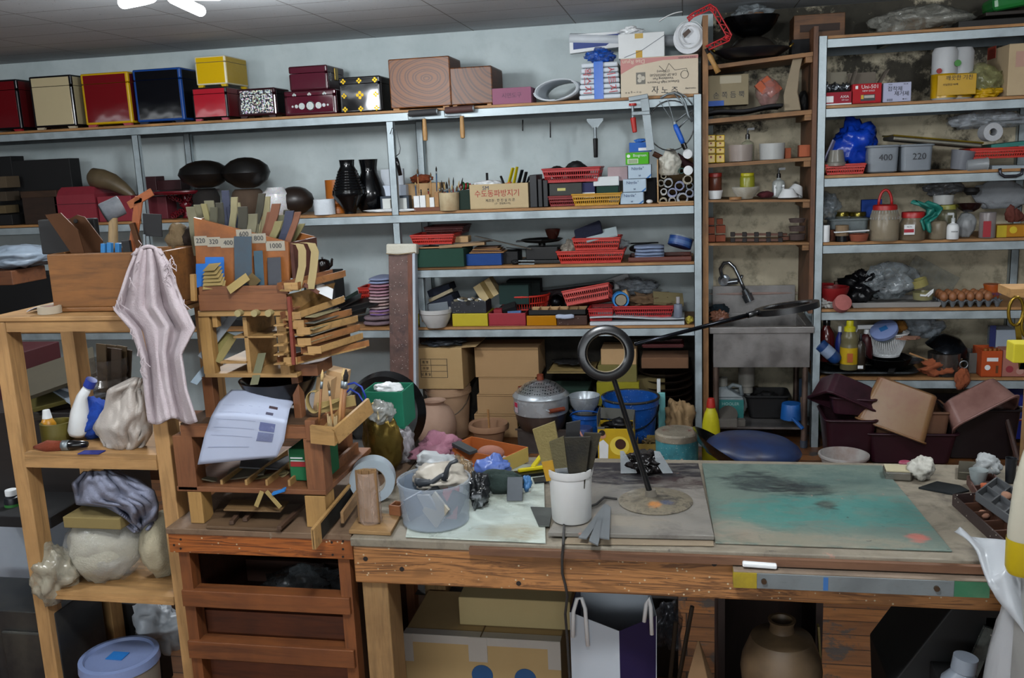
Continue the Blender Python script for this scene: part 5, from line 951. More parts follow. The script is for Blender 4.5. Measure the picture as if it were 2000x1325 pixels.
for i,(u0,u1,vt, vb, y_) in enumerate(((1382,1397,459,475,0),(1398,1417,460,475,0),(1382,1396,443,458,.01),(1399,1417,441,457,.02),(1383,1395,426,441,.02),(1400,1412,428,440,.05))):
 osh('clay_brick','dark orange brick of the small stack, %s' % ('bottom left','bottom right','middle left','middle right','top left','top right behind')[i],'brick', u0,u1,vt, vb, YC+y_, z if i < 2 else at(u0,vb, YC+y_).z+.001,.06,mat('#7c3f2a','clay'),group='stacked bricks on the lowest cubicle shelf', bevel=.002)
z=cz(4,1428,1531)
for i in range(2):
 a, b=at(1431,458+i*11,YC-.01),at(1524,458+i*11,YC-.01); r=T('hand_clamp','dark bar clamp lying on the lowest cubicle shelf, %s' % ('upper','lower')[i],'clamp', a, group='clamps on the lowest cubicle shelf'); d=b-a
 Mb().bar((0,0,0),d, .016,.012).o('bar', mat('#5c3c30','rubber'),r)
 for t_ in (0,.25,.5,.75,1): Mb().box(-.012,.012,-.012,.012,-.012,.012).o('block', mat('#1c1412','rubber'),r, loc=d*t_, bevel=.003)
for i in range(2): lth('terracotta_disc','brownish clay disc stacked by the clamps, %s' % ('lower','upper')[i],'disc', 1520,1542-i*4,462-i*6,472-i*6,YC+.03,z+.002+i*.024,CAN, mat('#6f4a3c','clay'))
for i in range(3): lth('terracotta_pot','brown-grey stackable clay pot, %s of three' % ('lowest','middle','topmost')[i],'pot', 1540,1573,457-i*15,471-i*15,YC+.02,z+.002+i*.046,[(0,0),(.85,0),(.95,.75),(1,.8),(1,1),(.9,1),(.8,.1),(0,.1)],mat('#4a3c38','clay'),group='stacked clay pots on the lowest cubicle shelf')
# == SINK
SS=mat('#8f8c8a','steel', rough=.42,hex2='#5a4c44'); YK=YF-.04
x, zt, w_, h=place(1383,1597,637,652,YK, None); zt=at(1490,640,YK).z; D=.5; x0,x1=at(1386,640,YK).x, at(1591,640,YK).x
cx=(x0+x1)/2; W=x1-x0
sk=T('steel_sink','stained stainless steel sink with deep apron on tube legs','sink',(cx, YK, .0015))
Mb().box(-W/2,W/2,0,.04,zt-.035,zt).box(-W/2,W/2,D-.05,D-.04,zt-.035,zt).box(-W/2,-W/2+.04,.04,D-.05,zt-.035,zt).box(W/2-.04,W/2,.04,D-.05,zt-.035,zt).o('rim', SS, sk, bevel=.003)
Mb().box(-W/2+.04,W/2-.04,.04,D-.05,zt-.21,zt-.205).box(-W/2+.04,-W/2+.042,.04,D-.05,zt-.205,zt-.03).box(W/2-.042,W/2-.04,.04,D-.05,zt-.205,zt-.03).box(-W/2+.042,W/2-.042,D-.052,D-.05,zt-.205,zt-.03).o('basin', SS, sk)
za=at(1490,718,YK+.015).z; xbox(-W/2+.02,W/2-.02,.012,.016,za, zt-.03).o('apron', SS, sk); xbox(-W/2+.02,-W/2+.023,.016,D-.06,za, zt-.03).o('side', SS, sk); xbox(W/2-.023,W/2-.02,.016,D-.06,za, zt-.03).o('side', SS, sk)
xbox(-W/2+.03,W/2-.05,D-.045,D-.04,zt, zt+.16).o('backsplash', SS, sk)
for (lx, ly) in ((-W/2+.035,.03),(W/2-.04,.03),(-W/2+.035,D-.08),(W/2-.04,D-.08)):
 l=Mb().cyl((lx, ly, .03),(lx, ly, za+.02),.016,n=16).o('leg', mat('#7d6a60','steel', rough=.5),sk, smooth='auto'); Mb().cyl((lx, ly, 0),(lx, ly, .04),.02,n=16).o('foot', mat('#3c4450','plastic'),l, smooth='auto')
xbox(-W/2+.03,W/2-.03,.03,D-.08,.10,.112).o('lower_shelf', SS, sk)
Mb().cyl((-.03,.2,zt-.22),(-.03,.2,zt-.205),.035,n=24).o('drain_body', STEEL, sk);
Mb().cyl((-.06,.25,za-.16),(-.06,.25,za+.03),.045,n=20).cyl((-.06,.25,za-.2),(-.06,.25,za-.14),.036,n=20).o('trap', mat('#8c8a82','plastic'),sk, smooth='auto')
pp=[(-.06,.25,za-.2),(-.065,.25,za-.26),(-.1,.25,za-.33),(-.12,.25,.27)]; Mb().tube([V(pp[0]).lerp(V(pp[1]),t/4) for t in range(4)]+[V(pp[1]).lerp(V(pp[2]),t/8) for t in range(8)]+[V(pp[2]).lerp(V(pp[3]),t/8) for t in range(9)],[.022 if i % 2 else .026 for i in range(21)],14).o('drain_hose', mat('#8f9492','plastic'),sk, smooth=True)
p=at(1420,549,YW-.05); r=T('wall_faucet','chrome wall faucet with curved gooseneck and shower head','faucet',(p.x, YW-.001,p.z)); CH=mat('#9aa0a6','steel', rough=.12)
Mb().cyl((-.015,0,0),(-.015,-.02,0),.035,n=24).cyl((-.015,-.02,0),(-.015,-.07,0),.022,n=20).cyl((-.015,-.05,-.01),(.06,-.06,.0),.018,n=16).o('body', CH, r, smooth='auto'); Mb().tube([(.06,-.06,0),(.075,-.065,.012),(.085,-.07,.035)],[.012,.01,.008],10).o('lever', CH, r, smooth=True)
g=[at(a, b, YW-.06-.004*i)-r.location for i,(a, b) in enumerate(((1411,545),(1407,525),(1414,514),(1424,513),(1434,522),(1443,540),(1449,555),(1454,566)))]
Mb().tube(g, .011,12).o('gooseneck', CH, r, smooth=True); e = g[-1]; dd = (g[-1]-g[-2]).normalized(); Mb().cyl(e, e+dd*.03,.018,.024,n=18).cyl(e+dd*.03,e+dd*.075,.03,.028,n=20).o('shower_head', CH, r, smooth='auto')
z=zt+.003
lump('dark_sponges','dark scrubbing pads in the left corner of the sink','sponge', 1386,1424,598,628,YF+.2,z-.0,.12,mat('#0f2028','cloth'),4,.3,4); lump('small_soaps','orange and white bits in front of the dark pads','soap', 1388,1422,610,634,YF+.08,z, .06,mat('#8a5a44','splat', hex2='#8fa0b4'),8,.4,8)
lump('wall_pipe','pale pinkish pipe running low along the wall above the sink','pipe', 1386,1560,571,577,YW-.06,None, .02,mat('#a48c84','clay'),1,.01,1)
z=.115
x, z0,w_, h=place(1401,1452,741,822,YF+.12,z); r=T('cleaner_jug','grey plastic jug with a teal label under the sink','jug',(x, YF+.16,z0)); mg=mat('#7c868a','plastic')
Mb().box(-w_/2,w_/2,-.05,.05,0,h*.55).loft([[(-w_/2,-.05,h*.55),(w_/2,-.05,h*.55),(w_/2,.05,h*.55),(-w_/2,.05,h*.55)],[(-w_/2,-.03,h*.72),(-w_*.1,-.03,h*.75),(-w_*.1,.03,h*.75),(-w_/2,.03,h*.72)],[(-w_*.4,-.02,h*.8),(-w_*.15,-.02,h*.8),(-w_*.15,.02,h*.8),(-w_*.4,.02,h*.8)]]).o('body', mg, r, bevel=.006)
Mb().tube([(-w_*.1,0,h*.72),(w_*.1,0,h*.82),(w_*.38,0,h*.78),(w_*.45,0,h*.56)],.012,8).o('handle', mg, r, smooth=True); Mb().cyl((-w_*.28,0,h*.8),(-w_*.28,0,h),.026,n=18).o('cap', mat('#8c8c84','plastic'),r, smooth='auto')
xbox(-w_*.48,w_*.5,-.052,-.05,h*.06,h*.5).o('label', mat('#2c7c78','flat'),r); text('HOOLER', .024,mat('#a8c4c0','flat'),r,(0,-.053,h*.4))
bin_('black_crate','black plastic crate under the sink with dark contents','crate',(at(1496,840,YF+.2).x, YF+.22,z),.24,.2,.14,DBK); lump('black_bag','black bag heaped in the crate under the sink','bag', 1476,1520,772,800,YF+.17,z+.06,.14,DBK, 9,.3,4)
r=lth('blue_dipper','bright blue plastic dipper upside down under the sink','dipper', 1524,1567,788,822,YF+.05,z+.03,[(0,1),(.85,1),(.9,.95),(1,0),(.93,0),(.85,.9),(0,.9)],mat('#14559c','plastic')); Mb().bar((0,-.06,.02),(.05,-.1,-.03),.022,.014).o('handle', mat('#14559c','plastic'),r, bevel=.004)
for i,(u0,u1,vt, vb) in enumerate(((1404,1440,820,838),(1408,1432,828,842),(1434,1456,822,838))): osh('stone_slab','dusty grey slab under the sink, %s' % ('largest','front','right-hand')[i],'slab', u0,u1,vt, vb, YF-.03+i*.01,.112 if i != 1 else .112,.05,mat('#5c5852','clay'),group='slabs under the sink', bevel=.003)
lth('stone_disc','grey round disc leaning on the slabs under the sink','disc', 1403,1440,798,822,YF+.05,z+.03,CAN, mat('#4a4640','clay'),rot=(.9,0,0))
stick('wooden_pole','thin wooden pole leaning at the right sink leg','pole', at(1566,776,YF+.02),at(1570,868,YF+.0),.008,mat('#6a543c','wood', axis='z'))
osh('blue_strip','dull blue strip standing behind the sink leg','strip', 1560,1568,740,800,YF+.3,.112,.02,mat('#2c4258','plastic'))
# == RIGHT SHELVING
YR=YF+.03
def rz(i): return RZ[i]+.001
lump('food_bag','large clear plastic bag of brown bread-like pieces on the very top shelf','bag', 1724,1906,2,64,YR, rz(0),.35,mat('#8c8c84','film', alpha=.6),3,.25,3); lump('dried_food','long tan piece inside the large clear bag on the top shelf','food', 1745,1880,30,62,YR+.08,rz(0),.2,mat('#6f5434','clay'),5,.3,3)
osh('suitcase','black flat case stack at the top right corner','case', 1872,2030,36,50,YR+.02,rz(0),.3,mat('#16130f','wood')); osh('suitcase','brown-black wooden tray on the case at the top right corner','case', 1925,2040,20,36,YR+.04,rz(0)+.05,.3,mat('#241c14','wood'))
plank('green_bag','green and blue glossy bag at the upper right corner of the photo','bag', at(1928,14,YR+.1),at(2040,-8,YR+.1),.2,.07,mat('#1f6c2c','gloss', hex2='#1c5a8c'),bevel=.02)
z=rz(1)
o=osh('red_carton','red and white AXIA box with its lid open, full of foil sachets','box', 1606,1663,180,204,YR-.02,z, .14,mat('#8f1c2c','card'),hole=True); panel(o, 0,1,0,.1,WH,'white_band'); panel(o, .08,.38,.2,.7,WH,'label'); ftext(o,'AXIA', .76,.6,.018,WH); ftext(o,'LED Super', .78,.35,.008,WH)
Mb().bar((-o['w']/2,.145,o['h']),(-o['w']/2,.17,o['h']+.11),.003,.002).grid(lambda a, b: ((a-.5)*o['w'],.142+.03*b, o['h']+.11*b),2,2).o('lid', mat('#8c8676','card'),o, solid=.003)
for i in range(7): lump('foil_sachet','silver foil sachet in the AXIA box, %s' % ('far left','second','third','middle','fifth','sixth','far right')[i],'sachet', 1608+i*7,1619+i*7,160+(i*5 % 7),182,YR+.01+.012*(i % 3),z+.07,.04,mat('#8c9298','steel', rough=.25),i, .5,4,group='foil sachets', sub=3)
o=osh('red_carton','bright red Uni-501 adhesive box with its flaps up','box', 1665,1721,163,203,YR-.02,z, .14,mat('#a3141e','card', hex2='#8c101a'),hole=True)
ftext(o,'Uni-501', .6,.82,.026,WH); ftext(o,'NEW GOLD', .55,.62,.011,WH); panel(o, .28,.78,.12,.44,mat('#2c2c30','flat'),'picture'); panel(o, .4,.75,.26,.4,mat('#a8a49c','flat'),'hand_picture', t=.002); panel(o, .29,.38,.22,.42,mat('#c49a20','flat'),'yellow_print', t=.002); panel(o, .09,.18,.74,.9,WH,'mark'); flaps(o, mat('#7d7468','card'),(None, .4,-.3,.5),.5)
o=osh('white_carton','small white box with black handwritten Korean letters','box', 1724,1779,161,201,YR-.01,z, .12,mat('#a9adc4','card', hex2='#989cb4')); ftext(o,'접착제', .42,.66,.026,INK, rot=.03); ftext(o,'제거제', .66,.4,.026,INK, rot=.03); ftext(o,'AXIA', .25,.9,.008,INK); ftext(o,'● ▲ ◆', .8,.9,.006,INK)
for i in range(6): panel(o, .15+i*.035,.165+i*.035,.05,.17,INK,'barcode_bar')
ftext(o,'● KC', .78,.12,.009,INK)
r=T('paper_towel_pack','kitchen towel pack in white and yellow printed wrap','paper towel', at(1864,193,YR)+V((0,.05,0))); r.location.z=z
PT=mat('#b5b8ba','plastic', rough=.3); PY=mat('#b8900c','plastic', rough=.25); h=.255
for i, dx in enumerate((-.035,.055)):
 q=Mb().lathe([(0,0),(.05,0),(.06,.01),(.06,h-.02),(.05,h),(.02,h),(0,h-.01)],32,(dx, .02+.05*i, 0)).o('roll', PT, r, smooth='auto'); Mb().lathe([(.061,.01),(.0612,.5*h),(.0612,.5*h)],32,(dx, .02+.05*i, 0)).o('yellow_band', PY, q, smooth=True)
xbox(-.08,.1,-.044,-.04,.02,h*.47).o('front_wrap', PY, r, bevel=.002); text('깨끗한 기친', .026,INK, r,(.02,-.047,h*.4)); text('비닐장갑 90매', .012,INK, r,(-.02,-.047,h*.28))
Mb().cyl((.01,-.045,h*.68),(.01,-.04,h*.68),.016,n=16).o('print_leaf', mat('#3c7c34','flat'),r); Mb().cyl((-.075,-.047,h*.55),(-.075,-.042,h*.55),.013,n=14).o('print_berry', mat('#8c2420','flat'),r)
tl=crumple(.2,.14,.14,5,.35,4).o('loose_wrap', mat('#8c8c60','film', alpha=.5),r,(.16,.04,.01),smooth=True); crumple(.13,.1,.05,8,.35,4).o('loose_wrap', PY, r,(.16,.0,.0),smooth=True)
o=osh('carton','large tan carton with bold black Korean letters at the right edge','box', 1966,2034,84,191,YR-.02,z, .34,mat('#b09c7c','card')); text('파워젤', .06,INK, o,(-o['w']/2-.002,.16,.07),(PI/2,0,-PI/2)); panel(o, .2,.5,.55,.85,mat('#a88474','flat'),'red_stamp'); xbox(-o['w']/2-.0015,-o['w']/2,.2,.33,.2,.26).o('red_print', mat('#8a3020','flat'),o)
z=rz(2)
b_=basket('plastic_basket','small red basket under the blue bag on the right shelving', 1612,1690,322,341,YR-.02,z, .17,RO)
lump('blue_bag','large crumpled royal blue plastic bag','bag', 1632,1716,238,318,YR+.05,z+.05,.17,mat('#0f3cae','plastic', rough=.2,hex2='#0a2c80'),6,.4,3.4)
lth('plastic_bowl','clear bowl with cream base leaning in the small red basket','bowl', 1613,1652,293,322,YR+.0,z+.045,[(0,0),(1,0),(1,.2),(.9,.25),(.7,1),(0,1)],mat('#7c7a70','frost', alpha=.75))
lump('brown_tassel','small brown tassel hanging at the left of the small red basket','tassel', 1601,1614,315,338,YR-.02,z+.0,.04,mat('#7a6040','cloth'),3,.3,3)
plank('magazine','pale booklet leaning beside the blue bag','booklet', at(1612,316,YR+.06),at(1630,275,YR+.06),.1,.008,mat('#8c8ca4','card'),up=(1,-.3,0))
for (u0,u1,vt, s_, lab) in ((1694,1756,283,'400','translucent square tub with the number four hundred'),(1759,1822,281,'220','translucent square tub with the number two-twenty')):
 x, z0,w_, h=place(u0,u1,vt, 336,YR, z); o=bin_('plastic_tub', lab,'tub',(x, YR+.09,z),w_, .18,h, mat('#808890','frost', alpha=.82),taper=.93,group='numbered tubs', r=.02); text(s_, .045,INK, o,(.01,-.0935,h*.55),(PI/2-.04,0,0),name='handwriting')
 xbox(-w_*.42,w_*.42,-.07,.07,.006,h*.25).o('contents', mat('#7c6a50','cloth'),o)
r=T('metal_tray','long pale tray with gold rim balanced on the numbered tubs','tray', at(1744,270,YR+.0),ry=.0); q=at(1918,285,YR)-r.location
Mb().bar((0,.12,0),V((q.x, .12,q.z)),.26,.022).o('tray', mat('#7c7a70','steel', rough=.5),r, bevel=.008); Mb().tube([V((0,-.015,.014)),V((q.x, -.015,q.z+.014)),V((q.x, .25,q.z+.014)),V((0,.25,.014))],.005,6,True).o('gold_rim', mat('#8c7a2c','steel'),r)
lth('plastic_cup','hazy plastic cup standing tilted next to the 220 tub','cup', 1851,1898,294,334,YR+.03,z, TUB(.04,.8),mat('#7c8088','frost', alpha=.6),rot=(0,.15,0))
p=at(1886,324,YR-.01); r=T('plastic_jar','clear plastic jar lying on its side at the shelf front','jar', p); Mb().tube([(0,0,0),(.005,0,0),(.09,0,.005),(.1,0,.005)],[.018,.03,.03,.034],20).o('jar', mat('#9aa0a4','frost', alpha=.65),r, smooth='auto')
basket('plastic_basket','red basket at the right end of the third shelf of the steel unit', 1896,2010,290,317,YR, z+.05,.2,RO)
plank('flat_tray','flat pale tray with blue edge under the right-hand red basket','tray', at(1925,327,YR+.08),at(2010,326,YR+.08),.2,.02,mat('#8c98a0','plastic')); plank('teal_folder','teal flat folder lying on the right-hand red basket','folder', at(1925,287,YR+.1),at(2010,278,YR+.1),.18,.02,mat('#1c6c64','plastic'))
lump('wrapped_rolls','big clear bag of white tissue rolls at the right','bag', 1870,2010,214,286,YR+.05,z+.2,.24,mat('#9aa0a6','film', alpha=.5),7,.3,3)
p=at(1940,258,YR+.0); r=T('tissue_roll','white tissue roll showing its core in the clear bag','toilet roll', p); Mb().lathe([(.018,0),(.045,0),(.045,.1),(.018,.1),(.018,0)],28).o('roll', mat('#a9acb0','cloth'),r, rot=(-PI/2,0,0),smooth='auto')
p=at(1955,332,YF-.02); tag(Mb().tube([at(a, b, YF-.02)-p for a, b in ((1953,329),(1954,340),(1962,345),(1985,344),(1996,340),(1997,329))],.008,8).o('curved_pull', mat('#4a4c54','steel'),None, p, smooth=True),'grey curved handle hanging at the shelf edge under the flat tray','handle')
z=rz(3)
lth('white_cylinder','narrow white plastic bottle at the left end of the fourth shelf','bottle', 1605,1620,440,473,YR-.015,z, CAN, WH)
x, z0,w_, h=place(1622,1697,427,471,YR+.06,z); o=bin_('clear_box','long clear lidless box behind the small clay pots','tub',(x, YR+.15,z),w_, .16,h, mat('#7c8688','frost', alpha=.5),taper=.95,r=.02)
lth('clay_cup','tan cup with black base beneath a white lid strip','cup', 1631,1657,440,472,YR-.0,z, CAN, mat('#7c6850','clay'),parts=(('base_band', [(1.01,.0),(1.01,.35)],BK),)); lth('clay_saucer','shallow terracotta saucer beside the tan cup','saucer', 1657,1697,457,472,YR, z, TUB(.1,.8),mat('#8c4a34','clay')); lth('clay_cup','reddish small clay cup between white bottle and tan cup','cup', 1619,1632,449,472,YR+.05,z, CAN, mat('#5c3424','clay'))
plank('white_ruler','white plastic strip with red print across the tan cup and saucer','ruler', at(1629,454,YR-.03),at(1697,450,YR-.03),.03,.006,WH)
for (u0,u1,lab) in ((1629,1657,'left jar with a gold lid behind the clear box'),(1657,1690,'right jar with a gold lid behind the clear box')): lth('gold_lid_jar', lab,'jar', u0,u1,414,470,YR+.22,z, JAR, mat('#6a6c60','frost', alpha=.6),parts=(('lid', capj(1.0,.84),mat('#7c7030','steel')),))
lump('plastic_bag','clear plastic bag hanging at the left end of the fourth shelf','bag', 1601,1640,380,440,YR+.12,z+.1,.1,mat('#7c8890','film', alpha=.4),5,.4,3)
o=osh('blue_packet','small blue packet with yellow print standing at the back','packet', 1682,1722,390,425,YR+.24,None, .03,mat('#123c8c','card'));
SAND=mat('#8c7c60','clay')
o=lth('sauce_jar','large ribbed clear jar of brown powder with red lid and loop handle','jar', 1698,1755,400,470,YR+.0,z, [(0,0),(.95,0),(1,.04),(1,.55),(.96,.58),(.98,.7),(.86,.84),(.75,.88)],mat('#9a907c','frost', alpha=.55),n=44)
w_, h=o['w']/2,o['h']; Mb().lathe([(0,.01),(w_*.93,.01),(w_*.95,h*.58),(0,h*.58)],36).o('powder', SAND, o, smooth='auto'); mb=Mb()
for i in range(26): a=i*2*PI/26; mb.bar((w_*.99*cos(a),w_*.99*sin(a),h*.6),(w_*.84*cos(a),w_*.84*sin(a),h*.85),.004,.004)
mb.o('ribs', mat('#9a9c98','frost', alpha=.7),o); RL = mat('#a01c1c','plastic')
Mb().lathe([(0,h*1.0),(w_*.72,h*1.0),(w_*.82,h*.98),(w_*.84,h*.86),(0,h*.86)],36).o('lid', RL, o, smooth='auto'); Mb().tube([(.032*cos(t),0,h+.075*sin(t)) for t in [k*PI/12 for k in range(13)]],.007,8).o('loop_handle', RL, o, smooth=True)
o=lth('paste_jar','wide clear jar of brown paste with red lid and a red printed label','jar', 1756,1807,414,469,YR+.0,z, [(0,0),(.95,0),(1,.05),(1,.6),(.85,.72),(.82,.8)],mat('#7a6c58','frost', alpha=.7),parts=(('lid', capj(.88,.8),RL),('paste', [(0,.01),(.93,.01),(.93,.5),(0,.5)],mat('#6c5a40','clay')))); panel(o, .05,.45,.22,.58,WH,'label', y=-.072); panel(o, .05,.42,.3,.42,mat('#a02030','flat'),'label_band', y=-.0735); ftext(o,'NUTS', .25,.5,.009,INK, y=-.074)
o=lth('paste_jar','stout clear jar of sand-coloured powder under the teal glove','jar', 1813,1848,425,468,YR+.0,z, JAR, mat('#857a66','frost', alpha=.8));
o=lth('paste_jar','jar with a pale yellow lid behind the white pump bottle','jar', 1828,1866,400,468,YR+.1,z, JAR, mat('#6a6a50','frost', alpha=.7),parts=(('lid', capj(.95,.86),mat('#8c8a3c','plastic')),)); lth('plastic_tub','clear white tub stacked on the yellow-lidded jar','tub', 1822,1862,382,400,YR+.1,z+o['h']+.003,TUB(.05,.95),PLW)
p=at(1795,392,YR-.02); q=[at(a, b, YR-.04-.02*sin(a)) for a, b in ((1796,396),(1812,402),(1826,410),(1820,422),(1806,432),(1812,450))]
mb=Mb(); n=24; Ln=[q[int(i/(n)*5)].lerp(q[min(5,int(i/n*5)+1)],i/n*5 % 1) for i in range(n+1)]
mb.grid(lambda a, b: (Ln[int(a*n)]+V(((b-.5)*.085*(1-.5*a),.02*sin(b*9+a*5),.012*sin(b*7)))-p),n, 10)
tag(mb.o('rubber_glove', mat('#1f7468','plastic'),None, p, smooth=True, solid=.008),'teal rubber glove draped over the jars','glove')
o=pump('pump_bottle','small white pump bottle in front of the jars', 1848,1872,416,467,YR-.03,z, WH, mat('#b0b4b4','plastic')); nozzle(o, mat('#b0b4b4','plastic'),-1); ftext(o,'BODIUM', .5,.3,.008,INK, y=-.034)
lump('salt_bag','white bag of salt between pump bottle and clear canister','bag', 1872,1910,417,466,YR+.02,z, .1,mat('#8f9294','plastic'),4,.15,2)
o=lth('canister','clear square canister half red, half clear','canister', 1911,1943,415,465,YR+.0,z, CAN, mat('#8c8484','frost', alpha=.7),n=4*6); panel(o, .08,.55,.05,.68,mat('#96222c','flat'),'label', y=-.045)
lth('lacquer_bowl','dark brown lacquer bowl on the salt bag','bowl', 1866,1917,398,421,YR+.05,z+.13,[(0,0),(.4,0),(.8,.4),(1,1),(.95,1),(.7,.4),(0,.15)],mat('#1c0c0c','gloss')); lth('black_cup','black round cup leaning at the back above the lacquer bowl','cup', 1881,1912,367,395,YR+.14,z+.21,[(0,0),(.6,0),(1,.5),(.9,1),(0,1)],DBK)
lump('crinkled_paper','large crinkled printed paper sheet at the back right of the fourth shelf','paper', 1908,2006,350,412,YR+.2,z+.13,.06,mat('#84888c','cloth', hex2='#6c7074'),11,.25,2); lump('plastic_wrap','grey plastic wrap behind the jars','plastic wrap', 1815,1882,354,392,YR+.25,z+.2,.08,mat('#74787c','film', alpha=.6),3,.4,3)
o=osh('snack_box','yellow and orange snack box at the right end of the fourth shelf','box', 1946,2010,440,465,YR-.01,z, .1,mat('#a8700c','card')); panel(o, 0,.3,0,1,mat('#b09a10','flat'),'yellow_print'); Mb().cyl((-.0,-.002,o['h']*.6),(0,-.001,o['h']*.6),.018,n=18).o('lemon_print', mat('#c0a818','flat'),o)
for i in range(4): lump('coffee_sachet','reddish brown sachet heaped above the snack box, %s' % ('left','upper','right','lower')[i],'sachet', 1965+i*8,1985+i*8,402+i*6,432+(i % 2)*7,YR+.03+.015*i, z+.07,.03,mat('#5c2a20','card'),i, .3,3,group='coffee sachets', sub=3)
z=rz(4)
o=lth('red_colander','red plastic colander with a handle at the left end of the fifth shelf','colander', 1594,1657,560,602,YR+.05,z, [(0,0),(.45,0),(.8,.45),(1,.85),(1.02,1),(.96,1),(.75,.45),(.4,.08),(0,.08)],mat('#7c1418','plastic')); Mb().tube([(0,0,.12),(-.06,-.06,.13)],.008,8).o('handle', mat('#7c1418','plastic'),o)
plank('wooden_spatula','pinkish wooden board leaning behind the red colander','board', at(1630,556,YR+.25),at(1664,550,YR+.25),.05,.03,mat('#6c4c40','wood'))
lth('pink_sponge','round pink scrubbing sponge leaning in front of the colander','sponge', 1625,1659,578,601,YR-.03,z+.02,CAN, mat('#a4605c','towel'),rot=(1.1,.25,0),n=24); lump('white_rag','small white rag at the left end of the fifth shelf','rag', 1600,1632,586,602,YR-.02,z, .08,mat('#a8a8a4','cloth'),4,.5,3)
lump('black_bag','black plastic bag knotted on the fifth shelf','bag', 1658,1735,532,598,YR+.08,z+.01,.2,mat('#0a0b0e','plastic', rough=.18),3,.45,3.4)
r=T('white_tray','white enamel tray with rolled rim under the bags and pots','tray',(at(1750,598,YR).x, YR+.1,z)); q=(at(1841,598,YR).x-at(1661,598,YR).x)
TRP=[(-q/2,0,.0),(q/2,0,.0)]; Mb().loft([[(x_*k, y_*k2,z_) for x_, y_ in ((-q/2,-.11),(q/2,-.11),(q/2,.15),(-q/2,.15))] for k, k2,z_ in ((.93,.9,0),(1,1,.028),(.985,.98,.028),(.92,.88,.005))]).o('tray', mat('#9a9a98','plain'),r, bevel=.008,smooth='auto')
lump('clear_bag','torn clear plastic bag spread over the white tray','bag', 1688,1800,524,592,YR+.06,z+.03,.2,mat('#868e92','film', alpha=.55),9,.4,3.2)
lth('enamel_pot','pale olive enamel pot with white handles on the tray','pot', 1782,1822,570,588,YR+.05,z+.032,[(0,0),(.9,0),(.95,.1),(1,.9),(1.06,1),(.97,1),(.9,.1),(0,.1)],mat('#8a8660','gloss')); p = at(1820,572,YR+.05); tag(Mb().tube([at(a, b, YR-.0)-p for a, b in ((1797,577),(1808,578),(1818,570),(1823,566),(1821,571),(1812,580))],.006,8).o('white_ladle', WH, None, p, smooth=True),'white handle of a ladle at the olive enamel pot','ladle')
lth('enamel_cup','small pale yellow cup tipped over on the olive pot','cup', 1782,1814,545,570,YR+.06,z+.1,[(0,0),(1,0),(1,1),(.9,1),(.9,.1),(0,.1)],mat('#8c8450','gloss'),rot=(0,-.35,0))
plank('clear_cover','large clear plastic lid tilted behind the pots','lid', at(1775,520,YR+.2),at(1860,565,YR+.2),.02,.14,mat('#6a6e68','film', alpha=.3))
x, z0,w_, h=place(1836,1958,587,600,YR-.02,z); r=T('egg_tray','grey moulded pulp egg tray on the fifth shelf','egg tray',(x, YR-.02,z)); mg=mat('#5f6468','card'); mb=Mb(); nx=7; dx=w_/nx
def tr(a, b):
 X_, Y_=a*nx, b*4; c_=cos(X_*2*PI)*cos(Y_*2*PI); return ((a-.5)*w_, b*.2,.018+.013*(cos((X_-.5)*2*PI)*-1*.5+cos((Y_-.5)*2*PI)*-1*.5)+.006)
mb.grid(tr, 70,32).o('tray', mg, r, smooth=True, solid=.004)
k=Mb()
for i in range(nx): k.cyl(((i+.5)/nx*w_-w_/2,.015,0),((i+.5)/nx*w_-w_/2,.015,.028),dx*.18,dx*.42,n=10)
k.o('cup_front', mg, r, smooth='auto')
eg=None
for j in range(3):
 for i in range(6):
  lab='brown egg in the pulp tray, %s of the %s row' % (('first','second','third','fourth','fifth','sixth')[i],('front','middle','back')[j]); L_=(x-w_/2+(i+.62)*dx*1.0,YR+.02+j*.05,z+.022)
  if eg is None: eg=Mb().lathe([(0,0),(.012,.004),(.02,.018),(.0215,.027),(.018,.042),(.009,.053),(0,.056)],18).o('egg', mat('#8c5a38','plain'),None, smooth=True); o=eg
  else: o=eg.copy(); COL.objects.link(o)
  o.location=L_; tag(o, lab,'egg','eggs in the pulp tray')
o=lth('noodle_cup','orange instant noodle cup at the back right of the fifth shelf','cup', 1919,1953,555,590,YR+.14,z, [(0,0),(.75,0),(.95,.92),(1,.92),(1,1),(0,1)],mat('#a04a14','plastic')); ftext(o,'모짜렐라', .5,.5,.018,mat('#1c2c6c','flat'),y=-.052)
z=rz(5)
for i,(u0,u1,vt, vb, y_, c, lab) in enumerate(((1602,1797,722,733,-.03,'#4f5356','wide grey oval tray jutting at the left of the lowest shelf'),(1620,1790,716,722,.02,'#3b3a34','gold-edged dark tray stacked on the grey tray'))):
 x, z0,w_, h=place(u0,u1,vt, vb, YR+y_, None); bin_('serving_tray', lab,'tray',(x, YR+y_+.16,z+(.0 if i == 0 else .034)),w_, .3,.028,mat(c,'steel', rough=.45),taper=.9,r=.06)
zt=z+.064
def sbot(lab, u0,u1,vt, vb, Y, z, m, mc, **k): return lth('sauce_bottle', lab,'bottle', u0,u1,vt, vb, Y, z, [(0,0),(.95,0),(1,.02),(1,.5),(.85,.66),(.4,.8),(.38,.86)],m, parts=(('cap', [(0,1),(.36,1),(.42,.97),(.42,.84),(0,.84)],mc),), **k)
o=sbot('tall dark red sauce bottle at the left of the lowest shelf', 1596,1630,622,706,YR+.1,zt, mat('#4a1210','gloss'),BK)
sbot('slim blue and red bottle with a white cap', 1630,1648,637,704,YR+.06,zt, mat('#1c2c7c','plastic'),WH)
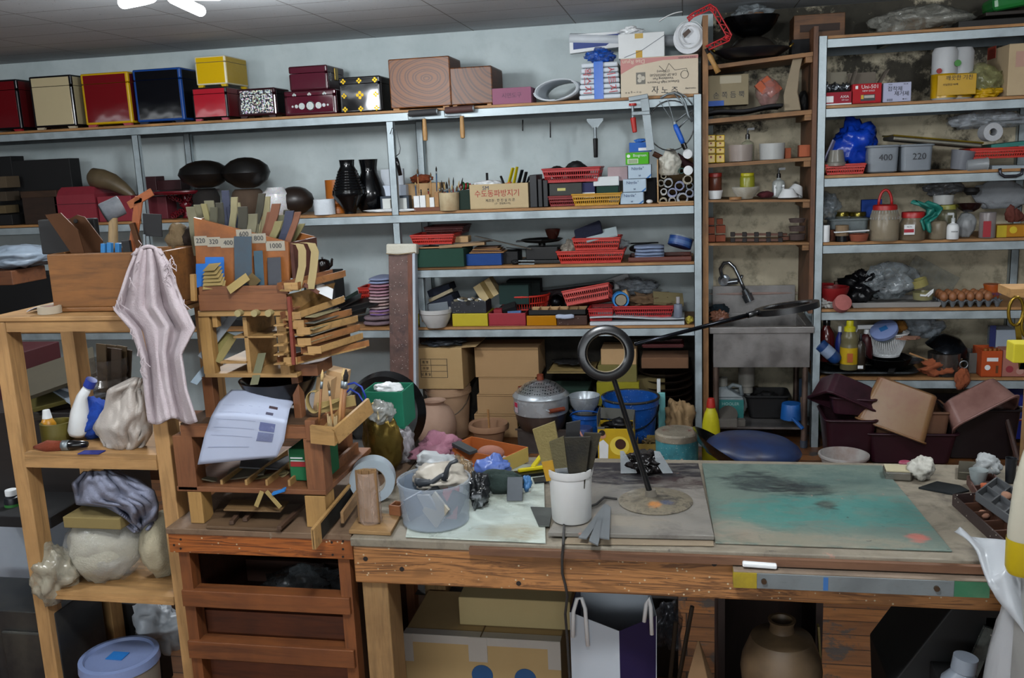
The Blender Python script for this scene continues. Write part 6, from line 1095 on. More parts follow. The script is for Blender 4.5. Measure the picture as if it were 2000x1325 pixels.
p=at(1600,672,YR-.02); r=T('blue_bottle','blue bottle lying slanted at the left of the lowest shelf','bottle', p); d=at(1638,706,YR-.03)-p; Mb().tube([d*0,d*.03,d*.8,d*.95,d],[.02,.034,.034,.028,.018],18).o('body', mat('#12386c','plastic'),r, smooth='auto'); Mb().tube([d*.25,d*.62],.0347,18).o('label', mat('#7c8ca4','flat'),r, smooth='auto')
o=lth('sauce_bottle','yellow-capped ribbed bottle with a yellow label','bottle', 1640,1676,626,714,YR-.02,zt-.02,[(0,0),(.95,0),(1,.02),(1,.5),(.93,.53),(.97,.56),(.93,.6),(.97,.64),(.9,.7),(.6,.78),(.56,.8)],mat('#6a6448','frost', alpha=.8),parts=(('label', [(1.01,.12),(1.01,.46)],mat('#b09010','plastic')),('cap', [(0,1),(.36,1),(.4,.97),(.4,.89),(.62,.86),(.64,.78),(0,.78)],mat('#b0a814','plastic')))); panel(o, .3,.6,.18,.36,mat('#a4501c','flat'),'label_print', y=-.054)
o=lth('sauce_bottle','small dark glass bottle with a black dropper cap','bottle', 1669,1690,652,712,YR-.03,zt-.02,[(0,0),(.95,0),(1,.02),(1,.6),(.8,.72),(.3,.8),(.28,.82)],mat('#30281f','frost', alpha=.8),parts=(('cap', [(0,1),(.12,1),(.3,.86),(.3,.8),(0,.8)],BK),)); panel(o, .2,.7,.05,.14,WH,'label', y=-.031)
o=lth('spray_bottle','dark red spray bottle with a white trigger head behind the colander','bottle', 1678,1704,640,706,YR+.1,zt, BOT, mat('#3c0c10','plastic'),parts=(('collar', [(0,.95),(.4,.95),(.45,.82),(0,.82)],WH),)); h=o['h']; Mb().bar((-.05,0,h*1.02),(.045,0,h*1.03),.03,.022).bar((-.045,0,h*1.0),(-.055,0,h*.86),.012,.006).o('trigger', WH, o, bevel=.005)
lth('frying_pan','black frying pan under the white colander','pan', 1690,1780,697,716,YR+.02,z+.064,[(0,0),(.85,0),(1,1),(.97,1),(.8,.15),(0,.15)],mat('#0e0e10','steel', rough=.4)); plank('pan_grip','black pan handle pointing out over the trays','handle', at(1745,714,YR-.03),at(1740,728,YR-.09),.03,.01,DBK)
lth('steel_plate','grey metal plate beside the frying pan','plate', 1764,1802,702,714,YR+.06,z+.06,[(0,0),(.7,0),(1,1),(.96,1),(.6,.2),(0,.2)],STEEL)
x, z0,w_, h=place(1697,1778,666,704,YR+.03,None); r=T('white_colander','white slatted plastic colander on the frying pan','colander',(x, YR+.12,z+.1)); h=.115; mb=Mb(); N=60
for i in range(N):
 a=i*2*PI/N; c_, s_=cos(a),sin(a); mb.tube([(w_*.33*c_, w_*.33*s_, 0),(w_*.43*c_, w_*.43*s_, h*.45),(w_*.5*c_, w_*.5*s_, h)],.0032,5)
mb.lathe([(0,0),(w_*.34,0),(w_*.34,.008),(0,.008)],32); mb.o('slats', WH, r, smooth='auto'); Mb().lathe([(w_*.49,h-.004),(w_*.54,h),(w_*.54,h+.007),(w_*.48,h+.005)],44).o('rim', WH, r, smooth='auto'); Mb().lathe([(w_*.3,-.012),(w_*.33,-.012),(w_*.35,0),(w_*.3,0)],32).o('foot_ring', WH, r)
o=lth('food_container','round translucent food container with pale blue lid tipped in the white colander','container', 1704,1756,640,672,YR+.06,z+.21,TUB(.04,.85),mat('#8f9ca4','frost', alpha=.85),rot=(.5,-.45,0)); h=o['h']; w_=o['w']/2; Mb().lathe([(0,h+.008),(w_*.9,h+.01),(w_*1.06,h+.006),(w_*1.06,h-.012),(w_, h-.01)],40).o('lid', mat('#7484b0','plastic'),o, smooth='auto'); Mb().box(-.02,.02,-.015,.015,h+.008,h+.011).o('sticker', mat('#1c5c94','flat'),o)
lump('mesh_sponge','orange and yellow scrubbing net behind the food container','sponge', 1748,1772,628,664,YR+.14,z+.2,.06,mat('#8c6024','cloth', hex2='#7c3430'),3,.25,3); lump('peach_cloth','peach cloth hanging over the colander rim','cloth', 1752,1800,660,676,YR+.0,z+.19,.08,mat('#9a705c','towel'),6,.3,3)
lump('plastic_bag','white translucent bag billowing behind the colander','bag', 1764,1842,622,684,YR+.16,z+.16,.14,mat('#9aa4ac','film', alpha=.65),8,.35,3)
lth('wok','black wok lid with steel sheen tilted on the steel pot','wok', 1805,1892,655,688,YR+.1,z+.12,[(0,1),(.4,.95),(.8,.55),(1,0),(.96,0),(.7,.5),(0,.9)],mat('#1c2026','steel', rough=.25),rot=(.1,.3,0),n=44); o = lth('steel_pot','stainless steel pot with fluted side and ring handle','pot', 1811,1875,688,722,YR+.04,z+.0,[(0,0),(.85,0),(.95,.2),(1,.6),(1,1),(0,1)],mat('#77736f','steel', rough=.2),n=24); Mb().tube([(o['w']*.5+.02*cos(t),-.06,o['h']*.55+.02*sin(t)) for t in [k*.5236 for k in range(12)]],.004,6,True).o('ring_handle', STEEL, o, smooth=True)
plank('wooden_ladle','thin wooden handle lying between colander and steel pot','handle', at(1776,690,YR+.02),at(1812,703,YR+.0),.01,.008,M_PLY)
lump('orange_towel','crumpled orange terry towel at the shelf edge','towel', 1800,1872,708,738,YR-.04,z, .1,mat('#8c4a2c','towel'),9,.5,3); lump('orange_towel_tail', None, None, 1868,1894,720,750,YR-.07,z-.06,.03,mat('#8c4a2c','towel'),3,.3,3)
a, b=[x_ for x_ in bpy.data.objects if x_.name.startswith('orange_towel')][:2]; b.parent=a; b.location=b.location-a.location; b.name='hanging_end'
o=osh('drink_carton','orange printed carton of small bottles with its front cut down','box', 1916,1956,686,731,YR-.02,z, .16,mat('#a8420c','card', hex2='#8c340a'),hole=True); panel(o, .25,.8,.6,.74,WH,'white_label'); Mb().cyl((-.02,-.0015,.05),(-.02,0,.05),.014,n=18).o('round_print', WH, o); xbox(.02,.032,-.0015,0,.02,.06).o('bottle_print', mat('#5c3410','flat'),o)
for i in range(8): lth('small_bottle','small amber bottle top in the orange carton, %s %s' % (('front','back')[i//4],('leftmost','left','right','rightmost')[i % 4]),'bottle', 1919+(i % 4)*9,1927+(i % 4)*9,681,720,YR+.03+.04*(i//4),z+.02,[(0,0),(1,0),(1,.85),(.9,.9),(.9,1),(0,1)],mat('#8c5420','plastic'),group='bottles in the orange carton', n=14)
osh('grey_box','open grey card box left of the orange carton','box', 1892,1916,690,722,YR+.06,z, .12,mat('#5a5854','card'),hole=True)
o=osh('pink_carton','pink quilted-pattern carton with grapefruit print','box', 1957,2010,684,730,YR-.015,z, .16,mat('#9c6458','card', hex2='#87524a')); Mb().cyl((-.03,-.0015,.04),(-.03,0,.04),.018,n=18).o('fruit_print', mat('#8c2c34','flat'),o); Mb().cyl((.02,-.0015,.03),(.02,0,.03),.018,n=18).o('fruit_print', mat('#b08478','flat'),o)
o=osh('carton','white and navy open box lying behind the orange carton','box', 1944,1984,645,680,YR+.08,z+.13,.14,mat('#86909c','card')); osh('support_box','dark box beneath the white and navy box','box', 1940,1990,681,725,YR+.18,z, .1,DBK); panel(o, -.32,-.02,.1,1.25,mat('#121c54','flat'),'navy_flap')
MRN=mat('#2c0c18','plastic', hex2='#1a0810'); MRL=mat('#3c1c28','dirty', rough=.4,hex2='#1c0c12')
def flo(u, v, Y): p=at(u, v, Y); return (p.x, Y)
x, y=flo(1653,880,YR-.2); b1=bin_('maroon_bin','dark maroon bin upright under the tilted maroon bin','bin',(x, y+.02,.001),.25,.3,.24,MRN)
bin_('maroon_box','small dusty maroon lidded box on the upright maroon bin','box',(x+.01,y, .245),.22,.18,.10,MRL, rot=(0,.06,0));
bin_('maroon_bin','maroon bin tipped over at the top left of the bin pile','bin',(at(1655,748,YF-.13).x, YF-.13,at(1655,748,YF-.13).z),.28,.22,.13,MRL, rot=(2.7,.45,.2),taper=.82)
x, y=flo(1765,905,YR-.16); b2=bin_('maroon_bin','wide dark maroon bin holding a tan bin','bin',(x, y, .001),.44,.32,.17,MRN, taper=.85)
TAN=mat('#7a5844','plastic', hex2='#5c4030'); TAD=mat('#8a6844','dirty', rough=.35,hex2='#7c4a30'); bin_('tan_bin','brownish tan bin nested in the wide maroon bin','bin',(x+.01,y+.02,.10),.37,.26,.17,TAN, taper=.9)
bin_('tan_bin','large glossy ochre bin turned on its side on top of the tan bin','bin',(at(1772,756,YF-.15).x, YF-.15,at(1772,756,YF-.15).z),.34,.22,.25,TAD, rot=(2.8,.30,-.30),taper=.86)
x, y=flo(1905,900,YR-.12); bin_('dark_bin','black-brown bin at the right under the pink bin','bin',(x, y+.06,.001),.36,.32,.27,mat('#160a0e','plastic'),taper=.88)
bin_('pink_bin','pinkish translucent bin tilted on the dark bin','bin',(at(1890,772,YF-.12).x, YF-.12,at(1890,772,YF-.12).z),.34,.24,.15,mat('#8c6860','dirty', rough=.35,hex2='#6a443c'),rot=(2.45,-.5,.1),taper=.82,r=.05)
o=osh('blue_carton','bright blue and white printed carton at the far right','box', 1975,2050,772,880,YR+.06,.03,.2,mat('#0f1e7c','card')); panel(o, -.02,1,.45,.75,WH,'white_band'); Mb().cyl((-.07,-.003,o['h']*.6),(-.07,-.0012,o['h']*.6),.035,n=12).o('round_emblem', mat('#122470','flat'),o); panel(o, 0,1,.42,.45,mat('#8c1c20','flat'),'red_stripe')
osh('blue_carton','second blue carton behind the pink bin','box', 1940,1975,748,880,YR+.2,.03,.1,mat('#0f1e7c','card')); osh('green_carton','dark green printed carton behind the tilted maroon bin','box', 1596,1630,782,880,YR+.24,.001,.1,mat('#1c3414','card'))
stick('wooden_pole','dark wooden rod leaning by the blue carton','rod', at(1966,818,YR-.2),at(1988,900,YR-.3),.014,mat('#3a2018','wood', axis='z'))
# == WORKBENCH
ZB=.72; BF=1.97; BBK=2.60
def stained(name, base, spots, rough=.55,scale=1.0,streaks=None):
 """worn board: base colour mottled, then irregular patches. spots=(x, y, rx, ry, colour, strength) in board coordinates"""
 m=bpy.data.materials.new(name); m.use_nodes=True; nt=m.node_tree; b=nt.nodes['Principled BSDF']; b.inputs['Roughness'].default_value=rough
 v=coords(nt); n=ntex(nt, v, 6*scale, 9,.7,.5); n2=ntex(nt, coords(nt,(1,3,1),(0,0,.5)),16*scale, 8,.75,.4)
 col=ramp(nt, n, [(.3,lin(base[0])),(.5,lin(base[1])),(.68,lin(base[2]))])
 for (x, y, rx, ry, c, k) in spots:
  sub=nd(nt,'ShaderNodeMapping'); sub.inputs['Location'].default_value=(-x/rx, -y/ry, 0); sub.inputs['Scale'].default_value=(1/rx, 1/ry, 0); nt.links.new(v, sub.inputs[0])
  ln=nd(nt,'ShaderNodeVectorMath', operation='LENGTH'); nt.links.new(sub.outputs[0],ln.inputs[0])
  ad=nd(nt,'ShaderNodeMath', operation='MULTIPLY_ADD', i1=2.2,i2=-1.1); nt.links.new(n2,ad.inputs[0]); s=nd(nt,'ShaderNodeMath', operation='ADD'); nt.links.new(ad.outputs[0],s.inputs[0]); nt.links.new(ln.outputs['Value'],s.inputs[1])
  col=mixc(nt, ramp(nt, s.outputs[0],[(.55,k),(1.0,0.)]),col, lin(c))
 hz=ntex(nt, coords(nt,(1,2.2,1),(0,0,.35)),9*scale, 8,.72,1.2); col=mixc(nt, ramp(nt, hz, [(.47,0.),(.62,.6)]),col, lin(base[1])); hk=ntex(nt, coords(nt,(1,1.6,1),(0,0,-.3),(3,1,0)),7*scale, 8,.75,.8); col=mixc(nt, ramp(nt, hk, [(.56,0.),(.7,.55)]),col, dk(lin(base[2]),.5))
 sc=ntex(nt, coords(nt,(5,60,1),(0,0,.6)),4,6,.8); col=mixc(nt, ramp(nt, sc, [(.63,0.),(.72,.35)]),col, lin('#a9aba0'))
 fl=ntex(nt, v, 22*scale, 5,.7,.3); col=mixc(nt, ramp(nt, fl, [(.66,0.),(.7,.55)]),col, lin('#a87868')); fl2=ntex(nt, v, 37*scale, 4,.6); col=mixc(nt, ramp(nt, fl2,[(.7,0.),(.73,.7)]),col, lin('#1c1c1c'))
 nt.links.new(col, b.inputs['Base Color']); nt.links.new(ramp(nt, n, [(.3,rough-.15),(.7,rough+.15)]),b.inputs['Roughness']); bp = nd(nt,'ShaderNodeBump', in_Strength=.12,in_Distance=.003); nt.links.new(n2,bp.inputs['Height']); nt.links.new(bp.outputs[0],b.inputs['Normal'])
 return m
def beam_mat(name, base, dark, knots=()):
 m=bpy.data.materials.new(name); m.use_nodes=True; nt=m.node_tree; b=nt.nodes['Principled BSDF']; b.inputs['Roughness'].default_value=.5
 v=coords(nt); g=ntex(nt, coords(nt,(1.3,6,22)),2.5,6,.6,1.2); col=ramp(nt, g, [(.32,lin(dark)),(.42,lin(base)),(.5,dk(lin(base),1.25)),(.56,lin(dark)),(.64,lin(base)),(.8,dk(lin(base),.5))])
 big=ntex(nt, coords(nt,(2.2,1,5)),2,3); col=mixc(nt, ramp(nt, big, [(.54,0.),(.58,.6)]),col, dk(lin(base),.55))
 for (sx_, c, a, b_) in ((26,'#5a1c14', .66,.8),(60,'#35180c', .68,.85),(90,'#c0b8a8', .74,.7)):
  d=ntex(nt, coords(nt,(sx_, 1,2.5),loc=(sx_*.13,0,0)),1.6,5,.7); col=mixc(nt, ramp(nt, d, [(a, 0.),(a+.06,b_)]),col, lin(c))
 vo=nd(nt,'ShaderNodeTexVoronoi', in_Scale=60); nt.links.new(v, vo.inputs['Vector']); col=mixc(nt, ramp(nt, vo.outputs['Distance'],[(.10,.9),(.16,0.)]),col, lin('#b4a88c'))
 nt.links.new(col, b.inputs['Base Color']); bp = nd(nt,'ShaderNodeBump', in_Strength=.25,in_Distance=.003); nt.links.new(g, bp.inputs['Height']); nt.links.new(bp.outputs[0],b.inputs['Normal'])
 return m
M_BEAM=beam_mat('bench_beam','#8f6238','#5a3a20'); M_BEAM2=beam_mat('orange_beam','#8a4c1e','#5a2e12')
XB0=at(684,1050,BF).x; XB1=1.15
M_TOP=stained('bench_top',('#5f584c','#7a7263','#4c453a'),((.9,.35,.3,.3,'#7c7464', .6),),.6)
bn=T('workbench','heavy paint-spattered wooden workbench with a deep front beam','workbench',(XB0,BF, 0)); W=XB1-XB0
xbox(0,W, -.004,BBK-BF, ZB-.022,ZB).o('bench_top', M_TOP, bn, bevel=.003)
xbox(.004,W, 0,.045,.602,ZB-.023).o('front_beam', M_BEAM, bn, bevel=.004)
xbox(.004,W, BBK-BF-.06,BBK-BF-.02,.62,ZB-.023).o('rear_beam', M_BEAM, bn)
xbox(.3,W, -.018,-.001,.695,.712).o('edge_strip', mat('#6a4a34','wood', hex2='#4a2c1c'),bn)
lw=at(795,1300,BF+.06).x-at(718,1300,BF+.06).x; lx=at(714,1200,BF+.02).x-XB0
LEGM=mat('#8f7048','wood', axis='z', hex2='#5a3c1c');
for (a, y0) in ((lx, .012),(lx, BBK-BF-.11),(W-.16,.012),(W-.16,BBK-BF-.11)): xbox(a, a+.066,y0,y0+.095,.001,.601).o('leg', LEGM, bn, bevel=.003)
for i,(u, v_) in enumerate(((714,1092),(785,1112),(1013,1140),(1395,1102))):
 p=at(u, v_, BF); Mb().cyl((p.x-XB0,-.0012,p.z),(p.x-XB0,.002,p.z),.006,n=10).o('knot_hole', mat('#140c08','flat'),bn)
xl0,xl1=at(329,1030,BF+.03).x, XB0-.004; YL=BF+.02
tb=T('tool_bench','orange-stained bench with open drawer frames carrying the tool rack','workbench',(xl0,YL, 0)); W2=xl1-xl0
M_TT=stained('tool_bench_top',('#5f4a36','#6c5642','#4f3c2c'),(),.65); xbox(0,W2,-.004,.6,ZB-.016,ZB).o('bench_top', M_TT, tb, bevel=.002); xbox(.002,W2,0,.03,.652,ZB-.017).o('front_beam', M_BEAM2,tb, bevel=.002);
for i,(u, v_) in enumerate(((353,1054),(648,1060),(670,1058),(670,1073),(670,1088),(650,1084),(340,1065),(353,1072))):
 p=at(u, v_, YL); Mb().cyl((p.x-xl0,-.001,p.z),(p.x-xl0,.002,p.z),.003,n=8).o('nail_hole', mat('#140c08','flat'),tb)
OW=mat('#74421c','wood', hex2='#3f1c0a'); OWz=mat('#74421c','wood', axis='z', hex2='#3f1c0a'); ODK=mat('#3c1c0c','wood', hex2='#1c0c06')
for a in (.02,W2-.045): xbox(a, a+.03,.01,.05,.001,.651).o('leg', OWz, tb); xbox(a, a+.03,.5,.54,.001,.651).o('leg', OWz, tb)
for z0_, z1_ in ((.53,.562),(.40,.43),(.26,.29)):
 pass
for (v0,v1) in ((1158,1190),(1258,1292)):
 za, zb_=at(520,v1,YL+.01).z, at(520,v0,YL+.01).z; xbox(.02,W2-.02,.0,.045,za, zb_).o('cross_rail', OW, tb, bevel=.002)
for (v0,v1,y_) in ((1095,1145,.30),(1198,1262,.06),(1296,1400,.05)):
 za, zb_=at(520,v1,YL+y_).z, at(520,v0,YL+y_).z; xbox(.045,W2-.05,y_, y_+.014,za, zb_).o('drawer_front', ODK if y_ > .2 else mat('#5c2c10','wood', hex2='#2c1408'),tb)
xbox(.03,.04,.05,.5,.1,.65).o('side_panel', ODK, tb); xbox(W2-.05,W2-.04,.05,.5,.1,.65).o('side_panel', ODK, tb); xbox(.04,W2-.05,.52,.53,.1,.65).o('back_panel', ODK, tb)
za=at(520,1198,YL+.08).z; xbox(.045,W2-.05,.07,.5,za-.03,za-.022).o('drawer_bottom', ODK, tb)
lump('silver_packing','crumpled silvery packing inside the open drawer','packing', 505,650,1150,1188,YL+.12,za-.02,.2,mat('#7c8488','film', alpha=.8),5,.4,4); plank('white_sheet','white paper sheet standing in the open drawer','paper', at(490,1165,YL+.3),at(580,1160,YL+.3),.004,.05,mat('#aab0b8','plain'),up=(0,0,1))
def board(name, label, pts, z0,t, m, cat='board'):
 P=[gz(u, v, z0+t) for u, v in pts]; c=P[0]; loc=V((c.x, c.y, z0))
 o=Mb().loft([[(p.x-c.x, p.y-c.y, 0) for p in P],[(p.x-c.x, p.y-c.y, t) for p in P]]).o(name, m, None, loc, bevel=.0015); return tag(o, label, cat)
board('glass_sheet','milky pale green-white worn sheet on the left of the workbench',((792,1048),(1066,1060),(1062,908),(820,900)),ZB+.001,.004,stained('milky_sheet',('#9aa39a','#a9b1a8','#7f8478'),((.13,.12,.13,.12,'#b7c2bc', .8),(.02,.3,.3,.12,'#6a6c5c', .5),(.25,.05,.1,.05,'#8c8064', .6)),.35),'sheet')
board('grey_board','thick grey board with a black lacquer stain under the ring lamp',((1070,1040),(1395,1047),(1364,905),(1150,903)),ZB+.006,.011,stained('grey_board',('#62605c','#716d66','#544f4a'),((.24,.44,.25,.15,'#141218', 1.),(.12,.45,.16,.13,'#1c1a20', 1.),(.3,.36,.1,.06,'#2a1a1a', .9),(.1,.08,.2,.06,'#857c6c', .5)),.45))
board('teal_board','large teal and grey cutting board smeared with paint and black marks',((1397,1060),(1860,1076),(1722,909),(1371,905)),ZB+.001,.004,stained('teal_board',('#4c5a55','#5a685f','#3e504c'),((.32,.22,.30,.13,'#2f706a', .72),(.12,.17,.12,.1,'#3c7068', .7),(.13,.41,.12,.09,'#1c2428', .85),(.24,.37,.10,.07,'#14191c', .9),(.36,.44,.16,.08,'#3f5450', .7),(.28,.25,.03,.035,'#151012', .9),(.2,.03,.3,.05,'#7c7464', .7),(.04,.08,.1,.08,'#85786a', .6),(.45,.06,.03,.03,'#a8584c', .8)),.5))
board('under_sheet','thin brown backing sheet showing below the grey board',((1100,1062),(1395,1066),(1392,1050),(1110,1046)),ZB+.001,.003,mat('#7a6c58','card'))
a, b=at(1432,1128,BF-.03),at(1930,1148,BF-.03); r=T('level_bar','long aluminium straightedge bar with yellow and green ends bolted to the bench front','bar', a); d=V((b.x-a.x, 0,b.z-a.z)); L=d.length
Mb().box(.05,L-.07,-.012,.028,-.019,.017).o('bar', mat('#737a7c','zinc', rough=.5),r, bevel=.001); Mb().box(0,.05,-.012,.028,-.019,.017).o('yellow_end', mat('#a08c14','dirty', hex2='#4a3c14'),r); Mb().box(L-.07,L, -.011,.028,-.0185,.0165).o('green_end', mat('#145c3c','dirty', hex2='#4c6c50'),r)
Mb().box(0,L, -.010,.029,.017,.019).o('dust_layer', mat('#7c6c5c','dirty'),r); Mb().box(.19,.2,-.0128,-.012,-.016,.014).o('blue_mark', mat('#2c5c94','flat'),r)
for x_ in (.065,.42): Mb().cyl((x_, -.018,0),(x_, -.012,0),.006,n=10).o('bolt', mat('#5c4c3c','steel'),r)
plank('white_strip','short white plastic strip lying on the aluminium bar','strip', at(1450,1101,BF-.022),at(1517,1106,BF-.022),.018,.01,WH, bevel=.003)
p=gz(1280,978,ZB+.02); r=T('ring_lamp','black desk lamp with a ring head on a paint-spattered round base','lamp',(p.x, p.y, ZB+.018)); rb=(gz(1352,985,ZB+.02)-p).length
Mb().lathe([(0,.016),(rb*.3,.014),(rb*.9,.006),(rb, .002),(rb, 0),(0,0)],56).o('base', stained('lamp_base',('#2c2923','#6a6252','#1e1c18'),((.02,-.01,.04,.03,'#15171a', .8),(.0,-.05,.02,.02,'#a86a2c', .8),(.03,-.035,.02,.015,'#2c3c5c', .8)),.5,5),r, smooth='auto')
a=at(1272,955,p.y)-r.location; b=at(1198,738,p.y)-r.location; Mb().cyl((a.x, 0,.01),b, .0075,.0065,n=14).o('pole', BK, r, smooth='auto'); Mb().cyl((a.x, 0,.008),(a.x-.002,0,.03),.016,.013,n=16).o('socket', mat('#5c564c','dirty'),r, smooth='auto')
c=at(1183,690,p.y)-r.location; R1=47*p.y/1780*.985; k=48
BKS=mat('#08080a','gloss', rough=.22)
Mb().lathe([(R1*1.22,.008),(R1*1.22,-.006),(R1*1.12,-.013),(R1*.9,-.013),(R1*.82,-.008),(R1*.82,.008),(R1*.9,.012),(R1*1.12,.012),(R1*1.22,.008)],k).o('ring_head', BKS, r, loc=c, rot=(rad(82),0,.12),smooth='auto')
Mb().lathe([(R1*.80,-.004),(R1*.83,-.009),(R1*.83,.008),(R1*.80,.004),(R1*.80,-.004)],k).o('light_rim', mat('#8c8068','plastic'),r, loc=c, rot=(rad(82),0,.12),smooth='auto')
q0=at(1240,673,p.y+.02); q1=at(1476,612,p.y+.22); r2=T('magnifier_lamp','second black ring head seen edge-on at the end of a long slanting arm','lamp', q0); d=q1-q0
Mb().tube([V((0,0,0)),d*.5,d],[.0045,.0055,.0065],12).o('arm', mat('#1c1e24','steel', rough=.2),r2,smooth=True); Mb().tube([d*.93,d, d*1.03],.008,12).o('collar', BKS, r2,smooth=True)
e=at(1537,602,p.y+.25)-q0; R2=60*(p.y+.25)/1780; Mb().lathe([(R2*1.0,.008),(R2*1.0,-.008),(R2*.78,-.008),(R2*.74,.004),(R2*.78,.008),(R2,.008)],k).o('ring_head', BKS, r2,loc=e, rot=(-.07,-.15,0),smooth='auto')
cp=[gz(1205,975,ZB+.022),gz(1180,972,ZB+.022),gz(1165,985,ZB+.022),gz(1125,1000,ZB+.021),gz(1102,1018,ZB+.021),gz(1101,1040,ZB+.022),gz(1100,1064,ZB+.014),at(1100,1066,BF-.023),at(1098,1085,BF-.024),at(1098,1120,BF-.012),at(1104,1142,BF-.01),at(1108,1165,BF-.004),at(1104,1200,BF+.02),at(1108,1250,BF+.04),at(1113,1330,BF+.05),at(1114,1400,BF+.05)]
tag(Mb().tube([x_-cp[0] for x_ in cp],.0032,8).o('power_cord', mat('#2a2826','rubber'),None, cp[0],smooth=True),'dark power cord running from the lamp base over the bench edge','cord')
for i,(u, v_, lab) in enumerate(((1228,905,'left'),(1296,905,'right'))):
 q=gz(u, 925,ZB+.02); s=(-1,1)[i]
 tag(Mb().prism([(-.022,0),(.022,0),(.022 if s < 0 else -.005,.004),(-.012,.062),(-.022,.062)] if s < 0 else [(-.002,0),(.026,0),(-.008,.06),(-.024,.062),(-.02,.03)],0,.003).o('putty_knife', mat('#8a8e90','steel', rough=.25),None,(q.x, q.y, ZB+.02),(-.35,0,.1)),'steel putty blade standing %s of the black lacquer lump' % lab,'tool','blades by the lacquer lump')
lump('lacquer_lump','glossy black tangled lump of hardened lacquer behind the lamp base','lump', 1221,1290,898,947,2.40,ZB+.018,.12,mat('#0a0708','gloss', hex2='#2a1410', rough=.12),4,.4,4)
bk=round_at('white_bucket','white plastic pail holding wide brushes on the grey board','pail', 1069,1158,912,ZB+.152,ZB+.02,[(0,0),(.82,0),(.87,.03),(.93,.86),(.97,.86),(1,.92),(1,1),(.93,1),(.86,.06),(0,.06)],mat('#b8b9b8','plastic', hex2='#a49c88'),n=48)
bc=V(bk.location)
def flat_brush(lab, u0,v0,u1,v1,w0,c, fer, dy, bar_=True):
 p, q=at(u0,v0,bc.y+dy),at(u1,v1,bc.y+dy); p.z=max(p.z, ZB+.03); r=T('flat_brush', lab,'brush', p, group='wide brushes in the white pail'); d=q-p
 Mb().bar(d*0,d*.35,w0*.5,.008,up=(0,1,0)).o('handle', M_PLY, r, bevel=.002); Mb().bar(d*.35,d*.6,w0*.9,.012,up=(0,1,0)).o('ferrule', fer, r, bevel=.001)
 u_=d.normalized(); s=V((u_.z, 0,-u_.x)); a, b=d*.6,d
 Mb().hexa([a-s*w0*.45+V((0,-.006,0)),a+s*w0*.45+V((0,-.006,0)),a+s*w0*.45+V((0,.006,0)),a-s*w0*.45+V((0,.006,0)),b-s*w0*.5+V((0,-.004,0)),b+s*w0*.5+V((0,-.004,.01)),b+s*w0*.5+V((0,.004,.01)),b-s*w0*.5+V((0,.004,0))]).o('bristles', c, r)
OL=mat('#6c6038','cloth', hex2='#3a3218'); BB=mat('#15130d','cloth', hex2='#5a5030')
YF_=mat('#9a7414','plastic')
flat_brush('wide brush with yellow ferrule and olive bristles at the left of the pail', 1100,990,1062,835,.055,OL, YF_, -.02)
flat_brush('narrower brush with silver ferrule beside the yellow one', 1110,990,1087,862,.035,mat('#4a442c','cloth'),STEEL, -.035)
flat_brush('broad brush with crusted bristles at the middle of the pail', 1115,1000,1128,858,.062,BB, BB, -.03)
flat_brush('black crusted brush leaning right out of the pail', 1120,1000,1158,850,.042,BB, DBK, -.01)
flat_brush('dark brush at the back of the pail', 1112,990,1120,828,.035,DBK, DBK, .03)
p=at(1096,870,bc.y+.01); tag(Mb().prism([(-.02,0),(.025,0),(.018,.05),(.008,.058)],0,.003).o('plastic_scraper', mat('#a9b4bc','plastic'),None, p),'pale triangular scraper sticking up from the pail','scraper'); bpy.data.objects['plastic_scraper'].location.z -= .04
tubc=round_at('clear_tub','large translucent round tub full of dark strips and blades','tub', 777,917,934,ZB+.118,ZB+.006,[(0,0),(.84,0),(.9,.03),(.97,.93),(1,.94),(1,1),(.95,1),(.88,.05),(0,.04)],mat('#a4b0bc','frost', alpha=.33),n=56)
tc=V(tubc.location); rt=tubc['w']/2
rr_=random.Random(4); SL=[('slate strip','#2c343c'),('dark rubber pad','#1a2028'),('grey scraper','#4a545c'),('pale card','#8c9094'),('black strip','#101418'),('blue-grey plate','#3a4858'),('red-tipped tool','#7c2c2c'),('bluish blade','#35465c'),('white scrap','#a0a4a8'),('charcoal plate','#22282e'),('bent grey sheet','#59636c'),('narrow dark bar','#14181c'),('wide slate pad','#2a323a'),('cream tag','#9a9484')]
for i,(nm, c) in enumerate(SL):
 a=rr_.uniform(0,6.28); q=tc+V((cos(a)*rt*.5,sin(a)*rt*.45,.015+.005*(i % 3))); d=V((rr_.uniform(-.5,.5)*rt, rr_.uniform(-.3,.3)*rt, rr_.uniform(.05,.085)))
 plank('tub_tool','%s seen through the side of the translucent tub' % nm,'tool', q, q+d, rr_.uniform(.02,.06),.006,mat(c,'plastic'),group='tools in the translucent tub', up=(rr_.uniform(-1,1),1,0))
lump('paper_wad','cream paper wad on top inside the translucent tub','paper', 800,895,922,950,tc.y-.03,ZB+.080,.12,mat('#a39c90','plain'),7,.25,3)
for i,(lab, pts, w_) in enumerate((('black spoon-ended tool resting on the tub contents',((818,944),(845,942),(862,930),(869,928)),.012),('grey curved blade hooking over the tub contents',((868,938),(874,915),(880,905),(893,900)),.009),('short black bar lying on the tub contents',((813,942),(820,940),(828,941),(840,941)),.011))):
 P=[at(a, b, tc.y-.02) for a, b in pts]; tag(Mb().tube([x_-P[0] for x_ in P],[w_, w_*.6,w_*.5,w_*.6],10).o('hook_tool', mat('#2c3035','plastic'),None, P[0],smooth=True),lab,'tool','tools on top of the translucent tub')
bo=board('wood_board','pale wooden board under the clear bottle of sticks',((681,1036),(763,1040),(783,1005),(705,1000)),ZB+.001,.01,mat('#8c6c44','wood'))
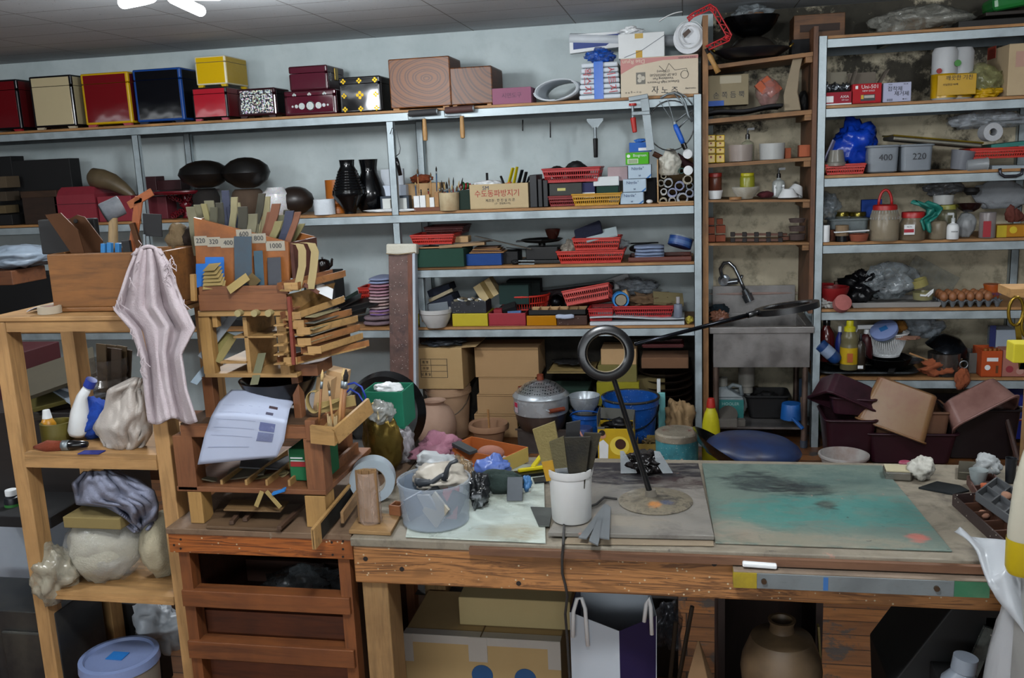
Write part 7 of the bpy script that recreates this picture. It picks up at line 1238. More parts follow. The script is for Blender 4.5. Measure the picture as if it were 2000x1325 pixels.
c=gz(725,1020,ZB+.012); r=T('stick_bottle','clear ribbed bottle with the neck cut off, packed with flat wooden sticks','bottle',(c.x, c.y, ZB+.013)); h=at(725,912,c.y).z-ZB-.013; w_=.029
prf=[(w_*.9,0)];
for i in range(8): prf += [(w_, h*(.06+i*.088)),(w_*.93,h*(.1+i*.088))]
prf += [(w_*.9,h*.84),(w_*.9,h*.92)]; Mb().lathe(prf, 28).o('shell', mat('#b09a8c','film', alpha=.42),r, smooth=True)
for i in range(9): Mb().bar((-.020+i*.005,-.012+.004*(i % 4),.004),(-.019+i*.0048,-.012+.004*(i % 4),h*(.96+.04*((i*3) % 3))),.0046,.016,up=(1,0,0)).o('stick', mat('#8f7048' if i % 2 else '#7c5c38','wood', axis='z'),r)
for s_,(u, v_) in enumerate(((770,1000),(697,990))): c=gz(u, v_, ZB+.013);
c=gz(775,1008,ZB+.012); tag(Mb().box(-.016,.016,0,.004,0,.026).box(-.016,.016,.03,.034,0,.026).box(-.016,-.012,.004,.03,0,.026).box(.012,.016,.004,.03,0,.026).o('small_wooden_box', mat('#7c4c2c','wood'),None,(c.x-.005,c.y, ZB+.0125),(0,0,-.2)),'tiny open wooden box beside the stick bottle','box')
plank('wooden_strip','wooden strip running back left of the stick bottle','strip', gz(668,1012,ZB+.03),gz(703,962,ZB+.03),.008,.03,mat('#8c6c48','wood', axis='y'))
c=gz(724,985,ZB+.002); r=T('tape_roll','thick roll of translucent white tape standing behind the stick bottle','tape',(c.x, c.y+.03,ZB+.062)); Mb().lathe([(.036,-.022),(.06,-.022),(.06,.022),(.036,.022),(.036,-.022)],44).o('tape', mat('#a0acb4','frost', alpha=.92),r, rot=(PI/2,0,.25),smooth='auto'); Mb().lathe([(.034,-.021),(.0358,-.021),(.0358,.021),(.034,.021),(.034,-.021)],40).o('core', mat('#8c8478','card'),r, rot=(PI/2,0,.25),smooth='auto')
c=at(771,965,2.3); stick('yellow_grip','black and yellow knife grip left of the translucent tub','knife', c, c+V((.03,.03,-.01)),.012,YEL, n=12)
fb=gz(876,920,ZB+.004); P0=gz(1008,926,ZB+.004); r=T('orange_box','open orange cardboard box with an abrasive block and pink stone inside','box',((fb.x+P0.x)/2+.0,2.40,ZB+.006)); w_=(at(985,900,2.40).x-at(874,900,2.40).x); d_=.16; h=.045; M_OR=mat('#a0521a','card', hex2='#8c4414'); t_=.003
ca, cb=gz(873,905,ZB),gz(984,929,ZB); w_=(cb-ca).length; d_=.12; r.location=((ca.x+cb.x)/2,(ca.y+cb.y)/2,ZB+.006); r.rotation_euler.z=math.atan2(cb.y-ca.y, cb.x-ca.x)
Mb().box(-w_/2,w_/2,0,d_, 0,t_).box(-w_/2,w_/2,0,t_, t_, h).box(-w_/2,w_/2,d_-t_, d_, t_, h).box(-w_/2,-w_/2+t_, t_, d_-t_, t_, h).box(w_/2-t_, w_/2,t_, d_-t_, t_, h).o('box', M_OR, r); xbox(w_/2,w_/2+.001,0,d_, 0,h).o('tan_side', mat('#9a8440','card'),r); xbox(-w_/2+.01,w_/2-.01,.01,d_-.01,t_, t_+.004).o('paper_liner', mat('#9aa0a8','plain'),r)
plank('abrasive_block','dark grey abrasive bar leaning over the edge of the orange box','block', at(890,866,2.52),at(925,884,2.47),.03,.01,mat('#2c2f30','rubber')); lump('pink_stone','flat pink oval stone inside the orange box','stone', 929,982,876,890,2.47,ZB+.022,.05,mat('#8c5c4c','clay'),1,.03,1)
lump('pink_rag','crumpled pink terry rag behind the translucent tub','rag', 803,885,866,902,2.47,ZB+.002,.14,mat('#8c5c6c','towel', hex2='#a47c84'),6,.4,3.4)
lump('white_packing','crushed white plastic packing behind the translucent tub','packing', 806,900,900,935,2.34,ZB+.004,.1,mat('#a4a8aa','plain'),8,.5,3.2); lump('amber_wrap','small clear wrap with amber bits in front of the orange box','plastic wrap', 880,915,900,930,2.28,ZB+.01,.06,mat('#8c7454','film', alpha=.7),3,.4,4)
lump('blue_glove','crumpled lavender-blue rubber glove beside the orange box','glove', 930,990,903,938,2.34,ZB+.006,.09,mat('#4c64a4','plastic', hex2='#6a80b8'),12,.4,2.6)
lump('scouring_pad','long dark green scouring pad in front of the blue glove','scouring pad', 938,1022,925,968,2.26,ZB+.006,.05,mat('#22302c','towel'),2,.2,2); lump('blue_tip','bright blue crumpled bit at the right end of the scouring pad','scrap', 1020,1036,935,955,2.28,ZB+.006,.03,mat('#3c6c9c','plastic'),2,.4,3)
plank('grey_plate','square grey plate leaning on the scouring pad','plate', at(1005,979,2.21),at(1006,932,2.24),.042,.002,mat('#4c5054','steel', rough=.5),up=(0,1,0)); lump('foil_wrap','black and silver crumpled foil right of the translucent tub','foil', 912,948,940,1012,2.14,ZB+.006,.08,mat('#1c1e20','splat', hex2='#8c9094', rough=.3),5,.4,5)
def blade(lab, pts, c, t=.003,name='steel_scraper', zb=ZB+.0065):
 P=[gz(u, v, zb+t) for u, v in pts]; c0=P[0]; return tag(Mb().loft([[(p.x-c0.x, p.y-c0.y, 0) for p in P],[(p.x-c0.x, p.y-c0.y, t) for p in P]]).o(name, c, None,(c0.x, c0.y, zb)),lab,'blade')
blade('grey trapezoid scraper blade lying at the foot of the white pail',((1052,1027),(1073,1027),(1080,992),(1036,990)),mat('#6c706c','steel', rough=.5))
blade('small dark slate plate left of the white pail',((1044,943),(1072,940),(1068,930),(1040,934)),mat('#3c4248','steel'));
for i,(pts, lab) in enumerate((((( 1130,1050),(1146,1052),(1190,988),(1181,984)),'left'),(((1150,1056),(1168,1065),(1186,992),(1178,988)),'middle'),(((1172,1050),(1190,1053),(1193,990),(1182,988)),'right'))): blade('grey rubber squeegee strip fanned on the grey board, %s of three' % lab, pts, mat('#5c6062','rubber'),.003,'rubber_strip', ZB+.018+.0035*i)
r=T('utility_cutter','yellow cutters lying on a dark plate left of the white pail','cutter', gz(1005,925,ZB+.012)); a=gz(1065,918,ZB+.012)-r.location; Mb().bar((0,-.01,0),a+V((0,-.01,0)),.04,.006).o('dark_plate', mat('#2c2c28','steel'),r); Mb().bar((.01,0,.008),a+V((-.004,0,.008)),.012,.01).o('handle', YEL, r, bevel=.003); b=gz(1062,893,ZB+.012)-r.location; Mb().bar(a*.6+V((0,0,.012)),b+V((0,0,.012)),.014,.01).o('handle', YEL, r, bevel=.003)
c=gz(1755,940,ZB+.001); r=T('metal_card_box','small cream and silver flat tin box at the back right of the workbench','tin',(c.x, c.y, ZB+.001),rz=-.08); xbox(-.033,.033,0,.06,0,.024).o('body', mat('#8f8c84','steel', rough=.3),r, bevel=.004); xbox(-.031,.031,.002,.058,.024,.027).o('cream_lid', mat('#a0987c','paint'),r)
lump('crumpled_tissue','crumpled ink-stained tissue beside the small tin','tissue', 1780,1828,900,945,2.44,ZB+.001,.06,mat('#a8a69c','splat', hex2='#2c2c2a'),6,.3,2.6); lump('pink_eraser','pink eraser behind the small tin','eraser', 1757,1784,903,912,2.56,ZB+.001,.03,mat('#7c3044','plastic'),1,.05,1)
blade('dark flat scraper with a hole at the back right',((1794,952),(1830,940),(1875,948),(1893,958),(1862,965)),mat('#2c3032','steel', rough=.5),.004,'flat_scraper', ZB+.001)
o=board('grey_case','small grey-brown metal case at the back right corner of the bench',((1871,922),(1915,926),(1912,902),(1873,900)),ZB+.001,.02,mat('#5c584c','steel', rough=.5),'case'); lump('silver_tissue','crumpled black and white paper right of the metal case','paper', 1908,1962,897,930,2.46,ZB+.001,.06,mat('#8c9090','splat', hex2='#15171a'),9,.3,2.6)
lth('dark_cup','small dark cup with white powder at the right edge','cup', 1962,1985,895,925,2.46,ZB+.001,[(0,0),(.8,0),(1,1),(.9,1),(.85,.8),(0,.8)],mat('#15171c','plastic')); lth('saucer','pale saucer behind the divided trays','saucer', 1892,1930,918,928,2.42,ZB+.001,[(0,0),(.6,0),(1,1),(.5,.3),(0,.2)],mat('#7c8484','plain'))
def divtray(lab, P, h, m, zb, ns, mi):
 a, b, d=[gz(u, v, zb+h) for u, v in P]; X_, Y_=b-a, d-a; r=T('divided_tray', lab,'tray',(a.x, a.y, zb)); X_.z=Y_.z=0; t=.004
 def wall(p, q, z0=0,z1=h): Mb_.bar(p+V((0,0,(z0+z1)/2)),q+V((0,0,(z0+z1)/2)),t, z1-z0)
 Mb_=Mb(); O=V((0,0,0)); Mb_.hexa([O, X_, X_+Y_, Y_, O+V((0,0,.003)),X_+V((0,0,.003)),X_+Y_+V((0,0,.003)),Y_+V((0,0,.003))])
 for p, q in ((O, X_),(X_, X_+Y_),(X_+Y_, Y_),(Y_, O)): wall(p, q)
 Mb_.o('tray', m, r)
 for i in range(1,ns+1): Mb_=Mb(); wall(Y_*(i/(ns+1)),X_+Y_*(i/(ns+1)),0,h*.9); Mb_.o('divider', mi, r)
 Mb_=Mb(); wall(X_*.5,X_*.5+Y_, 0,h*.85); Mb_.o('divider', mi, r)
 return r
TB_=mat('#2a1c1a','splat', hex2='#3c2622'); divtray('large spattered brown-black divided tray at the right end of the bench',((1984,1075),(2080,1068),(1862,966)),.028,TB_, ZB+.001,5,mat('#4a2c1c','wood'))
divtray('small rusty divided tray with orange pieces behind the grey tray',((1912,966),(1965,960),(1890,930)),.022,mat('#4c3028','splat'),ZB+.001,1,mat('#4c3028','wood')); divtray('grey plastic divided tray lying across the brown one',((1990,1020),(2030,985),(1907,962)),.02,mat('#4c4e50','plastic'),ZB+.031,2,mat('#4c4e50','plastic'))
for i,(u, v_, c, nm) in enumerate(((1922,998,'#8c6450','round pinkish stone in the brown divided tray'),(1965,985,'#84604c','pinkish stone in the grey divided tray'),(1925,945,'#8c4424','orange piece in the rusty tray'),(1938,946,'#7c3a24','brick-red piece in the rusty tray'))):
 c0=gz(u, v_, ZB+.025); tag(crumple(.026,.026,.02,i, .15,2,3).o('small_stone', mat(c,'clay'),None,(c0.x, c0.y, ZB+.006+(.03 if i == 1 else 0)),smooth=True),nm,'stone')
cr=[((1866,1040),(1880,1034)),((1905,1080),(1960,1060)),((1930,1130),(2010,1080)),((1960,1190),(2040,1120)),((2010,1260),(2080,1180))]
ys=[1.99,1.90,1.84,1.82,1.80]; A=[at(a[0],a[1],y) for (a, b),y in zip(cr, ys)]; B=[at(b[0],b[1],y+.02) for (a, b),y in zip(cr, ys)]
def shf(a, b): i=min(3,int(a*4)); t=a*4-i; p=A[i].lerp(A[i+1],t); q=B[i].lerp(B[i+1],t); return p.lerp(q, b)+V((0,-.012*abs(sin(b*7+a*5)),.010*sin(b*5+a*9)))-A[0]
tag(Mb().grid(shf, 30,14).o('plastic_sleeve', mat('#a4a8ac','frost', alpha=.85),None, A[0],smooth=True, solid=.006),'translucent white plastic sleeve hanging over the right bench corner','plastic sleeve')
c=at(1998,1010,2.0); r=T('spray_bottle','white and yellow translucent bottle at the right edge of the photo','bottle',(c.x+.005,1.80,at(1998,1120,1.8).z)); h=at(1998,870,1.8).z-r.location.z
r.location.x=at(2004,1000,1.8).x; Mb().lathe([(0,0),(.025,0),(.029,h*.05),(.03,h*.35),(.024,h*.7),(.013,h*.93),(.008,h),(0,h)],32).o('body', mat('#a8a494','frost', alpha=.9),r, smooth='auto'); Mb().lathe([(.0265,.002),(.0305,h*.05),(.0315,h*.28)],32).o('yellow_base', mat('#a08c10','plastic'),r, smooth=True)
osh('bottle_stand','pale storage box corner under the yellow bottle at the right edge','box', 1990,2060,1122,1500,1.77,0.001,.08,mat('#8c8c88','plastic'))
Yh=2.3; a, b=at(1974,572,Yh),at(2030,590,Yh); r=T('scissor_rack','wooden tool rack at the right edge with scissors hanging from it','rack', a); d=b-a
Mb().box(0,.14,0,.09,-.012,.008).o('shelf', mat('#9a7444','wood'),r); Mb().box(.085,.11,.03,.05,-.02-a.z+ZB+.021,.12).o('post', mat('#9a7444','wood', axis='z'),r); Mb().box(.06,.13,.02,.06,-a.z+ZB+.001,-a.z+ZB+.02).o('foot', mat('#7c5c38','wood'),r)
p=at(1972,600,Yh-.01); r=T('scissors','brass-handled scissors hanging open at the right edge','scissors', p); SC_=mat('#7c6420','steel')
for s in (0,1): Mb().tube([(.014+.03*s+.016*cos(t),0,-.01-.03*s+.034*sin(t)) for t in [k*.449 for k in range(14)]],.004,6,True).o('handle', SC_, r, smooth=True); Mb().bar((.02+.03*s, 0,-.045-.03*s),(.035,0,-.15),.012,.003,up=(0,1,0)).o('blade', SC_, r)
o=fbox('yellow_box','small bright yellow box with a black mark at the right edge','box', 1978,2030,672,710,2.2,None, .05,mat('#a89c14','card')); osh('block_stand','wooden block post under the small yellow box','post', 1992,2010,712,1000,2.21,ZB+.04,.03,mat('#7c5c38','wood', axis='z'))
# == UNDER THE WORKBENCH
CU=mat('#a98f62','card', hex2='#8f7448')
def fl_box(lab, u0,u1,vt, Y, dep, m, zb=.001,hole=False, group=None, name='carton'):
 a, b=at(u0,vt, Y),at(u1,vt, Y); h=(a.z+b.z)/2-zb; w_=b.x-a.x; o=(Mb().box(-w_/2,w_/2,0,dep, 0,h)).o(name, m, None,((a.x+b.x)/2,Y, zb),bevel=.003); tag(o, lab,'box', group); o['w']=w_; o['h']=h; o['d']=dep; return o
o=fl_box('large taped tan carton on the floor under the workbench', 788,1094,1246,2.22,.26,CU); wt=mat('#a7a29a','plastic')
panel(o, 0,1,.93,1.0,wt,'tape'); panel(o, .0,.06,.75,1.0,wt,'tape', t=.002); panel(o, .42,.54,.78,1.0,wt,'tape', t=.002); panel(o, .92,1,.75,1.0,wt,'tape', t=.002); xbox(-o['w']/2,o['w']/2,-.001,.03,o['h'],o['h']+.001).o('tape', wt, o)
Mb().cyl((-.0,-.0015,o['h']*.66),(0,0,o['h']*.66),.03,n=24).o('blue_print', mat('#1c4c7c','flat'),o); Mb().cyl((.12,-.0015,o['h']*.65),(.12,0,o['h']*.65),.03,n=24).o('blue_print', mat('#1c4c7c','flat'),o); xbox(-.0015,.0015,.0,.26,o['h'],o['h']+.002).o('lid_seam', mat('#5c4a30','flat'),o)
o2=fl_box('flatter tan carton set on the taped one right under the bench', 895,1113,1172,2.28,.19,mat('#a8966a','card', hex2='#94804f'),zb=o['h']+.003)
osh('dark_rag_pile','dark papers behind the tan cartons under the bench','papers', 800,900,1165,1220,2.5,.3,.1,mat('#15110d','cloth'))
Yb=2.12; a, b=at(1116,1300,Yb),at(1277,1300,Yb); zt=at(1180,1215,Yb).z; ztb=at(1200,1168,Yb+.14).z; r=T('shopping_bag','white shopping bag with a navy side and white handles under the bench','bag',(a.x, Yb, .002)); W=b.x-a.x; t_=.002
wh=mat('#a9b0b8','plain', hex2='#9aa2aa'); nv=mat('#1c1440','plain'); xs=W*.60
Mb().hexa([(0,0,0),(xs, -.02,0),(xs, -.018,0),(0,.002,0),(-.0,0,zt+.02),(xs, -.02,zt-.015),(xs, -.018,zt-.015),(0,.002,zt+.02)]).o('front', wh, r)
Mb().hexa([(xs, -.02,0),(W, .03,0),(W, .032,0),(xs, -.018,0),(xs, -.02,zt-.015),(W+.006,.03,zt+.005),(W+.006,.032,zt+.005),(xs, -.018,zt-.015)]).o('navy_side', nv, r)
Mb().hexa([(0,.15,0),(W, .16,0),(W, .162,0),(0,.152,0),(.01,.15,zt+.04),(W*.9,.16,zt+.03),(W*.9,.162,zt+.03),(.01,.152,zt+.04)]).o('back', wh, r); Mb().hexa([(0,0,0),(.002,0,0),(.002,.15,0),(0,.15,0),(-.0,0,zt+.02),(.002,0,zt+.02),(.012,.15,zt+.04),(.01,.15,zt+.04)]).o('side', nv, r); Mb().hexa([(W, .03,0),(W+.002,.03,0),(W+.002,.16,0),(W, .16,0),(W+.006,.03,zt+.005),(W+.008,.03,zt+.005),(W*.9+.002,.16,zt+.03),(W*.9,.16,zt+.03)]).o('side', wh, r); xbox(0,W, 0,.15,0,.002).o('base', wh, r)
for hp in (((1119,1245),(1120,1195),(1127,1170),(1136,1168),(1143,1190),(1148,1262)),((1258,1215),(1262,1180),(1267,1168),(1271,1185),(1273,1240))):
 Mb().tube([at(a_, b_, Yb-.012)-r.location for a_, b_ in hp],.0052,8).o('handle', WH, r, smooth=True)
Yp=2.30; a, b=at(1403,1280,Yp+.0),at(1608,1280,Yp); zt=at(1500,1170,Yp).z; r=T('under_bench_cabinet','dark reddish-brown open cabinet standing under the workbench','cabinet',(a.x, Yp+.02,.001)); W=b.x-a.x; CB=mat('#2a1710','wood', axis='z', hex2='#150b07')
Mb().box(0,.018,0,.3,0,.6).box(W-.018,W, 0,.3,0,.6).box(.018,W-.018,.28,.295,0,.6).box(.018,W-.018,0,.28,.585,.6).box(.018,W-.018,0,.28,0,.015).o('carcass', CB, r)
a, b=at(1443,1280,2.2),at(1600,1280,2.2); rr0=(b.x-a.x)/2; zc_=at(1520,1280,2.2).z; ht=at(1520,1213,2.2).z
o=Mb().lathe([(0,0),(.08,0),(rr0*.75,.10),(rr0,zc_-.0),(rr0*.96,zc_+.03),(rr0*.75,ht-.012),(rr0*.42,ht),(rr0*.3,ht+.005),(rr0*.28,ht+.02),(rr0*.34,ht+.035),(rr0*.26,ht+.035),(rr0*.2,ht),(0,ht-.02)],48).o('clay_pot', mat('#5c4a34','dirty', hex2='#1c1815', rough=.5),None,((a.x+b.x)/2,2.14,.001),smooth='auto'); tag(o,'round scratched brown clay pot with a narrow neck under the bench','pot')
plank('pale_strip','pale olive strip at the cabinet side right of the clay pot','strip', at(1598,1222,2.24),at(1604,1330,2.24),.006,.02,mat('#7c6c3c','wood'))
a=at(1362,1262,2.1); tag(Mb().loft([[(-.1,0,0),(.09,-.02,0),(.13,.12,0),(-.08,.12,0)],[(-.0,.02,a.z-.001),(.004,.02,a.z),(.006,.024,a.z),(.0,.024,a.z)]]).o('kraft_cone', mat('#7a5e40','card'),None,(a.x, 2.1,.001),smooth='auto', bevel=.003),'pointed brown kraft paper bundle on the floor right of the shopping bag','paper bundle')
for i,(u0,v0,u1,v1,lab) in enumerate(((1303,1300,1352,1185,'long'),(1296,1300,1320,1215,'short'))): p_ = at(u0,v0,2.3); p_.z = .01; stick('bamboo_stick','%s dark bamboo stick leaning right of the shopping bag' % lab,'stick', p_, at(u1,v1,2.3),.006,mat('#3c2c1c','wood', axis='z'),group='dark sticks by the shopping bag')
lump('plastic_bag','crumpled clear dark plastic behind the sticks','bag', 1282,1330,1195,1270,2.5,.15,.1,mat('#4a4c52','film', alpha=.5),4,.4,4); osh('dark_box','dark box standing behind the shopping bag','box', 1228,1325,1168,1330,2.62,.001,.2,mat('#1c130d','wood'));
a=at(1760,1250,2.1); r=T('black_case','large dark slanted case leaning under the right end of the bench','case',(a.x, 2.1,.001)); Mb().prism([(.0,.0),(.05,-.0),(.30,.0),(.30,.56),(.12,.56),(-.02,.33)],0,.25).o('body', mat('#0e0f10','rubber'),r, bevel=.004); Mb().bar((.10,-.012,.22),(.19,-.012,.5),.03,.01,up=(0,1,0)).o('glossy_edge', mat('#6c7470','splat', hex2='#101412'),r)
a=at(1865,1310,2.0); r=T('white_jug','dull white plastic bottle under the right end of the bench','bottle',(a.x-.01,2.0,.25),ry=.12); WJ=mat('#7c848e','frost', alpha=.95)
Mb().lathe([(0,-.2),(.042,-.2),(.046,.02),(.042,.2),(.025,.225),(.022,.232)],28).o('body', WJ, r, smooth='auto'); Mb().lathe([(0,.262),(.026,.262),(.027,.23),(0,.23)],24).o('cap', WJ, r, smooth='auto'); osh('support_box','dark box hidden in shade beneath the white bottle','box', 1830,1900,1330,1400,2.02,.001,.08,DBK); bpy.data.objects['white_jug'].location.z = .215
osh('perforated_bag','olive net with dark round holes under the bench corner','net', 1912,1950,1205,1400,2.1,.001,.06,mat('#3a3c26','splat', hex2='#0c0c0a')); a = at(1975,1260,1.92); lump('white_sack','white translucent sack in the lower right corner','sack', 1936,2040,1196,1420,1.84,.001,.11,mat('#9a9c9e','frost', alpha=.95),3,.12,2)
# == PINE STAND, LEFT FOREGROUND
YS=2.05; PN=mat('#ab8454','wood', axis='x', hex2='#7c5a34'); PNz=mat('#ab8454','wood', axis='z', hex2='#7c5a34')
def pk(n, lab, cat, a, b, Y0,Y1,w_, t, m, g=None, up=(0,0,1)): return plank(n, lab, cat, at(a[0],a[1],Y0),at(b[0],b[1],Y1),w_, t, m, g, up)
zt=at(150,627,YS).z+.012; X0,X1=at(12,640,YS).x-.045,at(303,640,YS).x; W=X1-X0; zm, zl=at(180,887,YS).z, at(200,1160,YS).z
st=T('pine_stand','tall unpainted pine stand with two shelves in the left foreground','shelf stand',(X0,YS, 0))
for a in (0,W-.04):
 for b in (0,.26): xbox(a, a+.042,b, b+.055,.001,zt-.013).o('post', PNz, st, bevel=.002)
xbox(-.005,W+.005,-.003,.32,zt-.012,zt).o('top_board', PN, st, bevel=.002); xbox(.043,W-.041,.002,.022,zt-.04,zt-.013).o('top_rail', PN, st)
for z_, t_ in ((zm, .04),(zl, .022)): xbox(.043,W-.041,.0,.30,z_-.012,z_).o('shelf_board', PN, st); xbox(.043,W-.041,-.003,.015,z_-t_, z_-.0125).o('shelf_rail', PN, st)
CRW=mat('#7c5024','wood', hex2='#4a2e14'); cr_=osh('wooden_crate','old brown wooden crate full of tools on top of the pine stand','crate', 106,332,494,610,YS+.06,zt, .16,CRW, hole=True, wall=.012); zc=zt+cr_['h']
osh('wooden_crate','second old crate with a faded green mark behind the towel','crate', 336,388,512,596,YS+.22,None, .12,mat('#4c341f','wood')); pk('green_mark', None, None,(352,522),(374,522),YS+.218,YS+.218,.004,.012,mat('#1c4434','flat'),up=(0,0,1)); o = bpy.data.objects['green_mark']; p_ = bpy.data.objects['wooden_crate.001']; o.parent = p_; o.location -= p_.location
RS=mat('#5a3c28','steel', hex2='#2c1c14', rough=.6)
S1=[at(a, b, YS+.1) for a, b in ((88,420),(118,416),(152,450),(165,496),(140,496))]; S2=[at(a, b, YS+.14) for a, b in ((128,432),(150,420),(165,424),(200,470),(200,496),(165,496))]
for P_, lab in ((S1,'rusty saw blade with a rounded heel leaning left in the crate'),(S2,'rust-brown saw blade with a hole beside the first one')): tag(Mb().prism([(p.x-P_[0].x, p.z-P_[0].z) for p in P_],0,.003).o('rusty_saw', RS, None, P_[0]),lab,'saw')
q=at(148,432,YS+.139)-S2[0]; stick('blade_hole', None, None, S2[0]+q, S2[0]+q+V((0,-.002,0)),.006,DBK); o=bpy.data.objects['blade_hole']; o.parent=[x_ for x_ in bpy.data.objects if x_.name.startswith('rusty_saw')][1]; o.location=q+V((0,0,0));
osh('black_pan','black plastic pan standing behind the saws in the crate','pan', 82,192,428,496,YS+.16,None, .02,DBK)
p=at(221,492,YS+.12); r=T('rubber_mallet','grey rubber mallet standing handle down in the crate','mallet', p); q=at(221,425,YS+.12)-p; Mb().cyl((0,0,0),q, .013,.011,n=14).o('handle', mat('#8c7450','wood', axis='z'),r, smooth='auto'); a, b=at(201,417,YS+.11)-p, at(238,400,YS+.14)-p; Mb().cyl(a, b, .026,n=24).o('head', mat('#4a4e54','dirty', hex2='#8a8c8e'),r, smooth='auto', bevel=.003); Mb().cyl(a-(b-a)*.02,a, .024,n=24).o('face', DBK, r)
BLT=mat('#2c6ca0','plastic')
for n, a, b, y, w_, t, m, lab in (('marker_cap',(203,495),(203,476),.08,.012,.012,BLT,'blue marker cap left in the crate'),('marker_cap',(215,495),(215,474),.08,.012,.012,BLT,'blue marker cap in the middle of the crate'),('marker_cap',(231,495),(231,475),.09,.012,.012,BLT,'blue marker cap next to the mallet handle'),
 ('wood_lath',(258,495),(272,385),.1,.022,.006,mat('#8c4a20','wood', axis='z'),'orange-brown slat leaning tall in the crate'),('wood_lath',(252,402),(297,375),.1,.02,.006,mat('#8c4a20','wood'),'short orange slat crossing the tall one'),('wood_lath',(277,495),(258,436),.09,.014,.01,RS,'dark brown slat leaning left in the crate'),('wood_lath',(250,495),(246,470),.09,.022,.01,DBK,'short black block in the crate'),('black_plate',(299,462),(297,418),.1,.052,.004,DBK,'square black plate standing above the towel'),('steel_rod',(284,495),(282,458),.08,.006,.006,ALU,'pale steel rod under the black plate')):
 pk(n, lab,'tool', a, b, YS+y, YS+y, w_, t, m,'tools in the crate', up=(0,1,0))
for i,(u0,u1,vt, vb, c, lab) in enumerate(((318,352,436,500,'#6c5a40','tan leather bundle'),(348,384,446,500,'#2c2018','dark brown leather roll'),(322,360,470,520,'#3c3028','grey-brown rag'),(356,388,486,530,'#4a3420','brown roll'))): lump('leather_scrap', lab+' heaped right of the crate','leather', u0,u1,vt, vb, YS+.2+.01*i, None, .08,mat(c,'cloth'),i+3,.3,3,group='leather right of the crate', sub=3)
c=at(88,612,YS+.03); r=T('masking_tape','cream masking tape roll with pink core on the pine stand','tape',(c.x, YS+.05,zt+.001)); Mb().lathe([(0,.012),(.022,.012),(.022,.02),(.03,.02),(.03,0),(0,0)],30).o('tape', mat('#a89c88','card'),r, smooth='auto'); Mb().lathe([(0,.016),(.021,.016)],24).o('core', mat('#8c2c4c','flat'),r)
tag(Mb().grid(lambda a, b: (a*.10,b*.09,.002+.012*abs(sin(a*4))),8,3).o('folded_paper', mat('#a8a8b0','plain'),None,(at(18,600,YS).x, YS+.06,zt+.002),solid=.002),'white folded paper on the left of the pine stand','paper')
TO=at(300,484,YS-.03); TWm=mat('#b6abae','towel', hex2='#8c7078')
Ltp=[(268,486),(250,530),(236,572),(222,604),(256,642),(277,700),(284,770),(290,824)]; Rtp=[(312,486),(332,520),(345,560),(362,600),(381,640),(354,690),(364,760),(384,822)]
def tw(a, b):
 i=min(6,int(a*7)); t=a*7-i; l=V(Ltp[i]).lerp(V(Ltp[i+1]),t); r_=V(Rtp[i]).lerp(V(Rtp[i+1]),t); q=l.lerp(r_, b)
 return at(q.x, q.y+6*sin(b*9)*a, YS-.035-.075*(noise.noise(V((b*3.6,a*1.0,1)))+.36*noise.noise(V((b*8,a*1.5,4))))*min(1,.3+a*2))-TO
r=tag(Mb().grid(tw, 60,70).o('hanging_towel', TWm, None, TO, smooth=True, solid=.007),'frayed pale pink towel hanging over the corner of the pine stand','towel')
def tw2(a, b): return at(262+56*b-6*a, 497-16*sin(b*3.14)+a*3,YS-.04+a*.14)-TO+V((0,0,.0))
Mb().grid(tw2,6,20).o('top_fold', TWm, r, smooth=True, solid=.008); k = Mb(); rr_ = random.Random(2)
for i in range(34):
 j=i % 8 if i < 20 else 1; u, v_=Ltp[min(5,j)] if i < 17 else Rtp[min(5,j)]; u += rr_.uniform(-6,6); v_ += rr_.uniform(-25,25); p=at(u, v_, YS-.05)-TO; k.tube([p, p+V((rr_.uniform(-.012,.012),-.004,-.01)),p+V((rr_.uniform(-.016,.016),0,-.025))],.0011,4)
k.o('frayed_threads', TWm, r)['kind'] = 'stuff'
def lp(n, lab, cat, u0,u1,vt, vb, dy, z, dep, c, k='towel', s=1,am=.3,fr=3, **q): return lump(n, lab, cat, u0,u1,vt, vb, YS+dy, z, dep, mat(c, k),s, am, fr, **q)
drape('white_towel','large soft off-white towel heaped on the middle shelf of the pine stand','towel', [(262,738),(212,762),(205,800),(180,835),(205,872),(232,894)],[(286,742),(294,770),(296,810),(296,845),(280,872),(246,895)],YS+.06,.07,mat('#b4aca4','towel'),.06,4); lp('blue_cloth','crumpled royal blue cloth beside the white towel','cloth', 132,206,790,868,.1,zm, .1,'#123c94','cloth', 5)
c=at(97,868,YS+.08); r=T('olive_tape','wide olive packing tape roll on the middle shelf','tape',(c.x, YS+.12,zm+.001)); Mb().lathe([(.036,0),(.044,0),(.044,.05),(.036,.05),(.036,0)],36).o('tape', mat('#5c5420','plastic'),r, smooth='auto')
lth('glue_bottle','orange glue bottle with white cap standing in the olive tape roll','bottle', 85,112,800,860,YS+.12,zm, [(0,0),(.9,0),(.95,.5),(.6,.68),(.5,.7)],mat('#b07a10','plastic'),parts=(('cap', [(0,1),(.42,.98),(.6,.7),(0,.7)],WH),))
p=at(150,850,YS+.1); r=T('squeeze_bottle','white squeeze bottle with a blue cap leaning above the blue cloth','bottle', p); d=at(160,775,YS+.1)-p; e=at(175,748,YS+.1)-p; Mb().tube([d*0,d*.1,d*.6,d, e*.95],[.02,.025,.024,.014,.011],18).o('body', WH, r, smooth=True); Mb().cyl(e*.93,e*1.06+V((.004,0,0)),.015,n=18).o('cap', mat('#1c348c','plastic'),r)
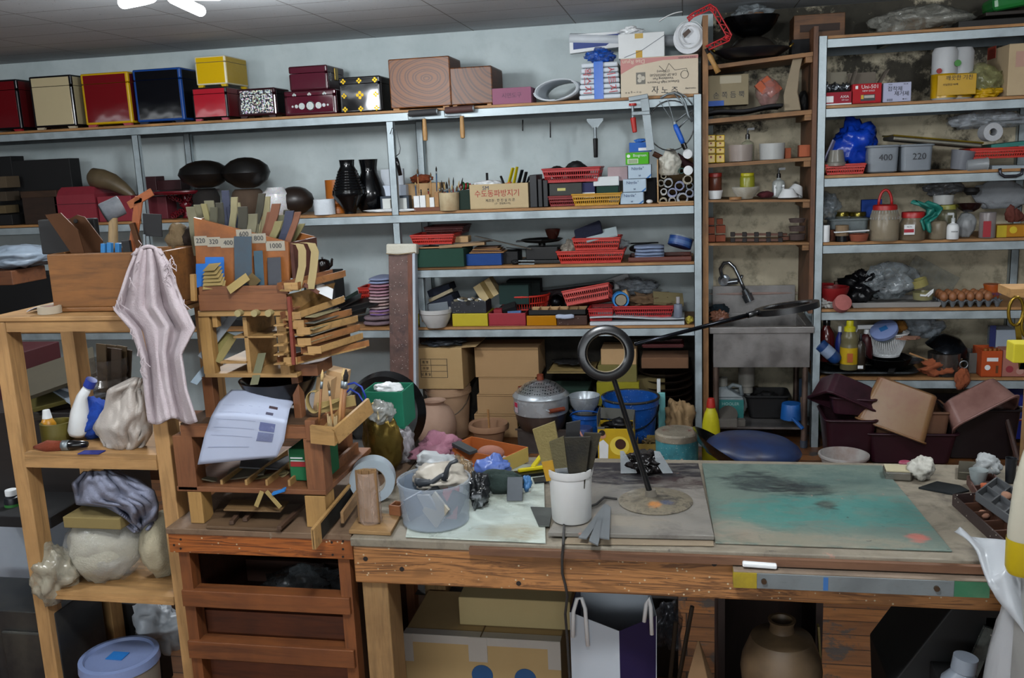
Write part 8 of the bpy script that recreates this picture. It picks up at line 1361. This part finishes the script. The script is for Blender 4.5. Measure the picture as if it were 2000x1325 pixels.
brush('wide paint brush with rust-red bristles lying at the shelf front', at(170,868,YS+.03),at(66,874,YS+.02),BK, mat('#6c2c14','cloth'),.014,.55,name='paint_brush'); pk('printed_card','small blue printed card at the front of the middle shelf','card',(158,884),(200,884),YS+.01,YS+.01,.03,.003,mat('#1c2470','card'))
lth('bark_bottle','clear bottle filled with dark brown bark strips behind the stand','bottle', 190,258,700,812,YS+.5,.9,[(0,0),(.85,0),(.9,.3),(1,.4),(.8,.55),(.95,.7),(.95,1)],mat('#5c5650','film', alpha=.5))
for i in range(6): pk('bark_strip','brown bark strip in the clear bottle, %s' % ('first from the left','second','third','fourth','fifth','rightmost')[i],'bark',(203+i*8,800),(198+i*10,672+(i*7) % 12),YS+.5+.02*(i % 3),YS+.5+.02*(i % 3),.035,.006,mat('#3a2a1a' if i % 2 else '#4c3a20','wood', axis='z'),'bark strips', up=(0,1,0))
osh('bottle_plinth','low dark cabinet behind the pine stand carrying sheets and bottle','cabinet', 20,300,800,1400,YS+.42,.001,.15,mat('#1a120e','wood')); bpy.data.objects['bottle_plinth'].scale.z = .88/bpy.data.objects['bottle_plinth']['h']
for i,(a, b, c, w_, lab) in enumerate((((50,752),(185,705),'#3c3626', .3,'dark brown cardboard sheet'),((55,775),(170,745),'#5c5420', .3,'olive rolled sheet'),((110,770),(200,742),'#98a4b0', .3,'stack of white paper'),((60,790),(190,770),'#2c2418', .3,'black-brown sheet'),((118,758),(195,728),'#a4acb8', .25,'upper stack of white paper'))): pk('flat_sheet', lab+' piled behind the pine stand','sheet', a, b, YS+.5,YS+.62,w_, .012,mat(c,'card'),'sheets behind the pine stand', up=(0,-.15,1))
o=lp('string_spool','big ball of white string wrapped in clear film on the lower shelf','spool', 108,248,1030,1158,.02,zl, .18,'#a8a494','cloth', 2,.08,2); lump('film_wrap', None, None, 100,256,1022,1160,YS+.005,zl, .21,mat('#b8b8b4','film', alpha=.2),4,.15,3); k=bpy.data.objects['film_wrap']; k.parent=o; k.location -= o.location
lp('string_spool','second film-wrapped white spool at the right of the lower shelf','spool', 262,330,1020,1150,.06,zl, .16,'#a09880','cloth', 6,.1,2)
o=osh('flat_box','flat olive-tan box on the big white spool','box', 125,236,1012,1034,YS+.03,None, .12,mat('#7c6c40','card')); drape('grey_cloth','crumpled blue-grey cloth over the flat box','cloth', [(165,922),(142,945),(150,985),(205,990),(228,1012),(262,1040)],[(225,920),(270,938),(300,960),(308,985),(306,1012),(288,1036)],YS+.07,.07,mat('#7c8092','cloth'),.07,7)
lump('plastic_bag','crumpled clear plastic bag drooping off the lower shelf at the left','bag', 52,128,1085,1190,YS-.02,None, .1,mat('#a09a88','film', alpha=.75),5,.35,3)
o=osh('carved_chest','dark weathered carved wooden chest in the lower left corner','chest', -80,152,1195,1500,YS+.02,.001,.2,mat('#1e2022','dirty', hex2='#3c3a34', rough=.4))
for a in (0,.52): xbox((a-.5)*o['w']+.02,(a-.04)*o['w'],-.012,0,o['h']*.2,o['h']*.86).o('raised_panel', mat('#1a1c1e','dirty', hex2='#44423a', rough=.4),o, bevel=.005)
c, r0=rimc(200,326,1292,.30); o=lth('storage_tub','round clear tub with pale blue clip lid in front of the chest','container', 200,326,1290,1500,YS+.06,.001,TUB(.04,.9),mat('#8c8478','frost', alpha=.8)); h=o['h']; w_=o['w']/2; Mb().lathe([(0,h+.008),(w_*.86,h+.008),(w_*.9,h+.016),(w_*1.02,h+.014),(w_*1.04,h-.01)],44).o('lid', mat('#7c8cb4','frost', alpha=.9),o, smooth='auto'); Mb().box(-.03,.02,-.02,.02,h+.009,h+.011).o('sticker', mat('#1c6cb4','flat'),o)
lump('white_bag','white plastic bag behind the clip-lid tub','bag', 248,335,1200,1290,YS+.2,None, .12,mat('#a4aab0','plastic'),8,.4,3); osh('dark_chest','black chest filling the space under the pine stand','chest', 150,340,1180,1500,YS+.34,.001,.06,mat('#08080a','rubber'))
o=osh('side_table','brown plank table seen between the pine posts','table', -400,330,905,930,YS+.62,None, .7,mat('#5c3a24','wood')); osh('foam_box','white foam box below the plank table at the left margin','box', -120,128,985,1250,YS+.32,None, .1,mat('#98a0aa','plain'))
o=lth('paint_bottle','small bottle with green label and white cap at the left margin','bottle', 16,42,957,1008,YS+.2,None, BOT, mat('#14161c','plastic'),parts=(('cap', capj(.75,.8),WH),('label', [(1.02,.15),(1.02,.5)],mat('#2c6c2c','flat')))); osh('dark_ledge','dark ledge carrying the small green-labelled bottle','ledge', -100,100,1008,1030,YS+.12,None, .2,DBK)
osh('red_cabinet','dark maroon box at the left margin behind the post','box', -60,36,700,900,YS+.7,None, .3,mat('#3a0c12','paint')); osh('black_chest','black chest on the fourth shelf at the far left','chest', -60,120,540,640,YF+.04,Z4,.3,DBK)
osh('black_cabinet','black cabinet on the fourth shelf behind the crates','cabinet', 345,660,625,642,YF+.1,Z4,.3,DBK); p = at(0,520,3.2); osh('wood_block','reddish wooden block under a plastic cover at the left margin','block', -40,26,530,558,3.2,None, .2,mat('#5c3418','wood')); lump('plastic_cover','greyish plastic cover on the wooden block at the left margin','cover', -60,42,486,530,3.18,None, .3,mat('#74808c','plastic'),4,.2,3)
# == TOOL RACK ON THE LEFT BENCH
YT=YL+.03; RK=mat('#74492a','wood', hex2='#4a2410'); RKz=mat('#74492a','wood', axis='z', hex2='#4a2410'); LT=mat('#9c7844','wood', axis='z', hex2='#74542c'); LTx=mat('#9c7a4a','wood', hex2='#74542c')
tr_=T('tool_rack','home-made tiered wooden rack with sloping pockets for sanding sticks','rack',(at(340,1035,YT).x, YT, ZB)); O_=V(tr_.location)
def rb_(n, u0,u1,vt, vb, y, dep, m, bev=.0015): a, b=at(u0,(vt+vb)/2,YT+y),at(u1,(vt+vb)/2,YT+y); t, l=at((u0+u1)/2,vt, YT+y),at((u0+u1)/2,vb, YT+y); return xbox(a.x-O_.x, b.x-O_.x, y, y+dep, max(.001,l.z-O_.z),t.z-O_.z).o(n, m, tr_, bevel=bev)
for a in ((370,396,962,1030,.0,.05),(598,638,970,1052,.0,.06)): rb_('foot_block', *a[:4],a[4],a[5],LT); rb_('foot_block', a[0]+22,a[1]+16,a[2]-20,a[3]-75,.3,.05,LT)
rb_('shelf_board', 346,636,954,964,0,.34,RK)
for u0,u1 in ((342,380),(596,632)): rb_('leg', u0,u1,858 if u0 > 400 else 852,958,.0,.05,RKz); rb_('leg', u0+36,u1+48,830,918,.30,.04,RKz)
rb_('front_rail', 352,602,833,856,.0,.02,RK); rb_('top_board', 352,602,828,834,.025,.3,mat('#4c3826','wood')); a = rb_('side_rail', 624,632,925,950,.05,.26,RK); rb_('side_rail', 602,614,832,866,.02,.3,RK);  rb_('corner_block', 596,616,822,862,-.005,.03,RKz)
for u in (430,478,518,562): rb_('divider', u, u+5,938,954,.02,.25,LTx)
for u0,u1,vt, vb in ((398,418,737,826),(572,586,737,826)): rb_('upper_leg', u0,u1,vt, vb, .08,.03,RKz)
rb_('upper_shelf', 400,580,730,738,.05,.22,LTx)
for u0,u1 in ((392,414),(543,562)): rb_('frame_post', u0,u1,618,731,.05,.03,LT)
rb_('frame_rail', 386,562,607,618,.045,.03,LTx); rb_('tray_front', 388,560,575,607,.04,.012,RK); rb_('tray_front', 388,562,559,576,.04,.010,RK); rb_('tray_base', 388,575,603,608,.052,.17,RK); rb_('divider', 478,486,620,730,.06,.16,LTx); rb_('divider', 455,540,657,661,.06,.16,LTx); rb_('divider', 430,480,706,711,.05,.16,LTx); rb_('corner_brace', 414,424,618,640,.052,.02,LT); rb_('divider', 486,545,690,694,.2,.02,mat('#4a140c','paint'))
for u in (471,503,530): p=at(u, 610,YT+.045)-O_; Mb().cyl(p, p+V((0,-.02,0)),.0085,n=18).o('peg', mat('#8c8058','plain'),tr_, smooth='auto')
yb=.10; BP=[(378,425),(563,473),(565,560),(386,560)]; P_=[at(u, v_, YT+yb)-O_ for u, v_ in BP]; M_RP=mat('#8a5224','dirty', hex2='#3c1e0e', rough=.5)
Mb().prism([(p.x, p.z) for p in P_],yb, yb+.008).o('slanted_panel', M_RP, tr_); Q_ = [p+V((0,.17,0)) for p in P_]; Mb().prism([(p.x, p.z) for p in P_],yb+.16,yb+.168).o('rear_panel', M_RP, tr_); p = P_[1]; Mb().box(p.x-.001,p.x+.008,yb+.008,yb+.16,P_[2].z, p.z-.002).o('side_panel', mat('#4a2418','wood', axis='z'),tr_); Mb().box(P_[0].x, P_[0].x+.006,yb+.008,yb+.16,P_[3].z, P_[0].z-.004).o('side_panel', RKz, tr_)
tape=mat('#8c8678','card')
for (u0,u1,v_, s_) in ((380,405,471,'220'),(405,431,473,'320'),(431,462,475,'400'),(462,492,458,'600'),(492,520,466,'800'),(520,557,481,'1000')): a, b = at(u0,v_, YT+yb)-O_, at(u1,v_+2,YT+yb)-O_; k = Mb().box(a.x, b.x, yb-.0015,yb-.0002,a.z-.012,a.z+.012).o('tape_label', tape, tr_); text(s_, .017,INK, k,((a.x+b.x)/2,yb-.002,a.z),name='handwriting')
SG=mat('#343c44','dirty', hex2='#2c4c5c'); KR=mat('#8c7848','card'); BLs=mat('#1c5ca4','card')
g='abrasive sheets in the rack pocket'
for a, b, y, w_, m, lab in (((420,560),(419,497),.09,.052,BLs,'blue abrasive packet marked 250'),((404,562),(404,515),.083,.06,BLs,'lower blue abrasive packet'),((476,560),(474,462),.075,.047,SG,'tall slate abrasive sheet'),((508,560),(504,490),.07,.024,mat('#2c4654','dirty'),'narrow blue-slate abrasive sheet'),((537,560),(535,503),.075,.036,mat('#34363c','dirty'),'dark grey abrasive sheet')): pk('abrasive_sheet', lab+' in the pocket of the rack','sheet', a, b, YT+y, YT+y+.012,w_, .002,m, g, up=(0,1,0))
for i in range(6): pk('sandpaper','folded tan sandpaper in the rack pocket, %s of the fan' % ('lowest','second','third','fourth','fifth','topmost')[i],'sandpaper',(397+i, 558-i*7),(440-i*3,556-i*7),YT+.045+.006*i, YT+.06,.03,.0015,KR,'fanned sandpaper', up=(.1,-.7,1))
pk('sandpaper','bent tan sandpaper curling over the rack front, left half','sandpaper',(446,568),(484,540),YT+.03,YT+.05,.03,.0015,KR, up=(0,-.8,1)); pk('sandpaper','bent tan sandpaper curling over the rack front, right half','sandpaper',(484,540),(502,556),YT+.05,YT+.06,.03,.0015,mat('#5c4c2c','card'),up=(0,-.8,1))
pal=['#6a6650','#5c5a44','#34384a','#4a4838','#7c744e','#6c4430','#3c3a30','#8a8262']; rk=random.Random(11); tops=[(372,404,0),(385,400,0),(398,398,4),(408,392,0),(418,405,3),(428,396,6),(440,372,2),(452,404,2),(462,396,7),(474,404,6),(484,425,1),(494,418,0),(505,430,7),(512,378,6),(522,384,7),(530,414,5),(540,398,5),(550,420,1),(560,410,6),(572,418,2),(582,414,5),(590,437,4),(566,412,2),(458,385,7),(500,438,0),(545,432,4)]
od=['1st','2nd','3rd']+['%dth' % i for i in range(4,30)]
col_n={'0': 'olive-grey','1': 'khaki-grey','2': 'slate-blue','3': 'dark olive','4': 'yellow-olive','5': 'red-brown','6': 'dark grey','7': 'pale olive'}
for i,(u, v_, c) in enumerate(sorted(tops)):
 bu=388+(u-372)*.78; y=YT+yb+.03+.11*rk.random(); vb_=500; a, b=at(bu, vb_, y),at(u, v_, y+rk.uniform(-.01,.03)); w_=rk.uniform(.014,.026); mp_=a.lerp(b, .5)+V((rk.uniform(-.008,.008),rk.uniform(-.008,.008),0)); k=Mb(); s=V((w_/2,0,0)); t_=V((0,.003,0))
 k.loft([[q-s-t_-a, q+s-t_-a, q+s+t_-a, q-s+t_-a] for q in (a, a.lerp(mp_, .6),mp_, mp_.lerp(b, .5)+V((.002,0,0)),b)]); tag(k.o('sanding_stick', mat(pal[c],'card'),None, a, bevel=.0008),'%s sanding stick, %s from the left in the slanted rack' % (col_n[str(c)],od[i]),'sanding stick','sanding sticks in the rack')
for i,(pts, w_) in enumerate(((((575,476),(585,478),(590,490),(590,520),(580,568)),.020),(((592,474),(608,476),(615,492),(612,525),(606,565)),.020))):
 P_=[at(u, v_, YT+.06) for u, v_ in pts]; k=Mb().loft([[p-P_[0]+V((-w_/2,0,0)),p-P_[0]+V((w_/2,0,0)),p-P_[0]+V((w_/2,.002,0)),p-P_[0]+V((-w_/2,.002,0))] for p in P_]); tag(k.o('sanding_belt', mat('#94845c','card', hex2='#74643c'),None, P_[0]),'tan printed sanding strip curving down at the right of the rack, %s' % ('left one','right one')[i],'sanding strip','sanding strips beside the rack')
st2=T('pocket_stack','stack of small pale wooden pockets jutting from the right side of the rack','rack', at(562,715,YT+.03)); O2=V(st2.location)
def rel(u, v_, y): return at(u, v_, YT+y)-O2
for i,(v_, uf, ub, vb_) in enumerate(((568,556,662,540),(625,562,660,590),(641,568,674,615),(655,580,686,628),(676,582,690,645),(692,602,696,662),(713,555,708,676))):
 a, b=rel(uf, v_, .03),rel(ub, vb_, .22); k=Mb().bar(a, b, .034,.004).o('pocket_floor', LTx, st2); Mb().bar(a+V((.018,0,.008)),b+V((.018,0,.008)),.003,.016).o('pocket_side', LTx if i % 2 else mat('#8a5a30','wood'),st2); Mb().bar(a+V((.0,0,.010)),a+V((.034,.002,.010)),.003,.018).o('pocket_front', LTx, st2)
 Mb().bar(a+V((-.017,0,.01)),b+V((-.017,0,.01)),.003,.018).o('pocket_side', RK, st2)
Mb().bar(rel(565,580,.03),rel(575,712,.03),.008,.012,up=(0,1,0)).o('red_upright', mat('#6c2c1c','paint'),st2); Mb().hexa([rel(562,620,.05),rel(640,600,.2),rel(640,600,.202),rel(562,620,.052),rel(562,575,.05),rel(655,552,.2),rel(655,552,.202),rel(562,575,.052)]).o('back_board', mat('#7c5c30','wood'),st2)
for i, v_ in enumerate((633,651,672,690,708)): Mb().bar(rel(543,v_, .04),rel(562,v_-1,.04),.05,.003).o('ledge', LTx, st2)
rb_('lower_block', 566,620,712,735,.08,.1,RK)
for i in range(5): pk('grey_sandpaper','wavy grey sandpaper lying in the right-hand pockets, %s' % ('lowest','second','third','fourth','topmost')[i],'sandpaper',(598+i*2,668-i*12),(680-i*6,640-i*9),YT+.05,YT+.2,.03,.002,mat('#5c5a50' if i % 2 else '#7c7454','card'),'grey sandpaper in the pockets')
pk('white_card','white card sticking up behind the wooden pockets','card',(618,560),(650,575),YT+.14,YT+.16,.05,.002,WH, up=(-.2,-.5,1)); pk('brown_rod','brown wooden rod in the top pocket','rod',(594,556),(622,572),YT+.06,YT+.08,.012,.01,mat('#5c3424','wood')); pk('strip_tail','grey-green abrasive strip hanging out of the middle tier','sanding strip',(496,752),(512,690),YT+.03,YT+.1,.022,.002,mat('#64644c','card'),up=(0,1,0)); pk('bamboo_peg','short bamboo peg at the left of the rack','peg',(379,588),(377,536),YT+.03,YT+.03,.012,.012,LT, up=(0,1,0))
for i,(a, b, c) in enumerate((((378,750),(408,712),'#8c9ca8'),((408,706),(446,650),'#6c6434'),((424,708),(458,655),'#74683c'),((392,700),(470,600),'#6c7074'),((400,660),(440,620),'#98a0a4'))): pk('curled_strip','%s strip curling out of the left of the rack' % ('pale blue','olive','second olive','long grey','white')[i],'sanding strip', a, b, YT+.06,YT+.12,.02,.002,mat(c,'card'),'strips in the rack left', up=(0,1,0))
z1=at(540,790,YT+.16).z; lth('black_bowl','black bowl hanging on the second tier behind the printed sheet','bowl', 478,620,738,785,YT+.14,None, [(0,0),(.6,0),(.85,.5),(1,1),(.95,1),(.55,.1),(0,.1)],BK)
PS=[(452,762,574,785),(428,785,566,800),(412,815,560,830),(400,850,555,862),(386,908,541,893)]; O3=at(420,800,YT-.01)
def psf(a, b): i=min(3,int(a*4)); t=a*4-i; A_, B_=PS[i],PS[i+1]; l=(A_[0]+(B_[0]-A_[0])*t, A_[1]+(B_[1]-A_[1])*t); r_=(A_[2]+(B_[2]-A_[2])*t, A_[3]+(B_[3]-A_[3])*t); return at(l[0]+(r_[0]-l[0])*b, l[1]+(r_[1]-l[1])*b-8*sin(b*3.1)*(1-a),YT+.10*(1-min(1,a*2.2))-.02-.012*sin(b*4))-O3
o=tag(Mb().grid(psf, 24,20).o('printed_sheet', mat('#a4acc0','plain', hex2='#949cb4'),None, O3,smooth=True, solid=.0012),'large white printed sheet with small pictures draped over the rack front','paper')
def psub(a0,a1,b0,b1,m): Mb().grid(lambda a, b: psf(a0+(a1-a0)*a, b0+(b1-b0)*b)+V((0,-.002,0)),4,4).o('picture', m, o)
psub(.52,.64,.66,.86,mat('#5c648c','splat', hex2='#9ca4b8')); psub(.66,.78,.66,.86,mat('#6c7494','splat', hex2='#a4acb8')); psub(.26,.3,.72,.84,mat('#3a2c30','flat')); psub(.36,.4,.7,.8,mat('#4a4a5c','flat'))
for i in range(6): psub(.3+i*.11,.304+i*.11,.08,.6,mat('#7c849c','flat'))
o=osh('green_carton','green printed carton between the rack legs','box', 568,636,878,940,YT+.055,None, .10,mat('#0f5c34','card')); panel(o, .04,.5,.45,.6,mat('#8c1c20','flat'),'red_band'); panel(o, .05,.4,.7,.74,WH,'print_line'); panel(o, .05,.45,.62,.64,WH,'print_line')
for i,(a, b, y, w_, c, lab) in enumerate((((400,935),(520,915),.08,.1,'#5c5444','grey-olive sheet'),((380,930),(470,948),.03,.03,'#6c6450','long bent strip'),((450,945),(560,922),.05,.02,'#4a4020','olive stick'),((395,950),(440,938),.04,.04,'#4c4c48','grey folded strip'),((520,952),(560,920),.06,.03,'#6c6040','tan curled strip'),((470,900),(565,905),.15,.12,'#4a4a4c','dark grey sheet'))): pk('abrasive_scrap', lab+' on the bottom tier under the printed sheet','scrap', a, b, YT+y, YT+y+.05,w_, .004,mat(c,'card'),'scraps on the bottom tier')
pk('blue_scrap','bright blue curled scrap at the edge of the bottom tier','scrap',(533,964),(558,956),YT-.005,YT, .02,.006,mat('#1c6cb0','card'));
for i in (0,1): pk('tan_strip','%s tan strip dropping from the bottom tier' % ('straight','curving')[i],'strip',((500,990),(548,992))[i],((512,960),(520,960))[i],YT-.01,YT-.004,.012,.002,KR, up=(0,1,0))
board('thin_board','thin plywood board lying on the left bench under the rack',((402,1028),(548,1034),(590,985),(430,980)),ZB+.001,.008,mat('#5c4630','wood')); board('thin_board','smaller plywood board propped above the lower one',((436,996),(548,999),(565,978),(452,976)),ZB+.035,.004,mat('#6a5030','wood'))
for i,(a, b) in enumerate((((452,1022),(478,988)),((478,1016),(500,992)),((545,1032),(596,985)))): plank('square_batten','slim batten on the thin plywood board, %s' % ('left','middle','right thick one')[i],'batten', gz(a[0],a[1],ZB+.016),gz(b[0],b[1],ZB+.016),.012,.01,mat('#4a3424','wood', axis='y'))
r=T('hand_saw','long grey straight blade with wooden edge slanting past the rack foot','saw', gz(612,1055,ZB+.03)); q=gz(690,958,ZB+.03)-r.location; Mb().bar(V((0,0,0)),q, .003,.045).o('blade', mat('#3c3e3c','steel', rough=.5),r); Mb().bar(V((0,0,.024)),q+V((0,0,.024)),.008,.006).o('wooden_spine', LTx, r); Mb().bar(q*0,q*.14,.009,.048).o('end_block', LTx, r)
pt=T('side_tray','slanting wooden tray on the right side of the rack holding brushes and strips','tray', at(625,850,YT-.01)); O4=V(pt.location); a, b=at(655,853,YT-.02)-O4,at(723,792,YT+.10)-O4; Mb().bar(a+V((0,0,.0)),b, .008,.042).o('front_board', LTx, pt); c=at(630,850,YT+.03)-O4; Mb().bar(at(608,848,YT-.01)-O4,a, .01,.045).o('end_board', LTx, pt); Mb().hexa([at(610,862,YT)-O4,a-V((0,0,.02)),b-V((0,0,.02)),at(660,800,YT+.2)-O4]+[q+V((0,0,.004)) for q in (at(610,862,YT)-O4,a-V((0,0,.02)),b-V((0,0,.02)),at(660,800,YT+.2)-O4)]).o('base', LTx, pt)
for i,(a, b, r_, h_, t_, lab) in enumerate((((622,838),(630,722),.0035,0,0,'thin brown brush with pale tip'),((651,835),(641,745),.003,3,2,'short thin tan brush'),((662,838),(672,720),.005,3,0,'brush with a silver ferrule'),((668,838),(676,722),.006,0,1,'thick grey-brown brush'))): brush(lab+' standing in the slanting side tray', at(a[0],a[1],YT+.02),at(b[0],b[1],YT+.03),hd[h_],tp[t_],r_, .2,'brushes in the side tray')
for i in range(6): pk('wooden_skewer','pale thin skewer in the side tray, %s' % ('first','second','third','fourth','fifth','sixth')[i],'skewer',(642+i*3,838),(640+i*3.6,808+(i*5) % 7),YT+.02,YT+.025,.004,.004,mat('#a08860','wood', axis='z'),'skewers in the side tray', up=(0,1,0))
c=at(612,788,YT+.06); r=T('sandpaper_roll','loosely rolled tan sandpaper above the side tray','sandpaper', c); Mb().grid(lambda a, b: ((.022-.006*a)*cos(a*5.5+1.2)+(max(0,a-.8)*.3),b*.02,(.03-.006*a)*sin(a*5.5+1.2)),24,2).o('roll', KR, r, smooth=True, solid=.002); pk('sandpaper_tail','tan sandpaper strip reaching right from the roll','sandpaper',(620,798),(694,782),YT+.06,YT+.1,.004,.028,KR, up=(0,0,1))
k=[at(a, b, YT+.2) for a, b in ((668,765),(676,752),(692,748),(706,756),(714,775),(712,790),(700,770),(684,760),(672,772))]; tag(Mb().tube([x_-k[0] for x_ in k],.003,6).o('blue_cable', mat('#12308c','plastic'),None, k[0],smooth=True),'loops of blue cable behind the side tray','cable')
pk('tall_carton','tan carton flap standing behind the brushes','carton',(632,800),(640,735),YT+.16,YT+.16,.04,.05,CARD, up=(0,1,0)); pk('tall_carton','tan open box behind the brushes, higher one','carton',(655,775),(662,722),YT+.2,YT+.2,.05,.05,CARD, up=(0,1,0))
r=T('round_tray','large glossy black round tray leaning behind the green box','tray', at(748,808,2.9)); q=.142; Mb().lathe([(0,0),(q*.8,0),(q*.95,-.03),(q*1.02,-.035),(q*1.03,-.03),(q*.9,.01),(0,.012)],56).o('tray', mat('#050608','gloss', rough=.12),r, rot=(1.35,0,0),smooth='auto'); r.location.z=at(748,808,2.9).z
osh('tray_support','dark low cabinet behind the left bench under the black tray','cabinet', 660,790,880,1100,2.75,.001,.25,mat('#15100d','wood'))
o=osh('green_box','open emerald green box with white paper inside, on the foil bag side','box', 712,790,766,838,2.52,None, .12,mat('#0c6c50','card'),hole=True); lump('white_paper','white folded paper in the emerald green box','paper', 728,778,752,775,2.55,None, .06,WH, 3,.3,3)
lump('foil_bag','golden foil bag, gold on its lower half','bag', 702,776,800,925,2.38,ZB+.002,.09,mat('#74602c','steel', rough=.35),8,.2,2.4); lump('foil_bag_top', None, None, 716,764,790,845,2.37,ZB+.16,.06,mat('#9a9c98','film', alpha=.85),5,.35,3); k = bpy.data.objects['foil_bag_top']; o = bpy.data.objects['foil_bag']; k.parent = o; k.location -= o.location
lump('bubble_wrap','strip of bubble wrap hanging below the green box','bubble wrap', 768,806,838,925,2.50,ZB+.002,.06,mat('#a09ca0','film', alpha=.6),6,.25,4)
